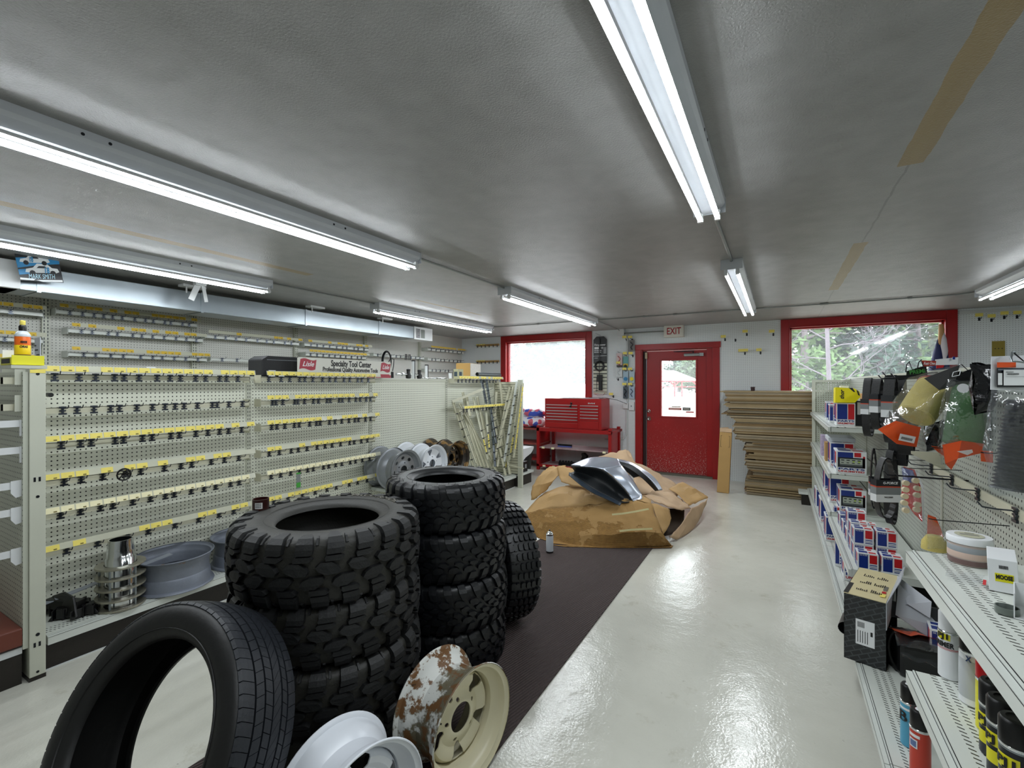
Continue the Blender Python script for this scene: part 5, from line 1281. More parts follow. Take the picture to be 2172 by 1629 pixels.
# low red window bench with salt bags
bn = thing('window_bench', 'low red shelf bench below the left window behind the leaning strips', 'bench', (-4.2, 7.5, 0))
M_WB = mat('red_brown_board', '93413a', .5, var=.1)
for z in (.69, .43, .16): TW(bn).use(M_WB if z > .2 else M_RED).b2((-4.75, 7.25, z - .03), (-3.62, 7.72, z)).build('shelf_board', bn)
mb = TW(bn).use(M_RED)
for x in (-4.75, -3.68): mb.cut().b2((x, 7.27, 0), (x + .05, 7.70, .66))
mb.each('post', bn)
def bag(label, x, y, z, sx, sy, sz, rz, cols, seed, tie=False):
    t = thing('plastic_bag', label, 'bag', (x, y, z), rz)
    n, k = 22, 12; vs = []; fs = []
    for i in range(n):
        a = 2 * PI * i / n
        for j in range(k + 1):
            b_ = -PI / 2 + PI * j / k
            p = Vector((math.copysign(abs(math.cos(a)) ** .7, math.cos(a)) * math.cos(b_) ** .6 * sx / 2 if j not in (0, k) else 0, math.copysign(abs(math.sin(a)) ** .7, math.sin(a)) * (math.cos(b_) ** .6 if j not in (0, k) else 0) * sy / 2, math.sin(b_) * sz / 2 + sz / 2))
            p += noise.noise_vector(p * 9 + Vector((seed, 0, 0))) * .018; p.z = max(p.z, .003)
            vs.append(p)
    for i in range(n):
        for j in range(k): fs.append((i * (k + 1) + j, ((i + 1) % n) * (k + 1) + j, ((i + 1) % n) * (k + 1) + j + 1, i * (k + 1) + j + 1))
    m, nt, b = NT('bag_print_%d' % seed); N, L = nt.nodes, nt.links
    tc = N.new('ShaderNodeTexCoord'); out = rgb('e6e8f0'); prev = None
    for q, c_ in enumerate(cols):
        nz = N.new('ShaderNodeTexNoise'); nz.inputs['Scale'].default_value = 6 + q * 3; nz.inputs['Detail'].default_value = .5
        mp = N.new('ShaderNodeMapping'); mp.inputs['Location'].default_value = (q * 5 + seed, 0, 0); L.new(tc.outputs['Object'], mp.inputs['Vector']); L.new(mp.outputs[0], nz.inputs['Vector'])
        x_ = N.new('ShaderNodeMix'); x_.data_type = 'RGBA'; L.new(math_node(nt, 'GREATER_THAN', nz.outputs['Fac'], .58), x_.inputs['Factor'])
        if prev: L.new(prev, x_.inputs['A'])
        else: x_.inputs['A'].default_value = out
        x_.inputs['B'].default_value = rgb(c_); prev = x_.outputs['Result']
    L.new(prev, b.inputs['Base Color']); b.inputs['Roughness'].default_value = .3
    mb = MB().use(m).raw(vs, fs, True)
    if tie:
        for q in range(6):
            a = q; mb.raw([(0, 0, sz * .93), (.04 * math.cos(a), .03 * math.sin(a), sz + .06), (.05 * math.cos(a + .6), .04 * math.sin(a + .6), sz + .07)], [(0, 1, 2)])
    mb.build('bag_body', t)
bag('white plastic bag with blue print lying on the window bench', -3.82, 7.42, .69, .5, .36, .20, .1, ('4a5fc0', 'cf5a6a'), 3)
bag('white bag with blue print stacked on another bag beside the tool chest', -3.80, 7.45, .865, .44, .32, .17, -.1, ('3f57bd', 'd0607a'), 8)
bag('tied white bag with pink print standing at the left by the window glass', -4.12, 7.5, .69, .26, .24, .34, 0, ('d4708a', '8a3f6a'), 15, True)
# far end cap shelf of the left rack
fe = thing('end_cap_shelf', 'white end shelf with a dark kick base at the far end of the left rack', 'shelving', (-3.3, 5.95, 0))
mb = TW(fe).use(M_WHITE); mb.b2((-3.9, 5.77, .50), (-3.19, 6.2, .53)); mb.prism([(-3.20, 5.77, .50), (-3.20, 6.2, .50), (-3.20, 6.12, .44), (-3.20, 5.95, .40), (-3.20, 5.82, .34), (-3.20, 5.77, .28)], (1, 0, 0), .01); mb.build('shelf', fe)
TW(fe).use(M_SHELF).b2((-3.9, 5.77, .15), (-3.19, 6.2, .18)).build('deck', fe); TW(fe).use(M_KICK).b2((-3.9, 5.77, 0), (-3.21, 6.16, .15)).build('kickplate', fe)
TW(fe).use(M_CREAM).b2((-3.9, 5.76, .18), (-3.6, 5.77, 1.5)).build('back_panel', fe)
t = thing('black_box', 'small black box sitting on the far end deck of the left rack', 'box', (-3.28, 5.97, .181)); mb = MB().use(M_BLACK).box((0, 0, .075), (.13, .16, .15)); mb.build('box_body', t, bevel=.003)
MB().use(mat('label_silver', '8a8d90', .4)).box((.066, .02, .08), (.002, .05, .06)).build('label', t)
t = thing('black_bin', 'dark plastic bin behind the end shelf below the window bench', 'bin', (-3.62, 6.6, 0)); MB().use(M_BLACK).lathe([(0, .005), (.14, 0), (.19, .42), (.2, .43), (.18, .43), (.13, .02), (0, .02)], 24).build('bin_body', t)
# ---------------------------------------------------------------- right shelving rack
RX0, RP = .367, .75                                             # shelf front edge, pegboard face
YS = [-.43, .79, 2.0, 3.23, 4.45, 5.62, 6.8]
rg = thing('pegboard_shelving', 'cream pegboard shelving rack crowded with boxed parts along the right side of the aisle', 'shelving', (.75, 3.2, 0))
for a, b_ in zip(YS, YS[1:]):
    TW(rg).use(M_PEGR).b2((RP, a + .004, .16), (RP + .02, b_ - .004, 1.53)).build('back_panel', rg)
    slot_shelf(rg, a + .002, b_ - .002, .335, RP, .18, .04, 'deck')
for y in YS:
    TW(rg).use(M_CREAM).b2((RP - .006, y - .012, 0), (RP + .03, y + .012, 1.545)).build('upright', rg)
TW(rg).use(M_KICK).b2((.36, -.43, 0), (.37, 6.8, .14)).build('kickplate', rg)
TW(rg).use(M_CREAM).b2((RP - .01, -.43, 1.53), (RP + .03, 6.8, 1.545)).build('top_rail', rg)
TW(rg).use(M_PEGT).b2((.40, 6.80, .16), (1.12, 6.808, 1.50)).build('end_panel', rg)
mb = TW(rg).use(M_CREAM); mb.b2((.365, 6.785, 0), (.40, 6.815, 1.52)); mb.b2((.40, 6.785, 1.49), (1.12, 6.815, 1.52)); mb.b2((1.12, 6.785, 0), (1.15, 6.815, 1.52)); mb.build('end_frame', rg)
mb = TW(rg).use(M_SHELF); mb.b2((.22, 6.62, .13), (.345, 6.80, .16)); mb.use(M_KICK).b2((.25, 6.64, 0), (.345, 6.80, .13)); mb.build('end_foot', rg)
def rshelf(y0, y1, z): return slot_shelf(rg, y0 + .003, y1 - .003, RX0, RP - .01, z, .04, 'shelf')
for z in (1.13, .758, .454):
    rshelf(4.45, 5.62, z); rshelf(5.62, 6.78, z)
rshelf(3.23, 4.45, .42)
rshelf(.79, 1.87, .953); rshelf(-.43, .79, .953); rshelf(.79, 1.87, .58); rshelf(-.43, .79, .58)
mb = TW(rg).use(M_YELP).b2((.364, 4.62, 1.095), (.366, 4.9, 1.125)); mb.build('price_label', rg)
TW(rg).use(M_YEL).b2((.284, 1.63, .145), (.283, 1.72, .175)).build('price_label', rg)
MM = {}
M_BLU = mat('box_blue', '16307f', .35); M_BRED = mat('box_red', 'c01f26', .35); M_BWH = mat('box_white', 'e2e4e6', .35); M_BLB = mat('box_black_panel', '14171f', .35)
def pbox(label, x, y, z, w, dp, h_, big=0, rz=0, group='blue red and white parts boxes', txt=True):
    """printed parts carton; (x, y) is the front left corner, front faces the camera side (-Y), printed on the front, left and top"""
    t = thing('parts_box', label, 'box', (x, y, z), rz, group)
    MB().use(M_BWH).b2((0, 0, 0), (w, dp, h_)).build('carton', t, bevel=.001)
    e = .0008; mb = MB()
    def pan(m_, a, b_, c, d_, face='f'):
        mb.use(m_)
        if face == 'f': mb.b2((a * w, -e, c * h_), (b_ * w, 0, d_ * h_))
        elif face == 'l': mb.b2((-e, (1 - b_) * dp, c * h_), (0, (1 - a) * dp, d_ * h_))
        else: mb.b2((a * w, c * dp, h_), (b_ * w, d_ * dp, h_ + e))
    for f_ in 'fl':
        if big == 1:
            pan(M_BLU, .05, .58, .28, .95, f_); pan(M_BRED, .62, .95, .28, .95, f_)
        elif big == 2 and f_ == 'f':
            pan(M_BLU, .05, .56, .72, .95, f_); pan(M_BRED, .6, .82, .76, .95, f_); pan(M_BLB, .05, .95, .28, .72, f_); pan(M_BRED, .88, .95, .28, .8, f_)
        else:
            pan(M_BLU, .07, .5, .30 if big else .1, .93, f_); pan(M_BRED, .58, .93, .42, .93, f_)
            if not big:
                for q in range(3): pan(M_BLU, .58, .93, .1 + q * .1, .15 + q * .1, f_)
    pan(M_BLU, .08, .5, .1, .45, 't'); pan(M_BRED, .56, .9, .1, .35, 't'); pan(M_BLU, .1, .4, .6, .85, 't'); pan(M_BRED, .55, .75, .65, .9, 't')
    mb.build('printed_panel', t)
    if big == 2:
        mb = MB().use(mat('label_grey', 'a9b0a4', .4)); mb.b2((.12 * w, -.0016, .42 * h_), (.86 * w, -.0008, .66 * h_)); mb.use(mat('label_dark_grey', '565c5c', .4)).b2((.12 * w, -.0015, .34 * h_), (.86 * w, -.0007, .42 * h_))
        mb.use(M_INK)
        for q in range(4): mb.b2(((.16 + q * .18) * w, -.002, .58 * h_), ((.27 + q * .18) * w, -.0016, .62 * h_)); mb.b2(((.16 + q * .18) * w, -.002, .47 * h_), ((.25 + q * .18) * w, -.0016, .50 * h_))
        mb.use(mat('label_green', 'a8c43c', .4)); 
        for q in (2, 3): mb.b2(((.18 + q * .18) * w, -.002, .52 * h_), ((.25 + q * .18) * w, -.0016, .57 * h_))
        mb.build('label', t)
    if big and txt:
        text('PARTS', .1 * h_ * 1.15, M_BLU, frame((w / 2, -.001, .205 * h_), (1, 0, 0), (0, 0, 1)), t, width=w * .86, off=.0006)
        text('UNLIMITED', .1 * h_ * .95, M_BRED, frame((w / 2, -.001, .10 * h_), (1, 0, 0), (0, 0, 1)), t, width=w * .86, off=.0006)
        text('PARTS', .1 * h_ * 1.15, M_BLU, frame((-.001, dp / 2, .205 * h_), (0, -1, 0), (0, 0, 1)), t, width=dp * .7, off=.0006)
    elif txt and not big:
        text('OIL FILTER', .09 * h_, M_BWH, frame((w * .285, -.0012, .87 * h_), (1, 0, 0), (0, 0, 1)), t, width=w * .36)
        text('UNLIMITED', .08 * h_, M_BWH, frame((w * .755, -.0012, .225 * h_), (1, 0, 0), (0, 0, 1)), t, width=w * .32)
    return t
def on(px, py, z): 
    p = W(px, py, Z=z); return p.x, p.y
# top far shelf
S1, S2_, S3_, S4 = 1.131, .759, .455, .181
x, y = .43, 4.56
pbox('parts box with plain blue and red front under the yellow box', .415, 4.60, S1, .125, .16, .185, 1)
pbox('narrow parts box left behind the plain blue and red one, top far shelf', .395, 4.95, S1, .055, .12, .16, 0)
pbox('slim pink and blue parts box at the back left of the top far shelf', .40, 5.35, S1, .06, .1, .17, 0)
t = thing('yellow_box', 'bright yellow box with black stripes lying tilted on the parts box at the top shelf', 'box', (.405, 4.58, S1 + .188), .0)
MR = RX(-.05) @ RY(.02)
mb = MB().use(mat('thor_yellow', 'e8d800', .35)).at(MR); mb.prism([(0, 0, 0), (.13, 0, .004), (.165, 0, .05), (.158, 0, .095), (.125, 0, .118), (0, 0, .125)], (0, 1, 0), .14)
mb.use(M_INK); mb.prism([(.088, -.001, .122), (.112, -.001, .122), (.13, -.001, .092), (.122, -.001, .088)], (0, 1, 0), .0012); mb.prism([(.138, -.001, .105), (.150, -.001, .10), (.162, -.001, .06), (.150, -.001, .065)], (0, 1, 0), .0012); mb.build('carton', t)
MB().use(M_BWH).at(MR).b2((.035, .03, .123), (.09, .1, .14)).build('flap', t)
text('thor', .04, M_INK, MR @ frame((.045, -.0015, .065), (0, 0, 1), (-1, 0, 0)), t, width=.075, shear=.3, off=.001)
t = thing('brown_mailer', 'plain brown cardboard box standing beside the hanging belts on the top far shelf', 'cardboard box', (.60, 4.62, S1)); MB().use(mat('mailer_tan', 'b98a4f', .6, var=.08)).b2((0, 0, 0), (.10, .22, .26)).build('carton', t, bevel=.002)
t = thing('dark_box', 'dark box with barcode label squeezed behind the yellow box on the top far shelf', 'box', (.548, 4.66, S1)); mb = MB().use(M_BLB).b2((0, 0, 0), (.05, .2, .20)); mb.build('carton', t); mb = MB().use(M_BWH).b2((.012, -.002, .09), (.035, 0, .19)); mb.build('label', t)
# second far shelf
pbox('large parts box with dark picture panel at the front of the second far shelf', .405, 4.50, S2_, .195, .22, .178, 2)
pbox('parts box lying behind the large one, second far shelf', .385, 4.78, S2_, .17, .18, .215, 1)
t = thing('white_carton', 'white flat carton lying on top of the parts boxes on the second far shelf', 'box', (.375, 4.80, S2_ + .217)); MB().use(mat('grey_white_board', 'cdd2d8', .4)).b2((0, 0, 0), (.19, .30, .035)).build('carton', t, bevel=.002)
t = thing('tan_carton', 'tan slim carton standing behind the white one on the second far shelf', 'box', (.38, 5.15, S2_)); MB().use(M_TAN).b2((0, 0, 0), (.05, .12, .17)).build('carton', t)
t = thing('mottled_box', 'purple and white printed box at the far left of the second far shelf', 'box', (.375, 5.5, S2_)); MB().use(mat('mottled_print', 'c3b3cf', .4, var=.4, vscale=40)).b2((0, 0, 0), (.14, .16, .20)).build('carton', t)
# third far shelf
pbox('large parts box with dark picture panel at the front of the third far shelf', .425, 4.47, S3_, .17, .24, .185, 2)
pbox('tall parts box behind the large one on the third far shelf', .385, 4.80, S3_, .14, .16, .22, 1)
pbox('small parts box lying at the front corner of the third far shelf', .385, 4.455, S3_ - .0, .038, .04, .04, 0, txt=False)
pbox('parts box far back on the third far shelf', .38, 5.25, S3_, .12, .16, .2, 1)
# deck boxes
pbox('parts box on the far right deck, farthest one', .34, 5.75, S4, .16, .2, .20, 0)
pbox('parts box on the far right deck, middle one', .34, 5.15, S4, .15, .2, .22, 1)
pbox('narrow parts box on the right deck behind the slanted one', .34, 4.58, S4, .10, .18, .20, 1)
pbox('tall blue parts box on the right deck in front of the first shelf seam', .375, 3.72, S4, .15, .15, .22, 1)
pbox('thin parts box leaning beside the tall blue box on the right deck', .35, 3.98, S4, .05, .14, .19, 0, -.1)
# oil filter boxes on the low shelf
Zs = .421; n_ = 0
fb = [(.392, 3.42, 0, 'stacked pair by the front edge, lower', .097), (.392, 3.415, 1, 'stacked pair by the front edge, upper', .097), (.50, 3.42, 0, 'second stacked pair, lower', .097), (.50, 3.415, 1, 'second stacked pair, upper', .097),
      (.392, 3.255, 0, 'nearest row, left', .095), (.50, 3.252, 0, 'nearest row, beside the left one', .095), (.392, 3.56, 0, 'third row, lower', .09), (.392, 3.555, 1, 'third row, upper', .09), (.50, 3.56, 0, 'third row by the belts', .09),
      (.392, 3.74, 0, 'fourth row, lower', .10), (.395, 3.735, 1, 'fourth row, upper and taller', .10), (.50, 3.72, 0, 'fourth row on the right', .08), (.392, 3.95, 0, 'fifth row on the low shelf', .09), (.50, 3.93, 0, 'fifth row on the right', .08), (.392, 4.15, 0, 'farthest row on the low shelf', .1)]
for x, y, l, lab, s in fb:
    pbox('small oil filter box, ' + lab, x, y, Zs + l * .0945, s, s, .093 if l == 0 else (.12 if 'taller' in lab else .093), 0, .0, 'oil filter boxes on the low shelf')
pbox('small oil filter box standing alone below the near shelf corner', .575, 2.66, .30, .10, .10, .10, 0, -.1, 'oil filter boxes on the low shelf')
t = thing('white_block', 'white foam block under the lone oil filter box', 'box', (.57, 2.66, .181)); MB().use(M_BWH).b2((0, 0, 0), (.10, .12, .118)).build('block', t, bevel=.003)
t = thing('green_black_box', 'small black box with green print on the right deck behind the lone filter box', 'box', (.62, 2.95, .181)); mb = MB().use(M_INK).b2((0, 0, 0), (.11, .14, .16)); mb.build('carton', t); mb = MB().use(mat('lime_print', '8fae2c', .4)).b2((.01, -.001, .11), (.08, 0, .14)).b2((.01, .02, .16), (.08, .08, .1605)); mb.build('printed_panel', t)
# black patterned carton hanging over the deck edge
bx = thing('black_carton', 'open black patterned carton with a cream lid jutting over the right deck edge', 'box', (.270, 2.67, .182), -.27)
m, nt, b = NT('black_tread_print'); N, L = nt.nodes, nt.links
tc = N.new('ShaderNodeTexCoord'); mp = N.new('ShaderNodeMapping'); mp.inputs['Rotation'].default_value = (PI / 2, 0, 0); mp.inputs['Scale'].default_value = (1, 1, 1)
L.new(tc.outputs['Object'], mp.inputs['Vector']); mp3 = N.new('ShaderNodeMapping'); mp3.inputs['Rotation'].default_value = (0, 0, .55); L.new(mp.outputs[0], mp3.inputs['Vector'])
bt = N.new('ShaderNodeTexBrick'); bt.inputs['Scale'].default_value = 12; bt.inputs['Color1'].default_value = rgb('1b1d1f'); bt.inputs['Color2'].default_value = rgb('26292b'); bt.inputs['Mortar'].default_value = rgb('3d4143'); bt.inputs['Mortar Size'].default_value = .03
L.new(mp3.outputs[0], bt.inputs['Vector']); L.new(bt.outputs['Color'], b.inputs['Base Color']); b.inputs['Roughness'].default_value = .4
M_TRD = m; w_, d_, h_ = .155, .40, .305
mb = MB().use(M_TRD); mb.b2((0, 0, 0), (w_, .003, h_)); mb.b2((0, 0, 0), (.003, d_, h_)); mb.b2((0, 0, 0), (w_, d_, .003)); mb.b2((0, d_ - .003, 0), (w_, d_, h_)); mb.build('carton', bx)
mb = MB().use(mat('cream_print_board', 'd3c69a', .5, var=.06)).prism([(0, -.002, h_), (w_, -.002, h_), (w_ + .005, d_, h_ + .004), (.0, d_, h_ + .004)], (0, 0, 1), .003)
mb.use(M_INK).b2((-.002, 0, h_ + .0035), (.016, d_, h_ + .0045)); mb.build('lid', bx)
mb = MB().use(M_INK); rk_ = random.Random(4)
for r_ in range(3):
    for c_ in range(2):
        for q in range(6):
            ln = .012 + .028 * rk_.random(); x0 = .035 + .035 * 0 + c_ * .055 + q * .0075; y0 = .07 + r_ * .105
            mb.b2((x0, y0, h_ + .0065), (x0 + .0035, y0 + ln, h_ + .0071))
mb.use(M_BRED).b2((.128, .10, h_ + .0065), (.143, .125, h_ + .0071)); mb.use(M_YEL).b2((.126, .05, h_ + .0065), (.146, .09, h_ + .0071)); mb.use(mat('print_grey', '6a675c', .5)).b2((.128, .14, h_ + .0065), (.143, .2, h_ + .0071)); mb.build('printed_text', bx)
mb = MB().use(M_BWH); mb.b2((.045, -.0015, .085), (.115, 0, .20)); mb.use(M_INK)
for q in range(9): mb.b2((.052 + q * .003, -.002, .165), (.0535 + q * .003, -.0015, .19))
for q in range(5): mb.b2((.052 + q * .009, -.002, .095), (.0545 + q * .009, -.0015, .150))
mb.b2((.10, -.002, .135), (.108, -.0015, .155)); mb.build('label', bx)
mb = MB().use(mat('grey_inner_board', 'a9adb4', .5)); mb.prism([(w_, .0, h_), (w_, d_, h_), (w_ + .03, d_ - .02, h_ + .07), (w_ + .03, .2, h_ + .05)], (1, 0, 0), .003); mb.prism([(w_, .0, h_ - .12), (w_, d_ * .8, h_ - .1), (w_, d_ * .8, h_), (w_, 0, h_)], (1, 0, 0), .003)
mb.prism([(w_ + .02, .25, h_ + .02), (w_ + .17, .16, h_ - .10), (w_ + .17, .13, h_ - .17), (w_ + .02, .13, h_ - .09)], (0, 0, 1), .003); mb.build('inner_flap', bx)
t = thing('rubber_pipe', 'short black rubber pipe lying behind the black patterned carton', 'pipe', (.30, 3.03, .215), 0)
MB().use(M_BLACK).tube([(0, -.12, 0), (.03, .02, 0), (.12, .1, .0)], .032, 16, cap=False).build('pipe', t)

# ---------------------------------------------------------------- clear bags and their contents
def film(name, tint='dfe4ea', a=.14, k_=.03):
    if name in MATS: return MATS[name]
    m = bpy.data.materials.new(name); m.use_nodes = True; nt = m.node_tree; N, L = nt.nodes, nt.links; N.clear()
    out = N.new('ShaderNodeOutputMaterial'); tr = N.new('ShaderNodeBsdfTransparent'); gl = N.new('ShaderNodeBsdfGlossy'); df = N.new('ShaderNodeBsdfDiffuse')
    gl.inputs['Roughness'].default_value = .12; df.inputs[0].default_value = rgb(tint); tr.inputs[0].default_value = (.95, .96, .97, 1)
    tc = N.new('ShaderNodeTexCoord'); nz = N.new('ShaderNodeTexNoise'); nz.inputs['Scale'].default_value = 14; nz.inputs['Detail'].default_value = 3; L.new(tc.outputs['Object'], nz.inputs['Vector'])
    bp = N.new('ShaderNodeBump'); bp.inputs['Strength'].default_value = 1; bp.inputs['Distance'].default_value = .02; L.new(nz.outputs['Fac'], bp.inputs['Height']); L.new(bp.outputs[0], gl.inputs['Normal'])
    c = N.new('ShaderNodeMixShader'); c.inputs[0].default_value = k_; L.new(tr.outputs[0], c.inputs[1]); L.new(df.outputs[0], c.inputs[2])
    f = N.new('ShaderNodeMixShader'); f.inputs[0].default_value = a; L.new(c.outputs[0], f.inputs[1]); L.new(gl.outputs[0], f.inputs[2]); L.new(f.outputs[0], out.inputs[0])
    MATS[name] = m; return m
M_FILM = film('clear_film'); M_ORGP = mat('orange_label_print', 'e2531c', .3)
def env(t, quad, bulge, m, name, n=14, seed=0, both=True, rough=.006, fr=(0, 1)):
    """pouch through four corners TL TR BR BL, bulging to both sides; fr = part of its height"""
    TL, TR, BR, BL = [Vector(q) for q in quad]; nrm = (TR - TL).cross(BL - TL).normalized()
    for sg in ((1, -1) if both else (-1,)):
        rows = []
        for i in range(n + 1):
            v = fr[0] + (fr[1] - fr[0]) * i / n; r_ = []
            for j in range(n + 1):
                u = j / n; p = TL.lerp(TR, u).lerp(BL.lerp(BR, u), v)
                k = (math.sin(PI * u) * math.sin(PI * v)) ** .6 if 0 < u < 1 and 0 < v < 1 else 0
                q = p + nrm * sg * (bulge * k + .001) + noise.noise_vector(p * 22 + Vector((seed, sg, 0))) * rough
                r_.append(q)
            rows.append(r_)
        TW(t).use(m).sheet(rows).build(name, t, smooth_angle=30)
    return nrm
def label_on(t, quad, c, w, h_, m, lift, name='label', lines=True):
    TL, TR, BR, BL = [Vector(q) for q in quad]; nrm = (TR - TL).cross(BL - TL).normalized()
    if nrm.y > 0: nrm = -nrm
    def P(u, v, l): return TL.lerp(TR, u).lerp(BL.lerp(BR, u), v) + nrm * l
    mb = TW(t).use(m); u, v = c
    a = [P(u - w / 2, v - h_ / 2, lift), P(u + w / 2, v - h_ / 2, lift), P(u + w / 2, v + h_ / 2, lift), P(u - w / 2, v + h_ / 2, lift)]
    mb.prism(a, nrm, .0006)
    if lines:
        mb.use(M_INK)
        for q in range(9):
            uu = u - w * .36 + q * w * .08
            mb.prism([P(uu, v - h_ * .12, lift + .0007), P(uu + w * .045, v - h_ * .12, lift + .0007), P(uu + w * .045, v + h_ * .25, lift + .0007), P(uu, v + h_ * .25, lift + .0007)], nrm, .0003)
    return mb.build(name, t)
def at2(px, py, d): return W(px, py, d=d)
# bag with the sand coloured foam filter
t = thing('bagged_filter', 'sand coloured foam filter in a clear bag tilted to the left, orange label below', 'filter', at2(1960, 850, 1.95))
Q = [at2(1985, 785, 1.93), at2(2046, 757, 1.98), at2(1950, 946, 1.88), at2(1868, 914, 1.86)]
Q = [at2(1925, 802, 1.95), at2(2040, 770, 1.95), at2(1958, 950, 1.9), at2(1866, 912, 1.9)]
A0 = at2(1985, 820, 1.98); A1 = at2(1941, 884, 1.95); ax = (A1 - A0).normalized()
Mx = axis_matrix(A0, ax)
M_FOAM = mat('sand_foam', 'cdbb6c', .85, bump=.4, bscale=300, var=.12, vscale=15)
ln = (A1 - A0).length
TW(t).use(M_FOAM).at(T(-t.location) @ Mx).lathe([(0, 0), (.062, 0), (.065, .006), (.067, ln * .5), (.064, ln - .006), (.058, ln), (0, ln)], 40).build('foam_filter', t)
MB().use(mat('dark_red_rim', '8e2c30', .5)).at(T(-t.location) @ Mx).lathe([(.061, -.004), (.0665, -.002), (.0670, .004), (.064, .007)], 40).build('filter_rim', t)
env(t, Q, .085, M_FILM, 'bag', seed=2)
H = [at2(1962, 812, 1.86), at2(2036, 775, 1.88), at2(2046, 757, 1.92), at2(2000, 778, 1.9)]
QH = [at2(1960, 803, 1.84), at2(2036, 774, 1.88), at2(2024, 820, 1.86), at2(1992, 828, 1.84)]
TW(t).use(mat('black_header', '060607', .5)).prism(QH, (0, 1, 0), .0015).build('header_card', t)
mb = TW(t).use(M_BWH); c0 = at2(2022, 790, 1.855)
for a, b_ in (((0, 0), (.022, .008)), ((.022, .008), (.018, -.012)), ((.018, -.012), (-.004, -.018)), ((-.004, -.018), (0, 0))): mb.bar(c0 + Vector((a[0], 0, a[1])), c0 + Vector((b_[0], 0, b_[1])), .002, .002)
mb.build('logo', t)
QO = [at2(1866, 912, 1.80), at2(1952, 905, 1.80), at2(1944, 948, 1.80), at2(1872, 930, 1.80)]
QO = [at2(1862, 911, 1.80), at2(1900, 893, 1.80), at2(1953, 907, 1.81), at2(1944, 949, 1.81), at2(1902, 942, 1.80)]
TW(t).use(M_ORGP).prism(QO, (0, 1, 0), .001).build('orange_label', t)
QL = [at2(1909, 920, 1.79), at2(1942, 927, 1.79), at2(1938, 941, 1.79), at2(1905, 934, 1.79)]
label_on(t, QL, (.5, .5), 1, 1, M_BWH, .001)
# bag with the green filter
t = thing('bagged_filter', 'green foam filter hanging upright in a clear bag with an orange bottom label', 'filter', at2(2050, 900, 1.75))
A0 = at2(2058, 820, 1.82); A1 = at2(2046, 945, 1.80); ax = (A1 - A0).normalized(); ln = (A1 - A0).length
MB().use(mat('green_foam', '2f5f26', .8, bump=.35, bscale=300, var=.25, vscale=14)).at(T(-t.location) @ axis_matrix(A0, ax)).lathe([(0, 0), (.042, 0), (.052, .01), (.062, ln * .6), (.066, ln - .008), (.058, ln), (0, ln)], 36).build('foam_filter', t)
Q = [at2(2010, 805, 1.73), at2(2100, 812, 1.75), at2(2104, 960, 1.72), at2(1990, 968, 1.72)]
env(t, Q, .065, M_FILM, 'bag', seed=5)
Q2 = [at2(1999, 944, 1.69), at2(2040, 935, 1.66), at2(2088, 942, 1.69), at2(2080, 962, 1.69), at2(2032, 973, 1.67), at2(2018, 997, 1.70), at2(2005, 984, 1.69)]
TW(t).use(M_ORGP).prism(Q2, (0, 1, 0), .001).build('orange_label', t)
TW(t).use(M_BWH).prism([at2(2030, 958, 1.65), at2(2062, 954, 1.65), at2(2064, 960, 1.65), at2(2052, 966, 1.65)], (0, 1, 0), .001).build('label', t)
c0 = at2(2043, 824, 1.66); TW(t).use(M_BWH).cyl(c0, c0 + Vector((0, .001, 0)), .0165, 24).build('round_sticker', t)
# package with bellows
t = thing('bagged_bellows', 'black ribbed rubber bellows in a clear bag with white hang card', 'car part', at2(2140, 900, 1.3))
A0 = at2(2168, 850, 1.33); A1 = at2(2150, 1040, 1.33); ax = (A1 - A0).normalized(); ln = (A1 - A0).length
pr = [(0, 0)]
for k in range(24): pr += [(.030 + .008 * k / 24, ln * k / 24), (.037 + .012 * k / 24, ln * (k + .5) / 24)]
pr += [(.05, ln), (0, ln)]
MB().use(mat('bellows_rubber', '17191f', .35)).at(T(-t.location) @ axis_matrix(A0, ax)).lathe(pr, 36).build('bellows', t)
Q = [at2(2104, 826, 1.27), at2(2215, 822, 1.3), at2(2205, 1060, 1.28), at2(2101, 1050, 1.26)]
env(t, Q, .055, film('clear_film_milky', 'd8dce6', .08, .05), 'bag', seed=9)
Qc = [at2(2103, 757, 1.24), at2(2215, 752, 1.26), at2(2215, 832, 1.26), at2(2101, 827, 1.24)]
TW(t).use(mat('header_white', 'd3d5da', .3)).prism(Qc, (0, 1, 0), .002).build('header_card', t)
def rq(x0, y0, x1, y1, d): return [at2(x0, y0, d), at2(x1, y0, d), at2(x1, y1, d), at2(x0, y1, d)]
mb = TW(t).use(M_ORGP).prism(rq(2115, 769, 2155, 780, 1.235), (0, 1, 0), .001); mb.use(M_BLB).prism(rq(2115, 781, 2200, 822, 1.237), (0, 1, 0), .001); mb.use(mat('panel_blue_grey', '6f7888', .4)).prism(rq(2117, 783, 2200, 786, 1.236), (0, 1, 0), .001)
mb.use(M_BWH).prism(rq(2129, 785, 2215, 818, 1.233), (0, 1, 0), .001); mb.prism(rq(2117, 792, 2126, 817, 1.233), (0, 1, 0), .001); mb.build('label', t)
mb = TW(t).use(M_INK)
for q in range(14): mb.prism(rq(2137 + q * 1.8, 792, 2138 + q * 1.8, 795.5, 1.231), (0, 1, 0), .0004)
mb.prism(rq(2133, 799.2, 2200, 799.6, 1.231), (0, 1, 0), .0004); mb.prism(rq(2134, 789, 2150, 790, 1.231), (0, 1, 0), .0004); mb.build('print', t)
TW(t).use(mat('grey_hook', '8b9194', .3, .8)).tube([at2(2152, 747, 1.22), at2(2147, 748, 1.22), at2(2144, 760, 1.21), at2(2147, 766, 1.20), at2(2166, 768, 1.2), at2(2175, 770, 1.23)], .0028, 8).build('hook', t)
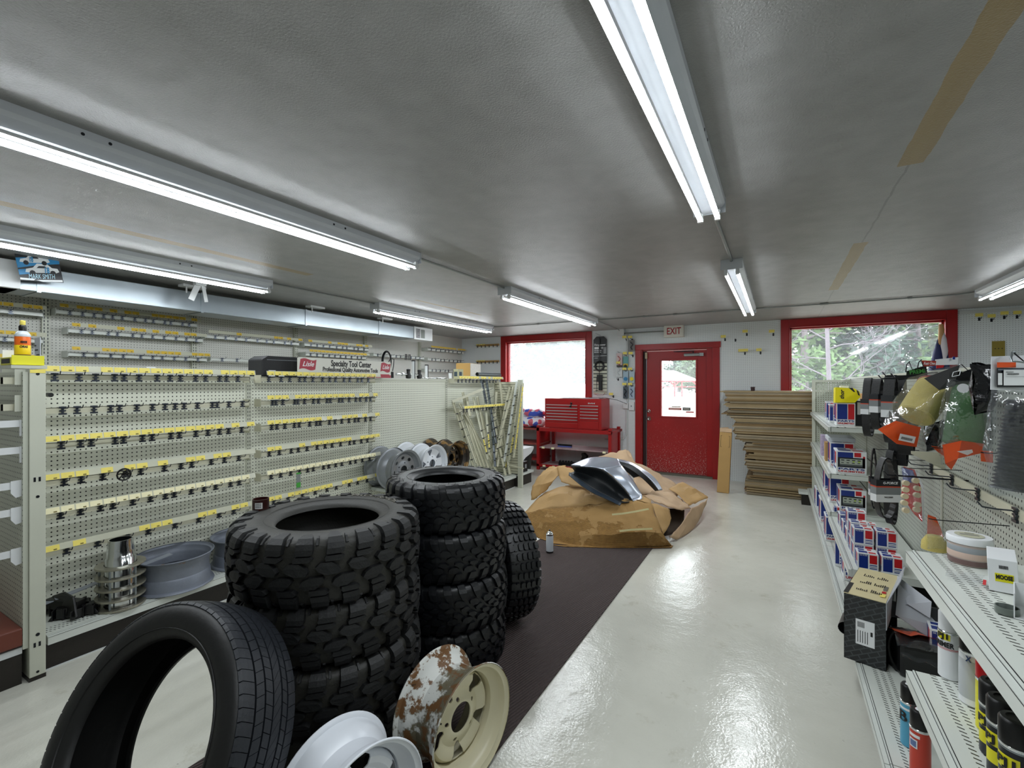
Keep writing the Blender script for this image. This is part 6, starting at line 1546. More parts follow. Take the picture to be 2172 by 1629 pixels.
# black glossy bags behind
for i, (q, lab) in enumerate((((2000, 800, 2090, 775, 2095, 850, 2015, 860, 1.95), 'crumpled black glossy bag between the two hanging filter bags'), ((2060, 770, 2108, 778, 2108, 870, 2070, 880, 1.6), 'dark clear bag hanging behind the white hang card'),
     ((1925, 830, 1965, 800, 1985, 860, 1930, 930, 2.25), 'black bag behind the sand coloured filter'), ((1960, 905, 2000, 890, 1998, 950, 1965, 955, 2.1), 'black bag hanging low between the filter bags'), ((2075, 830, 2112, 830, 2112, 955, 2080, 955, 1.9), 'dark green bagged filter behind the green one'))):
    t = thing('hanging_bag', lab, 'bag', at2(q[0], q[1], q[8]))
    Qb = [at2(q[0], q[1], q[8]), at2(q[2], q[3], q[8]), at2(q[4], q[5], q[8]), at2(q[6], q[7], q[8])]
    env(t, Qb, .04, mat('black_bag_film', '0c0d10', .18, bump=.6, bscale=25) if i < 4 else mat('dark_green_foam', '1e3f1e', .7), 'bag_body', seed=20 + i, rough=.012)
# red and white clamshell pack with caps
t = thing('cap_pack', 'red white and blue blister pack of pale caps hanging by the lower belts', 'blister pack', at2(1940, 1040, 2.3))
Q = [at2(1918, 990, 2.35), at2(1948, 1000, 2.25), at2(1962, 1108, 2.2), at2(1925, 1075, 2.3)]
mb = TW(t).use(M_BRED).prism([at2(1917, 990, 2.34), at2(1940, 997, 2.3), at2(1952, 1030, 2.28), at2(1957, 1108, 2.26), at2(1938, 1090, 2.3), at2(1912, 1050, 2.36)], (0, 1, 0), .002)
mb.use(M_BWH).prism([at2(1940, 996, 2.29), at2(1944, 998, 2.29), at2(1959, 1032, 2.26), at2(1961, 1112, 2.25), at2(1957, 1108, 2.25), at2(1953, 1030, 2.27)], (0, 1, 0), .002)
mb.use(M_BLU).prism([at2(1912, 992, 2.33), at2(1936, 998, 2.29), at2(1944, 1024, 2.27), at2(1916, 1024, 2.33)], (0, 1, 0), .001); mb.build('card', t)
mb = TW(t).use(mat('cream_cap', 'd2c4a2', .35)); rc = random.Random(2)
for k in range(10):
    c = at2(1916 + 26 * (k % 2) + rc.uniform(-3, 3), 1022 + (k // 2) * 15 + rc.uniform(-3, 3), 2.24); mb.cut().cyl(c, c + Vector((.004, -.02, .002)), .013, 14)
mb.each('cap', t); env(t, [at2(1910, 990, 2.28), at2(1946, 998, 2.24), at2(1960, 1105, 2.2), at2(1914, 1080, 2.26)], .03, M_FILM, 'blister', seed=31)
# orange pouches
for i, (pts, d, lab) in enumerate((([(1968, 1092), (1985, 1098), (1996, 1122), (2004, 1150), (1966, 1150)], 1.95, 'orange and clear pouch with sand foam standing at the near shelf end'), ([(1975, 946), (2000, 950), (2003, 968), (1990, 960)], 2.0, 'orange corner of a bag hanging behind the green filter'), ([(2080, 956), (2106, 958), (2106, 982), (2081, 979)], 1.6, 'small orange bag corner hanging left of the bellows'))):
    t = thing('orange_pouch', lab, 'bag', at2(pts[0][0], pts[0][1], d)); TW(t).use(M_ORGP).prism([at2(a, b_, d) for a, b_ in pts], (0, 1, 0), .002).build('pouch', t)
    if i == 0:
        MB().use(M_FOAM).at(T(-t.location)).lathe([(0, 0), (.042, 0), (.04, .03), (.025, .055), (0, .06)], 24, T(at2(1982, 1166, 1.86) * 1)).build('foam', t)
        env(t, [at2(1968, 1098, 1.84), at2(2002, 1120, 1.84), at2(2006, 1170, 1.82), at2(1964, 1165, 1.84)], .02, M_FILM, 'bag', seed=41)
# ---------------------------------------------------------------- drive belts
M_BELT = mat('belt_rubber', '101113', .45, bump=.2, bscale=200)
def belt(label, px, py0, py1, wpx, d, bw=.035, rot=.0, sleeve=None, grp=None, tilt=0):
    top = W(px, py0, d=d); bot = W(px, py1, d=d); H_ = (top - bot).length; wd = wpx * d / F
    t = thing('drive_belt', label, 'belt', top, 0, grp)
    n = 44; path = []
    for k in range(n):
        a = 2 * PI * k / n; sx = math.copysign(abs(math.cos(a)) ** .9, math.cos(a)) * wd / 2; sz = math.sin(a) * H_ / 2 - H_ / 2
        sx *= 1 + .35 * (-sz / H_ - .5)
        path.append((sx, sz))
    vs = []; fs = []; M = RZ(YAW + rot) @ RY(tilt)
    for k, (a, z) in enumerate(path):
        p, q = path[k - 1], path[(k + 1) % n]; tx, tz = q[0] - p[0], q[1] - p[1]; l = math.hypot(tx, tz); nx, nz = tz / l, -tx / l
        th = .0055 + (.003 if k % 2 else 0)
        for yy in (-bw / 2, bw / 2):
            for s in (0, th): vs.append(M @ Vector((a - nx * s, yy, z - nz * s)))
    for k in range(n):
        o, e = k * 4, ((k + 1) % n) * 4
        fs += [(o, e, e + 2, o + 2), (o + 1, o + 3, e + 3, e + 1), (o, o + 1, e + 1, e), (o + 2, e + 2, e + 3, o + 3)]
    fixn(MB().use(M_BELT).raw(vs, fs).build('belt_body', t))
    if sleeve:
        z0, z1 = -H_ * sleeve[0], -H_ * sleeve[1]; w2 = wd / 2 * 1.22 + .002; hb = bw / 2 + .003
        mb = MB().at(M); zz = [z0, z0 + (z1 - z0) * .28, z0 + (z1 - z0) * .34, z0 + (z1 - z0) * .66, z1]
        for (a, b_), m_ in zip(zip(zz, zz[1:]), (M_BLB, mat('sleeve_orange', 'c2452a', .4), mat('sleeve_grey', '7f8486', .4), M_BWH)):
            mb.use(m_).b2((-w2, -hb, b_), (w2, -hb + .0006, a)); mb.b2((-w2, hb - .0006, b_), (w2, hb, a)); mb.b2((-w2, -hb, b_), (-w2 + .0006, hb, a)); mb.b2((w2 - .0006, -hb, b_), (w2, hb, a))
        mb.build('sleeve', t)
        if sleeve[2:]:
            text(sleeve[2], abs(z1 - z0) * .15, M_BWH, M @ frame((.008, -hb - .0006, zz[0] + (zz[1] - zz[0]) * .5), (1, 0, 0), (0, 0, 1)), t, width=w2 * 1.2, shear=.2, off=.0004)
            text('94G2089', abs(z1 - z0) * .10, M_INK, M @ frame((0, -hb - .0006, zz[3] + (zz[4] - zz[3]) * .35), (1, 0, 0), (0, 0, 1)), t, width=w2 * .7)
        else:
            mb = MB().use(M_INK).at(M); mb.b2((-.003, -hb - .0006, zz[4] + .005), (.001, -hb, zz[3] - .008)); mb.build('sleeve_print', t)
    return t
belt('black drive belt with a paper sleeve, leftmost of the upper hanging row', 1842, 802, 926, 20, 3.1, .045, .35, (.36, .62))
belt('wide black drive belt with a sleeve, second of the upper hanging row', 1862, 804, 912, 20, 2.95, .05, .3, (.30, .66))
belt('tallest black drive belt of the upper row with pale printing on its back', 1890, 796, 940, 22, 2.8, .06, .35, (.30, .62))
belt('black drive belt without sleeve hanging behind the tallest one', 1905, 802, 975, 18, 2.9, .08, .7)
belt('black drive belt hanging loose right of the upper row, lower half showing', 1906, 860, 988, 24, 2.75, .08, .6)
belt('slim black drive belt hanging behind the sand coloured filter', 1922, 850, 965, 20, 2.6, .07, .6)
belt('slim black drive belt, leftmost of the lower hanging row', 1853, 950, 1079, 12, 2.95, .03, -.5, (.48, .78))
belt('large oval drive belt with a printed sleeve in the lower row', 1878, 970, 1100, 38, 2.6, .045, -.1, (.36, .72, 'G-FORCE'))
belt('dark drive belt partly hidden behind the large oval one in the lower row', 1890, 955, 1112, 24, 2.75, .04, .3)
mb = MB().use(mat('belt_print', 'a9adb0', .5))
t = thing('belt_hook', 'row of dark hooks on a bar carrying the drive belts', 'hook', W(1880, 800, d=3.0)); mb = TW(t).use(M_DARKST)
for k, (yy, z, x0) in enumerate(((3.25, 1.50, .50), (3.0, 1.51, .48), (2.8, 1.50, .48), (3.1, .99, .50), (2.85, 1.03, .50))): mb.cut().tube([(RP, yy, z), (x0, yy, z), (x0 - .015, yy, z + .02)], .004, 6)
mb.each('hook', t)
for k, (a, b_, h2) in enumerate(((1921, 790, 17), (1946, 781, 12))):
    p = W(a, b_, d=2.6); t = thing('peg_hook', ('tall', 'short')[k] + ' dark hook rod rising above the belts against the window', 'hook', p); MB().use(M_DARKST).tube([(0, 0, 0), (.005, 0, h2 * 2.6 / F), (.018, 0, (h2 + 6) * 2.6 / F)], .003, 6).build('hook', t)
t = thing('header_display', 'dark green header card standing above the belts in front of the window', 'sign', W(1945, 790, d=2.55))
TW(t).use(mat('dark_green_card', '0f1c12', .4)).prism([at2(1923, 788, 2.55), at2(1965, 775, 2.55), at2(1968, 800, 2.55), at2(1922, 806, 2.55)], (0, 1, 0), .004).build('card', t)
text('PREMI', .03, mat('green_ink', '3f8a3c', .4), frame(at2(1946, 789, 2.54) - t.location, at2(1966, 786, 2.54) - at2(1926, 790.5, 2.54), (0, 0, 1)), t, width=.085, off=.0006)
t = thing('red_sign', 'small red shelf sign with white script above the dark green card', 'sign', W(1970, 772, d=2.5))
TW(t).use(mat('sign_red', 'a8372a', .4)).prism([at2(1955, 765, 2.5), at2(1986, 766, 2.5), at2(1984, 776, 2.5), at2(1958, 778, 2.5)], (0, 1, 0), .004).build('card', t)
text('Fast One', .022, M_BWH, frame(at2(1971, 771.5, 2.49) - t.location, (CY, SY, 0), (0, 0, 1)), t, width=.06, shear=.3)
t = thing('white_shelf_strip', 'white card strip with red edge behind the red sign at the window corner', 'card', W(2000, 765, d=2.5))
mb = TW(t).use(M_BWH).prism([at2(1984, 763, 2.52), at2(2033, 758, 2.52), at2(2032, 774, 2.52), at2(1984, 775, 2.52)], (0, 1, 0), .004); mb.use(M_BRED).prism([at2(1986, 775, 2.52), at2(2003, 775, 2.52), at2(2001, 780, 2.52), at2(1986, 782, 2.52)], (0, 1, 0), .004); mb.use(M_BLU).prism([at2(2021, 757, 2.5), at2(2026, 757, 2.5), at2(2026, 763, 2.5), at2(2021, 763, 2.5)], (0, 1, 0), .004); mb.build('card', t)
# near crossbar and long hooks
t = thing('hook_rail', 'bare cream rail with four dark hooks across the near right pegboard', 'rail', (.70, 2.6, 1.03)); mb = TW(t).use(M_CREAM2); mb.b2((.70, 2.02, 1.012), (.708, 3.21, 1.047))
for yy in (2.03, 3.2): mb.b2((.70, yy - .003, .99), (.75, yy + .003, 1.05))
mb.build('bar', t)
for k, px in enumerate((1978, 2022, 2077, 2158)):
    y = W(px, 1050, X=.70).y; hook(.70, y, 1.03, '%s long hook from the left on the near right rail' % ORD[k], 'hooks on the near right rail', rz=PI, sc=1.15)
t = thing('shelf_bracket', 'cream shelf bracket stub on the right pegboard above the rail', 'bracket', (.74, 3.22, 1.08)); MB().use(M_CREAM2).prism([(0, 0, .03), (-.12, -.0, .03), (-.12, 0, .015), (0, 0, -.05)], (0, 1, 0), .004).build('bracket', t)
M_PJB = mat('logo_yellow_print', 'ddd41a', .35)
# ---------------------------------------------------------------- near shelf goods
JZ = .954
t = thing('putty_tub', 'round tub with white lid and pinkish contents on the near right shelf', 'tub', (*on(2056, 1194, JZ), JZ))
mb = MB().use(mat('tub_clear', 'b9aaa2', .25, var=.1)); mb.lathe([(0, 0), (.043, 0), (.046, .004), (.047, .058), (.045, .062)], 40); mb.build('tub', t)
MB().use(mat('brown_putty', '6b5350', .4)).lathe([(.0462, .003), (.0470, .012), (.0470, .016), (.0466, .017)], 40).build('contents', t)
MB().use(M_BWH).lathe([(.0485, .06), (.050, .061), (.050, .076), (.048, .079), (0, .080)], 40).build('lid', t)
mb = MB().use(mat('tub_label_pink', 'c9b0a2', .4)).lathe([(.0475, .020), (.0478, .021), (.0478, .036), (.0475, .037)], 40); mb.use(mat('tub_label_grey', '9a9fa4', .4)).lathe([(.0475, .037), (.0478, .0375), (.0478, .052), (.0475, .053)], 40); mb.build('label', t)
mb = MB().use(mat('lid_print', 'b8b7a0', .4)).cyl((0, 0, .0802), (0, 0, .0806), .032, 24); mb.use(mat('lid_print_grey', '8f8f86', .4)).box((.0, .0, .081), (.04, .012, .0006)).box((.004, .016, .081), (.02, .006, .0006)); mb.build('lid_label', t)
t = thing('white_carton', 'white box with a yellow and black logo label on the near right shelf', 'box', (*on(2098, 1252, JZ), JZ), -.62 + .35)
M_ = RY(-.05); MB().use(M_BWH).at(M_).b2((0, 0, 0), (.052, .12, .080)).build('carton', t, bevel=.001)
mb = MB().use(mat('logo_yellow', 'dfd800', .35)).at(M_).b2((.012, -.001, .026), (.044, 0, .046)); mb.use(M_INK); 
for q in range(8): mb.b2((.02 + q * .002, -.001, .058), (.0212 + q * .002, 0, .066))
mb.build('label', t); text('MOOSE', .014, M_INK, M_ @ frame((.028, -.0016, .037), (1, 0, 0), (0, 0, 1)), t, width=.029, off=.0006)
t = thing('white_card_box', 'open white card box at the right edge of the near right shelf', 'box', (*on(2150, 1312, JZ), JZ), -.3); mb = MB().use(M_BWH); mb.b2((0, 0, 0), (.002, .09, .055)); mb.b2((0, .088, 0), (.1, .09, .055)); mb.b2((0, 0, 0), (.1, .09, .002)); mb.build('carton', t)
t = thing('round_container', 'small grey round cap beside the open card box on the near right shelf', 'cap', (*on(2136, 1302, JZ), JZ)); MB().use(mat('grey_green_cap', '6e7670', .3, .4)).lathe([(0, .004), (.017, .004), (.018, .016), (.020, .016), (.0205, .002), (.019, 0), (0, 0)], 24).build('cap', t)
t = thing('plastic_pouch', 'flat clear zip pouch with a red stripe lying before the tub', 'bag', (*on(2062, 1235, JZ), JZ + .002), -.3)
mb = MB().use(M_FILM); mb.sheet([[(-.05 + i * .015, -.03 + j * .015, .004 + .006 * (noise.noise(Vector((i, j, 3.3)) * .7) + .5)) for i in range(9)] for j in range(6)]); mb.build('pouch', t)
MB().use(M_BRED).b2((.02, -.035, .008), (.026, .008, .0086)).build('stripe', t)
# cans on the shelf below
CZ = .581
def oncan(px, py, z): x, y = on(px, py, z); return (x, y, z)
a_ = math.atan2
def face(p): return math.atan2(-p[1], -p[0])
p = oncan(2014, 1436, CZ); can('tall white primer can with a white cap on the lower near right shelf', p, .0265, .145, M_BWH, M_BWH, .97, .055, texts=(('PJ1', .020, M_INK, .128, .026), ('PRIMER', .021, M_INK, .104, .048)), bands=[(.092, .0935, M_BRED), (.089, .0900, M_BRED)], rz=face(p) - .55, patches=((-.02, .016, .118, .138, M_PJB),))
p = oncan(2066, 1492, CZ); can('large white can with a wide black cap on the lower near right shelf', p, .031, .150, M_BWH, M_BLACK, 1.0, .05, bands=[(.02, .125, mat('fine_print_grey', 'b9bdc0', .4))], texts=(('X', .02, mat('x_blue', '24406f', .4), .13, .012),), rz=face(p) - .35)
for i, (px, py, cap, lab) in enumerate(((2118, 1500, mat('red_cap', 'c81d22', .3), 'can with red cap behind the black capped cans, upper one'), (2100, 1515, MATS['red_cap'], 'can with red cap behind the black capped cans, lower one'))):
    p = oncan(px, py + 35, CZ); can(lab + ', near right shelf', p, .027, .135, M_PJB, cap, 1.0, .045, rz=face(p))
for i, (px, py, lab) in enumerate(((2112, 1602, 'farthest'), (2130, 1645, 'middle'), (2158, 1698, 'nearest'))):
    p = oncan(px, py, CZ); can('yellow and black can with a black cap, %s of the three at the right edge' % lab, p, .0285, .125, M_BLB, M_BLACK, 1.04, .05, bands=[(.112, .116, M_STEEL)], texts=(('PJ1', .024, M_INK, .085, .034),), rz=face(p) - .6, group='black capped cans', patches=((-.021, .021, .07, .10, M_PJB), (-.018, .018, .03, .06, M_PJB)))
DZ = .181
p = oncan(1930, 1580, DZ); can('blue spray can with a black cap standing on the near right deck', p, .027, .16, mat('cyan_can', '4e9fc0', .35), M_BLACK, .98, .055, texts=(('B1', .05, M_INK, .105, .045), ), rz=face(p) - .3, bands=[(.13, .138, M_BWH)])
MB().use(M_BWH).cyl((0, 0, .2136), (0, 0, .2142), .015, 20).build('cap_sticker', bpy.data.objects[[o.name for o in bpy.data.objects if o.get('label', '').startswith('blue spray can')][0]])
p = oncan(1952, 1640, DZ); q_ = can('red spray can with a black cap in front of the blue one on the deck', p, .0275, .155, mat('red_can', 'bf3a28', .35), M_BLACK, .98, .055, rz=face(p) - .4, patches=((-.022, .01, .125, .135, M_BWH), (-.02, .004, .09, .118, M_BWH), (-.017, .001, .094, .114, mat('small_print_blue', '5a6f9c', .4))))
MB().use(M_BRED).cyl((0, 0, .2086), (0, 0, .2090), .018, 20).use(M_BWH).cyl((0, 0, .2090), (0, 0, .2094), .013, 20).build('cap_sticker', q_)
# clutter on the near deck and under the near shelf
x, y = on(1925, 1415, .181); t = thing('rubber_boot', 'black rubber boot with a raised ring at the foot of the black carton', 'car part', (x, y, .181))
mb = MB().use(M_BLACK).lathe([(.035, 0), (.07, .0), (.075, .02), (.055, .03), (.06, .045), (.04, .06), (.035, .058), (.03, .01)], 28); mb.build('boot', t)
x, y = on(1905, 1400, .25); t = thing('drive_hose', 'black looped hose standing on edge beside the black patterned carton', 'hose', (x + .03, y + .06, .181))
mb = MB().use(M_BLACK).tube([(.055 * math.cos(k * PI / 10), .03 * math.sin(k * PI / 10), .085 + .085 * math.sin(k * PI / 10)) for k in range(20)], .009, 8, closed=True); mb.build('hose', t)
x, y = on(1975, 1400, .25); t = thing('bagged_lever', 'black curved handle in a wrinkled clear bag on the near right deck', 'car part', (x, y, .19))
mb = MB().use(M_BLACK).tube([(-.10, .10, .12), (-.04, .03, .11), (.02, -.03, .08), (.04, -.07, .02), (.02, -.09, .0)], [.012, .02, .024, .02, .012], 12); mb.build('handle_part', t)
MB().use(M_FILM).sheet([[(-.12 + i * .025, -.12 + j * .03, .10 + .04 * noise.noise(Vector((i, j, 7)) * .5) - j * .006) for i in range(9)] for j in range(8)]).build('bag', t)
x, y = on(1950, 1330, .38); t = thing('orange_bag', 'orange and black part bag resting on the clutter under the near right shelf', 'bag', (x, y, .181))
mb = MB().use(M_ORGP).sheet([[(-.10 + i * .028, -.07 + j * .03, .19 - .012 * j + .02 * noise.noise(Vector((i, j, 1)) * .6)) for i in range(8)] for j in range(5)]); mb.use(M_BLB).sheet([[(-.10 + i * .028, .05 + j * .02, .20 + .03 * j) for i in range(8)] for j in range(3)]); mb.build('label', t)
MB().use(M_FILM).sheet([[(-.10 + i * .03, -.16 + j * .03, .17 + .04 * noise.noise(Vector((i, j, 4)) * .5)) for i in range(9)] for j in range(7)]).build('bag', t)
MB().use(M_BLACK).b2((-.09, -.1, 0), (.13, .09, .15)).build('part', t, bevel=.02)
x, y = on(1985, 1370, .30); t = thing('amber_pouch', 'pale yellow foam piece in a clear orange edged bag before the primer can', 'bag', (x + .02, y + .1, .181))
MB().use(M_FOAM).lathe([(0, 0), (.05, 0), (.055, .10), (.03, .19), (0, .21)], 20).build('foam', t); MB().use(M_ORGP).b2((-.05, -.05, .17), (.05, -.045, .22)).build('label', t)
t = thing('bagged_strips', 'dark rubber strips bundled in a clear bag under the front of the near shelf', 'car part', (.5, 2.2, .55))
A_, B_ = W(1935, 1190, d=2.1), W(2010, 1300, d=1.75); mb = TW(t).use(M_DARKST); sd = Vector((CY, SY, 0))
for k in range(7): mb.bar(A_ + sd * .014 * k + Vector((0, 0, .004 * (k % 3))), B_ + sd * (.018 * k - .02) + Vector((0, 0, .006 * (k % 2))), .010, .006)
mb.use(M_ORGP).bar(B_ + sd * .02 + Vector((0, 0, -.03)), B_ + sd * .06 + Vector((0, 0, -.09)), .09, .002, (0, -1, .2)); mb.build('strip', t)
x, y = on(1915, 1275, .42); t = thing('grey_card', 'grey printed card flap sticking out of the black patterned carton', 'card', (.44, 2.62, .40))
P0 = t.location; MB().use(mat('grey_card_board', 'b4b7be', .5)).at(T(-P0)).prism([W(1903, 1222, d=2.3), W(1976, 1277, d=2.1), W(1973, 1312, d=2.08), W(1925, 1282, d=2.15), W(1903, 1290, d=2.2)], (0, 1, 0), .002).build('card', t)
x, y = on(1965, 1290, .3); t = thing('dark_block', 'bulky black part filling the space below the near right shelf', 'car part', (x, y + .15, .181))
MB().use(M_BLACK).prism([(-.12, 0, 0), (.14, 0, 0), (.16, 0, .14), (.05, 0, .2), (-.10, 0, .16)], (0, 1, 0), .2).build('part', t, bevel=.015)
# every hanging item gets the wire rod that carries it from the pegboard
bpy.context.view_layer.update()
for o in list(bpy.data.objects):
    if o.parent is None and o.name.split('.')[0] in ('bagged_filter', 'hanging_bag', 'cap_pack', 'orange_pouch', 'header_display', 'red_sign', 'drive_belt', 'bagged_bellows', 'bagged_strips') or (o.parent is None and o.name.startswith('peg_hook')):
        best = None
        for c in kids(o):
            for v in c.data.vertices:
                q = c.matrix_world @ v.co
                if best is None or q.z > best.z: best = q
        if best is None: continue
        e = Vector((RP + .01, best.y, min(best.z, 1.535)))
        MB().at(T(-o.location)).use(M_DARKST).tube([best + Vector((0, 0, -.006)), Vector((best.x + .02, best.y, e.z - .008)) if best.x < RP - .04 else best, e], .002, 5).build('hanging_wire', o)
# ---------------------------------------------------------------- things on top of the left rack
ZT = 1.531
SGX = -3.52
TLs, TRs, BRs, BLs = W(631, 756, X=SGX), W(829, 773, X=SGX), W(829, 800, X=SGX), W(631, 793, X=SGX)
sy0, sy1 = TLs.y, TRs.y; sz0, sz1 = ZT + .002, 1.70; H_ = sz1 - sz0; Wd = sy1 - sy0
t = thing('tool_sign', 'long white sign reading Specialty Tool Center standing on the left rack', 'sign', (SGX, sy0, sz0))
MB().use(mat('sign_offwhite', 'd3d2c8', .35)).prism([(0, 0, 0), (0, Wd, 0), (0, Wd, H_ * .95), (0, Wd - .02, H_), (0, .02, H_), (0, 0, H_ * .94)], (-1, 0, 0), .004).build('sign_board', t)
M_SRED = mat('sign_stripe_red', 'a3283a', .4)
MB().use(M_SRED).b2((0, 0, H_ * .17), (.0008, Wd * .98, H_ * .22)).b2((0, Wd * .70, 0), (.0008, Wd, H_ * .17)).build('stripe', t)
def yz(y, z, l=.001): return frame((l, y, z), (0, 1, 0), (0, 0, 1))
text('Specialty Tool Center', H_ * .46, M_INK, yz(Wd * .53, H_ * .74), t, width=Wd * .44, off=.0022)
text('Professional Quality Automotive Tools', H_ * .33, M_INK, yz(Wd * .53, H_ * .41), t, width=Wd * .60, off=.0015)
for yc, w_ in ((Wd * .092, Wd * .145), (Wd * .93, Wd * .12)):
    P = []; n = 10
    for k in range(n + 1): u = k / n; P.append((.0006, yc - w_ / 2 + w_ * u + .006, H_ * (.90 + .05 * math.sin(u * 2 * PI))))
    for k in range(n + 1): u = 1 - k / n; P.append((.0006, yc - w_ / 2 + w_ * u - .006, H_ * (.38 + .05 * math.sin(u * 2 * PI))))
    f_ = MB().use(M_SRED).prism(P, (1, 0, 0), .0006).build('flag_emblem', t)
    text('Lisle', H_ * .36, M_BWH, yz(yc, H_ * .65, .0016), t, width=w_ * .72, shear=.35, off=.0006)
t = thing('black_case', 'black fabric tool case lying behind the sign on the left rack', 'case', (-3.80, 2.22, ZT))
mb = MB().use(mat('black_fabric', '121316', .6, bump=.2, bscale=150)).prism([(0, 0, 0), (0, .42, 0), (0, .42, .17), (0, .05, .17), (0, 0, .14)], (1, 0, 0), .20); mb.build('case_body', t, bevel=.012)
MB().use(mat('zip_grey', '6b6f74', .4)).b2((.201, .04, .135), (.204, .4, .140)).build('zip', t)
t = thing('paper_card', 'small white price card standing in front of the black case', 'card', (-3.56, 2.25, ZT)); mb = MB().use(M_BWH); mb.b2((0, 0, 0), (.002, .06, .05)); mb.b2((.01, .08, 0), (.012, .13, .04)); mb.build('card', t)
t = thing('label_curl', 'curled white paper label standing on the top rail of the near bay', 'label', W(310, 777, X=-3.45)); t.location.z = 1.556
MB().use(M_BWH).tube([(0, 0, 0), (.004, .01, .012), (0, .045, .014), (-.003, .055, .0)], .002, 4).sheet([[(0, 0, 0), (0, .05, 0)], [(.006, 0, .012), (.006, .05, .012)], [(.002, 0, .022), (.002, .05, .022)]]).build('paper', t)
t = thing('hose_loop', 'black hose coiled in a loop hanging on the left wall beyond the sign', 'hose', W(820, 745, X=-5.42)); mb = TW(t).use(M_BLACK)
for k, (rx, rz_) in enumerate(((.10, .17), (.085, .155))):
    c = W(820, 765, X=-5.42 + .02 * k); c.z -= .02; mb.tube([c + Vector((0, rx * math.sin(q * PI / 12) + k * .01, rz_ * math.cos(q * PI / 12))) for q in range(24)], .010, 6, closed=True)
c = W(831, 768, X=-5.40); mb.tube([c + Vector((0, -.08, -.02)), c + Vector((0, -.02, .06)), c + Vector((0, .05, .04)), c + Vector((0, .04, -.06)), c + Vector((0, .02, -.15))], .008, 6); mb.cyl(c + Vector((0, .01, -.16)), c + Vector((0, .015, -.26)), .022, 10)
mb.build('hose', t)
t = thing('pliers_pair', 'two black looped clamps hanging on the left wall right of the hose', 'tool', W(865, 752, X=-5.42)); mb = TW(t).use(M_BLACK)
for dy in (-.04, .04):
    c = W(865, 757, X=-5.42) + Vector((0, dy, 0)); mb.tube([c + Vector((0, -.02, -.06)), c + Vector((0, -.015, .04)), c + Vector((0, .015, .04)), c + Vector((0, .02, -.06))], .008, 6)
mb.build('clamp', t)
for i, (px, py0, py1, d_, lab) in enumerate(((877, 767, 803, -3.78, 'taller'), (905, 776, 802, -3.86, 'shorter'))):
    P_ = W(px, py1, X=d_); top = W(px, py0, X=d_); h2 = top.z - ZT
    t = thing('upright_gauge', '%s white and black striped tube standing among tools on the left rack' % lab, 'tool', (P_.x, P_.y, ZT))
    mb = MB().use(M_BWH).cyl((0, 0, 0), (0, 0, h2), .022, 16); mb.use(M_BLACK).cyl((0, 0, h2), (0, 0, h2 + .012), .025, 16).b2((.017, -.006, .0), (.0235, .006, h2)); mb.build('tube', t)
    t = thing('air_tool', 'black and chrome hand tool lying beside the %s striped tube' % lab, 'tool', (P_.x + .03, P_.y - .12 - .05 * i, ZT))
    mb = MB().use(M_BLACK).lathe([(0, 0), (.03, .005), (.035, .04), (.02, .07), (.025, .11), (0, .12)], 12); mb.use(M_CHROME).cyl((0, -.02, .05), (0, -.2, .05), .012, 10).cyl((0, -.08, .05), (0, -.11, .05), .022, 10); mb.build('tool_body', t)
t = thing('small_picture_box', 'small box with a picture on its front, far part of the left rack', 'box', (*W(962, 800, X=-3.70).xy, ZT)); mb = MB().use(mat('olive_white_box', 'b5b391', .5)).b2((0, 0, 0), (.07, .12, .135)); mb.use(mat('picture_dark', '3c4a56', .4)).b2((.07, .03, .04), (.0706, .09, .10)).b2((.01, -.0006, .04), (.06, 0, .1)); mb.build('carton', t)
t = thing('white_cup', 'white paper cup left of the small picture box on the left rack', 'cup', (*W(955, 801, X=-3.70).xy, ZT)); MB().use(M_BWH).lathe([(0, 0), (.018, 0), (.022, .08), (.02, .08), (.016, .004), (0, .004)], 16).build('cup_body', t)
for i, (px, lab) in enumerate(((915, 'left'), (936, 'right'), (990, 'far right'))):
    t = thing('paper_sheet', '%s crumpled white paper lying on top of the left rack' % lab, 'paper', (*W(px, 800, X=-3.68).xy, ZT), .3 * i); MB().use(M_BWH).sheet([[(-.08 + a * .02, -.1 + b_ * .025, .004 + .03 * abs(noise.noise(Vector((a, b_, i)) * .45))) for a in range(8)] for b_ in range(9)]).build('sheet', t)
t = thing('cardboard_box', 'brown cardboard box standing at the far end of the left rack top', 'cardboard box', (*W(1008, 797, X=-3.72).xy, ZT), .15)
MB().use(mat('box_brown', 'b08a4c', .6, var=.08)).b2((-.22, -.16, 0), (0, .18, .23)).build('carton', t, bevel=.002); MB().use(mat('box_print', 'd9d5cc', .5, var=.12, vscale=30)).b2((.0, -.155, .005), (.0008, .175, .225)).build('printed_side', t)
a = W(1012, 797, X=-3.46); b_ = W(1060, 797, X=-3.46); t = thing('metal_pipe', 'silver metal pipe lying across the far end of the left rack', 'pipe', a); t.location.z = 1.60
mb = MB().use(M_STEEL).tube([(0, 0, 0), (0, b_.y - a.y, -.002)], .026, 20, cap=False); mb.use(M_INK).cyl((0, .02, 0), (0, .025, 0), .0245, 20); mb.build('pipe', t)
MB().use(M_CREAM2).b2((-.03, .05, -.07), (.03, .09, -.026)).b2((-.03, b_.y - a.y - .1, -.07), (.03, b_.y - a.y - .06, -.026)).build('cradle', t)
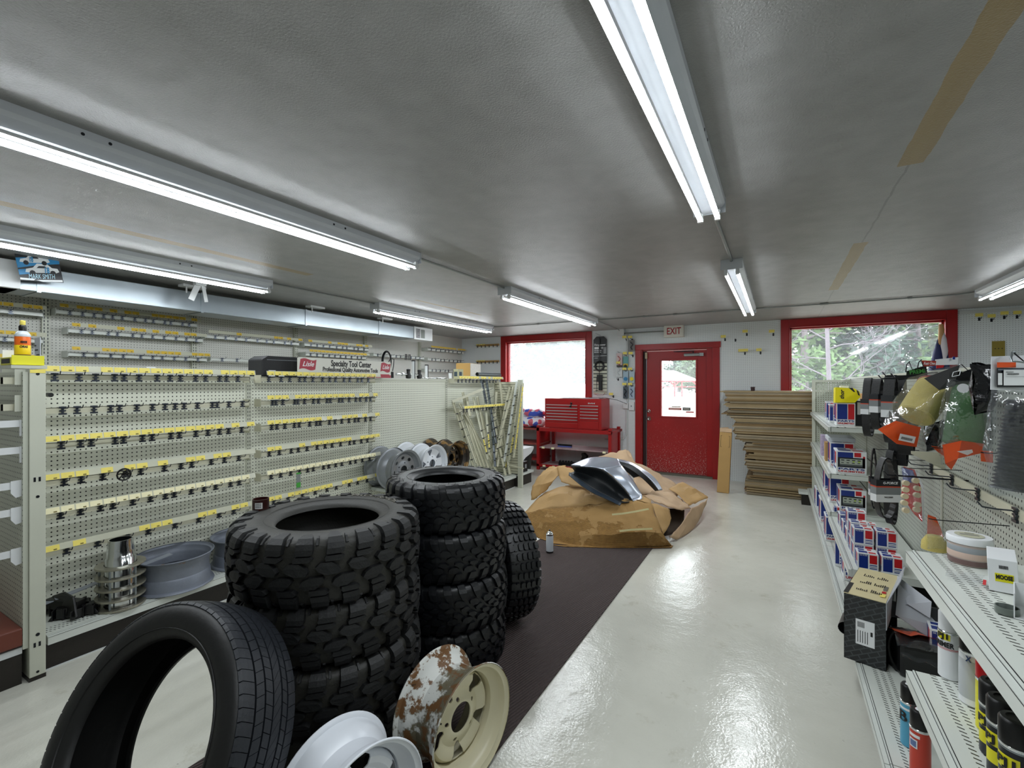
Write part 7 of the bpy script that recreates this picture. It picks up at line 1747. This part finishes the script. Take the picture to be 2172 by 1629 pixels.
# spray bottle and bits at the near end
P_ = W(48, 768, Y=.62); t = thing('spray_bottle', 'orange and yellow bottle with a black collar at the left edge', 'bottle', (P_.x, P_.y, 1.572)); t.scale = (.68, .68, .72)
MB().use(mat('bottle_orange', 'e0661c', .3)).lathe([(0, 0), (.030, 0), (.034, .006), (.034, .115), (.032, .125)], 32).build('bottle_body', t)
MB().use(mat('bottle_yellow', 'e6c51c', .3)).lathe([(.0342, .02), (.0346, .021), (.0346, .07), (.0342, .071)], 32).build('label', t)
MB().use(mat('bottle_grey', 'b4bcc0', .3)).lathe([(.0342, .118), (.034, .128), (.026, .142), (.016, .150), (.014, .155)], 32).build('shoulder', t)
mb = MB().use(M_BLACK).lathe([(.0165, .150), (.017, .175), (.013, .182), (.010, .184)], 20); mb.build('collar', t)
MB().use(M_YEL).lathe([(.011, .182), (.012, .184), (.0125, .205), (.010, .208), (0, .208)], 16).build('cap', t)
for s_, sz_, m_, z_, w_ in (('ARMOR', .016, M_INK, .088, .030), ('ORIG', .016, M_INK, .062, .034)):
    tx = text(s_, sz_, m_, Matrix.Identity(4), None, depth=.0003, width=w_, shear=.15, off=.0008); a0 = math.atan2(-P_.y, -P_.x) + .12
    for v in tx.data.vertices: a = a0 + v.co.x / .035; q = .0352 + v.co.z; v.co = (q * math.cos(a), q * math.sin(a), z_ + v.co.y)
    adopt(tx, t)
mb = MB().use(M_INK).lathe([(.0346, .0), (.0349, .001), (.0349, .018), (.0346, .019)], 32); mb.build('base_label', t)
t = thing('yellow_holder', 'yellow and black open card tray under the spray bottle', 'tray', (P_.x, P_.y, 1.545))
mb = MB().use(mat('tray_yellow', 'd9d321', .4)); mb.box((.0, 0, .0), (.13, .09, .003)); mb.box((0, -.045, .014), (.13, .003, .028)); mb.box((.065, 0, .018), (.003, .09, .036)); mb.use(M_INK).box((.0, -.047, .014), (.10, .001, .018)); mb.use(M_BWH).box((-.07, .0, .03), (.003, .08, .06)); mb.build('tray', t)
mb = MB().use(M_CREAM).box((0, 0, -.009), (.16, .10, .012)); mb.build('support', t)
t = thing('grey_card', 'grey white printed card standing right of the spray bottle', 'card', (W(80, 735, Y=.80).x, .80, 1.648)); mb = MB().use(M_WHITE).box((.0, .006, -.05), (.012, .004, .066)).use(mat('card_pale_grey', 'b9bdc3', .5)).box((0, 0, .0), (.075, .003, .095)); mb.use(M_INK).box((-.01, -.002, -.012), (.04, .001, .006)).box((.01, -.002, -.035), (.04, .001, .004)).box((-.025, -.002, .01), (.02, .001, .006)); mb.build('card', t)
t = thing('black_clip', 'black round plug sticking out beside the near post of the left rack', 'clip', W(101, 838, X=-3.5)); MB().use(M_BLACK).cyl((0, 0, 0), (.05, .0, 0), .012, 12).build('plug', t)

# ---------------------------------------------------------------- back wall: hanging tool card, packs, tags
t = thing('tool_display_card', 'tall black display card with a coiled hose tool beside the left window', 'display card', (-2.68, BW, 1.3))
x0, x1 = -2.800 + 2.68, -2.555 + 2.68
MB().use(mat('display_black', '101214', .3)).prism([(x0, -.03, .55), (x1, -.03, .55), (x1, -.03, .94), (x1 - .055, -.03, .995), (x0 + .055, -.03, .995), (x0, -.03, .94)], (0, 1, 0), .004).build('card', t)
mb = MB().use(mat('display_clear', 'c9cbb9', .4)).b2((x0, -.029, 0), (x1, -.026, .55)); mb.use(M_INK)
for k in range(9): mb.b2((x0, -.031, .03 + k * .062), (x1, -.029, .036 + k * .062 + .002 * k))
mb.build('ruled_backing', t)
M_ = lambda x, z: frame((x, -.0312, z), (1, 0, 0), (0, 0, 1))
text('Firepower', .05, M_BWH, M_(0, .85), t, width=.20, off=.0008); text('10', .04, M_BWH, M_(.035, .795), t, width=.035, off=.001)
mb = MB().use(M_BWH).b2((x0 + .02, -.0315, .775), (x0 + .10, -.031, .815))
for q, (z_, w_) in enumerate(((.745, .13), (.715, .125))):
    for k in range(6): mb.b2((x0 + .02 + k * w_ / 6, -.0315, z_), (x0 + .02 + (k + .7) * w_ / 6, -.031, z_ + .018 - .004 * (k % 2)))
mb.b2((x0, -.0315, .655), (x1, -.031, .66)).b2((x0 + .02, -.0315, .62), (x0 + .08, -.031, .626))
for k in range(7): mb.b2((x1 - .06, -.0315, .70 + k * .016), (x1 - .01, -.031, .705 + k * .016))
mb.build('print', t)
mb = MB().use(M_BLACK).tube([(.0 + .075 * math.cos(k * PI / 12), -.055, .48 + .075 * math.sin(k * PI / 12)) for k in range(24)], .017, 8, closed=True); mb.tube([(0, -.05, .97), (.0, -.065, .5), (.005, -.06, .1)], .006, 6); mb.box((.005, -.055, .27), (.10, .02, .12)); mb.cyl((.02, -.055, .06), (.02, -.055, .22), .034, 14); mb.build('tool_body', t)
mb = MB().use(M_DARKST).tube([(-.06, -.04, .04), (-.055, -.045, .2), (-.06, -.04, .28)], .003, 5).tube([(-.08, -.04, .06), (-.03, -.05, .06)], .004, 5); mb.use(mat('copper_wire', 'b06a45', .4, .6)).tube([(-.10, -.035, 0), (-.04, -.04, -.03), (.06, -.04, -.03), (.09, -.035, .02)], .003, 5); mb.build('wire', t)
MB().use(M_STEEL).tube([(.0, 0, 1.02), (0, -.06, 1.02), (-.06, -.09, 1.05)], .003, 5).build('hook', t)
packs = [(1308, 750, 1320, 780, 'd9c4c4', 'clear pack with pink fittings hanging left of the vertical conduit', 'c76a62'), (1306, 775, 1320, 800, 'd5dadb', 'empty clear pack below the pink fittings pack', 'c9ced0'),
         (1335, 722, 1346, 746, '6d6a68', 'dark printed pack, topmost beside the door', '23262a'), (1322, 757, 1333, 780, '5b9c9a', 'teal and yellow pack in the middle column by the door', 'd0b228'),
         (1322, 788, 1333, 813, '9fb6c4', 'pale blue pack with a blue disc', '2d7fae'), (1335, 788, 1346, 813, 'a9bcc8', 'pale pack with a yellow disc next to the door trim', 'e4d22a'),
         (1322, 820, 1332, 846, '4d5660', 'dark pack with wires below the blue disc pack', '1d2126'), (1335, 820, 1346, 846, 'a9b8c9', 'pale pack with small dark parts below the yellow disc pack', '47576c')]
for i, (a, b_, c_, e_, col, lab, col2) in enumerate(packs):
    p = W(a, b_, Y=BW - .04); q = W(c_, e_, Y=BW - .04); w_ = q.x - p.x; h2 = p.z - q.z
    t = thing('hanging_pack', lab, 'hanging pack', (p.x, BW - .05, q.z)); MB().use(mat('pack_%d' % i, col, .3, alpha=.9 if i < 2 else None)).b2((0, 0, 0), (w_, .006, h2)).build('card', t)
    mb = MB().use(mat('pack_item_%d' % i, col2, .35))
    if i in (4, 5): mb.cyl((w_ / 2, -.015, h2 * .35), (w_ / 2, 0, h2 * .35), w_ * .36, 16)
    elif i == 3: mb.b2((.005, -.012, h2 * .1), (w_ - .005, 0, h2 * .35)); mb.use(M_INK).cyl((w_ / 2, -.02, h2 * .12), (w_ / 2, 0, h2 * .12), w_ * .3, 12)
    else: mb.tube([(w_ * .3, -.012, h2 * .8), (w_ * .7, -.015, h2 * .6), (w_ * .3, -.015, h2 * .35), (w_ * .6, -.012, h2 * .15)], .008, 6)
    mb.build('contents', t)
    MB().use(M_ZINC).tube([(w_ * .4, .05, h2 + .015), (w_ * .4, -.04, h2 + .015), (w_ * .4, -.055, h2 + .03)], .0025, 5).build('hook', t)
tags = [(1314, 770, 1, 'right of the display card, mid height'), (1299, 836, 1, 'right of the display card foot'), (1309, 800, 0, 'below the empty clear pack'), (1327, 716, 1, 'top left above the teal pack column'), (1339, 716, 1, 'topmost beside the door trim'), (1328, 750, 1, 'above the teal pack'), (1340, 750, 1, 'right of the one above the teal pack'), (1327, 783, 1, 'above the blue disc pack'), (1339, 783, 1, 'above the yellow disc pack'), (1327, 815, 1, 'above the dark wire pack'), (1339, 815, 1, 'above the pale parts pack'),
        (1535, 715, 1, 'right above the door trim corner'), (1557, 716, 0, 'bare one right of the door trim corner'), (1581, 704, 1, 'middle one between door and right window'), (1637, 704, 1, 'nearest the right window'), (1577, 744, 1, 'lower pair, left'), (1610, 743, 1, 'lower pair, right'),
        (2072, 670, 1, 'first right of the right window'), (2098, 672, 1, 'second right of the right window'), (2125, 666, 1, 'third right of the right window'), (2152, 665, 1, 'fourth right of the right window')]
for i, (px, py, lb, lab) in enumerate(tags):
    p = W(px, py, Y=BW); t = thing('tagged_hook', ('wall hook with a yellow tag, ' if lb else 'bare wall hook, ') + lab, 'hook', p)
    mb = MB().use(M_DARKST).tube([(.02, 0, -.04), (.02, -.07, -.045), (.02, -.085, -.025)], .003, 5); mb.box((.02, -.003, -.045), (.02, .006, .04)); mb.build('hook', t)
    if lb: MB().use(M_YEL).box((0, -.075, .0), (.07 if i != 15 else .13, .002, .04)).build('price_label', t)
t = thing('wood_block', 'olive painted outlet plate on the pegboard right of the right window', 'plate', W(2117, 740, Y=BW)); mb = MB().use(mat('olive_plate', '8a7a2c', .5)).box((0, -.008, 0), (.11, .016, .18)); mb.use(M_INK)
for q in (-1, 0, 1): mb.cyl((q * .03, -.018, 0), (q * .03, -.016, 0), .006, 8)
mb.build('plate', t)
t = thing('rolled_flag', 'rolled flag with gold and white cloth over dark blue leaning in the right window corner', 'flag', W(1998, 690, Y=BW - .12)); mb = TW(t)
P_ = lambda px, py: W(px, py, Y=BW - .12)
mb.use(mat('flag_gold', 'b78c5a', .6)).tube([P_(1996, 688), P_(1997, 700), P_(1996, 716), P_(1993, 732)], [.022, .03, .028, .03], 10); mb.use(mat('flag_white', 'd3ccd2', .7)).tube([P_(1998, 698), P_(2000, 720), P_(2001, 745), P_(2000, 775)], [.012, .035, .045, .03], 10); mb.use(mat('flag_blue', '1d2352', .7)).tube([P_(1991, 720), P_(1990, 745), P_(1986, 790), P_(1984, 830)], [.012, .045, .08, .10], 10).tube([P_(2006, 745), P_(2007, 790), P_(2006, 830)], [.02, .04, .05], 8); mb.build('flag_cloth', t)
# ---------------------------------------------------------------- outside
struct(MB().use(mat('pale_gravel_lot', '8f8c84', .9, var=.15, vscale=.3)).b2((-90, BW + .17, -.25), (90, 110, -.15)).build('ground'))
M_LEAF = [mat('leaf_%d' % i, c_, .7, var=.4, vscale=1.5) for i, c_ in enumerate(('48613f', '567040', '3d5647', '6b8446'))]
M_BARK = mat('grey_bark', '6a6162', .8, var=.2)
def leafy(label, x, y, h_, rad, n, mi, seed, base=.6, size=.16, grp='trees beyond the windows'):
    r = random.Random(seed); t = thing('tree', label, 'tree', (x, y, -.15), 0, grp)
    mb = MB().use(M_BARK); mb.tube([(0, 0, 0), (.1, 0, h_ * .4), (0, .05, h_ * .95)], [rad * .09, rad * .06, .02], 8)
    for k in range(10):
        a = r.random() * 6.28; z = h_ * (.25 + .07 * k); l = rad * (1.05 - z / h_ * .7)
        mb.tube([(0, 0, z), (l * .5 * math.cos(a), l * .5 * math.sin(a), z + .2), (l * math.cos(a), l * math.sin(a), z + .1)], [.05, .03, .01], 5)
    mb.build('trunk', t)
    mb = MB().use(M_LEAF[mi]); cl = []
    for k in range(46):
        z = base + (h_ - base) * r.random() ** .8; q = rad * (1.1 - .75 * (z - base) / (h_ - base)) * math.sqrt(r.random()); a = r.random() * 6.28; cl.append((q * math.cos(a), q * math.sin(a), z, rad * r.uniform(.18, .38)))
    for k in range(n):
        c = cl[k % len(cl)]; v = Vector((r.gauss(0, 1), r.gauss(0, 1), r.gauss(0, .7))).normalized() * c[3] * r.uniform(.6, 1.05) + Vector(c[:3])
        a = Vector((r.gauss(0, 1), r.gauss(0, 1), r.gauss(0, .5))).normalized() * size * r.uniform(.5, 1.2); b_ = a.orthogonal().normalized() * size * r.uniform(.3, .6)
        mb.raw([v - a, v + b_, v + a, v - b_], [(0, 1, 2, 3)])
    mb.build('foliage', t)
rt = random.Random(21)
TP = [(1665, 19, 0), (1700, 16, 1), (1735, 21, 2), (1790, 18, 0), (1825, 22, 3), (1860, 17, 2), (1900, 20, 0), (1940, 17, 1), (1980, 22, 2), (2020, 18, 0)]
WD = ['far left behind the flattened cartons', 'left of the bare tree', 'behind the bare tree', 'right of the bare tree', 'in the middle of the right window', 'above the yellow box', 'above the hanging belts', 'above the dark green card', 'by the rolled flag', 'hidden at the right window edge']
for i, (px, d, mi) in enumerate(TP):
    p = W(px, 815, d=d); leafy('%s green tree seen through the right window, %s' % (('dark', 'light', 'bluish', 'bright')[mi], WD[i]), p.x, p.y, rt.uniform(5.6, 7.5), rt.uniform(1.7, 2.3), 3400, mi, 40 + i, .5, .15)
for i, (px, d, mi, lab) in enumerate(((1440, 95, 2, 'pale distant tree behind the pavilion through the door glass, left'), (1478, 88, 0, 'pale distant tree behind the pavilion through the door glass, right'), (1130, 60, 2, 'faint tree through the left window, left one'), (1175, 52, 2, 'faint blue green tree in the middle of the left window'), (1235, 64, 0, 'faint tree at the right of the left window'))):
    p = W(px, 815, d=d); leafy(lab, p.x, p.y, 6.5 + i * .3, 4.2, 1500, mi, 70 + i, .8, .5)
# bare branching tree
t = thing('bare_tree', 'bare pale branching tree standing close outside the right window', 'tree', (*W(1756, 815, d=11).xy, -.15)); mb = MB().use(mat('pale_bark', '6c646b', .8, var=.15)); rb2 = random.Random(9)
def branch(p, d, l, r_, dep):
    pts = [p]; q = p
    for k in range(4):
        d = (d + Vector((rb2.gauss(0, .22), rb2.gauss(0, .22), rb2.gauss(.04, .14)))).normalized(); q = q + d * l / 4; pts.append(q)
        if dep < 4 and rb2.random() < (.98 if dep < 3 else .75):
            nd = (d + Vector((rb2.gauss(0, .9), rb2.gauss(0, .7), rb2.gauss(.1, .4)))).normalized(); branch(q, nd, l * rb2.uniform(.5, .75), r_ * .55, dep + 1)
    mb.tube(pts, [max(r_ * (1 - .18 * k), .0022) for k in range(5)], 5 if dep else 8)
mb.tube([(0, 0, 0), (.03, 0, 1.5), (-.02, 0, 3), (.06, 0, 4.6), (.1, 0, 6)], [.055, .05, .042, .03, .012], 8)
for q in range(18):
    z = .9 + q * .22; sg = 1 if q % 2 else -1
    branch(Vector((.0, 0, z)), Vector((sg * .8, rb2.uniform(-.4, .4), rb2.uniform(.1, .6))), rb2.uniform(1.2, 2.0), .017, 1)
mb.build('branches', t)
# open pavilion across the lot
O = W(1436, 815, d=62); t = thing('pavilion', 'open pavilion with a white hip roof and red posts seen through the door glass', 'pavilion', (O.x, O.y, -.15))
ex, rt_ = 4.0, 1.4
ux, uy = Vector((CY, SY, 0)), Vector((-SY, CY, 0))
def pv(a, b_, z): return ux * a + uy * b_ + Vector((0, 0, z))
e1, e2, zE, zR = -4.4, 2.35, 2.05, 3.45
mb = MB().use(mat('roof_white', 'd0d0d4', .6)); A_ = [pv(e1, -2, zE), pv(e2, -2, zE), pv(e2, 3, zE), pv(e1, 3, zE), pv(-2.2, .5, zR), pv(-.2, .5, zR)]
mb.raw(A_, [(0, 1, 5, 4), (1, 2, 5), (2, 3, 4, 5), (3, 0, 4), (3, 2, 1, 0)]); mb.build('roof', t)
M_PR = mat('pavilion_red', 'b03a44', .6); mb = MB().use(M_PR)
for a in (-4.1, -.95, 0.0, 1.95): mb.cut().bar(pv(a, -1.8, 0), pv(a, -1.8, zE), .14)
mb.each('post', t)
mb = MB().use(M_PR); mb.bar(pv(e1, -1.8, zE - .1), pv(e2, -1.8, zE - .1), .12); mb.bar(pv(e1, -1.8, 1.25), pv(e2, -1.8, 1.25), .10); mb.bar(pv(-.95, -1.8, 1.4), pv(-1.7, -1.8, zE), .1); mb.bar(pv(-.95, -1.8, 1.4), pv(-.3, -1.8, zE), .1); mb.bar(pv(1.95, -1.8, 1.4), pv(1.3, -1.8, zE), .1); mb.build('rail', t)
O = W(1200, 815, d=45); t = thing('white_building', 'long low pale building with reddish base seen faintly through the left window', 'building', (O.x, O.y, -.15))
mb = MB().use(mat('pale_wall', 'e6e6ea', .7)).box((0, 0, .9), (9, .5, 1.5)); mb.build('wall', t); MB().use(mat('pinkish_base', 'c58a94', .7)).box((0, -.3, .35), (9, .2, .5)).build('base', t)
O = W(1786, 815, d=20); t = thing('brown_shed', 'small dull brown shed low outside behind the bare tree', 'shed', (O.x, O.y - 6.5, -.15)); MB().use(mat('shed_brown', '5a4a50', .7)).box((0, 0, .7), (.5, .5, 1.4)).build('wall', t)
MB().use(mat('shed_roof', '8f8c92', .7)).prism([(-.45, -.35, 1.4), (.45, -.35, 1.4), (.2, 0, 1.75), (-.2, 0, 1.75)], (0, 1, 0), .3).build('roof', t)

# ---------------------------------------------------------------- tell look-alikes apart by their order from the left
same = {}
for o in bpy.data.objects:
    if o.parent is None and o.get('label') and o.get('kind') != 'structure': same.setdefault(o['label'], []).append(o)
for lab, os_ in same.items():
    if len(os_) < 2: continue
    def scr(o):
        p = o.location; d = -p.x * SY + p.y * CY; return (p.x * CY + p.y * SY) / max(d, .1)
    for k, o in enumerate(sorted(os_, key=scr)): o['label'] = lab + ', %s from the left' % ORD[min(k, 17)]
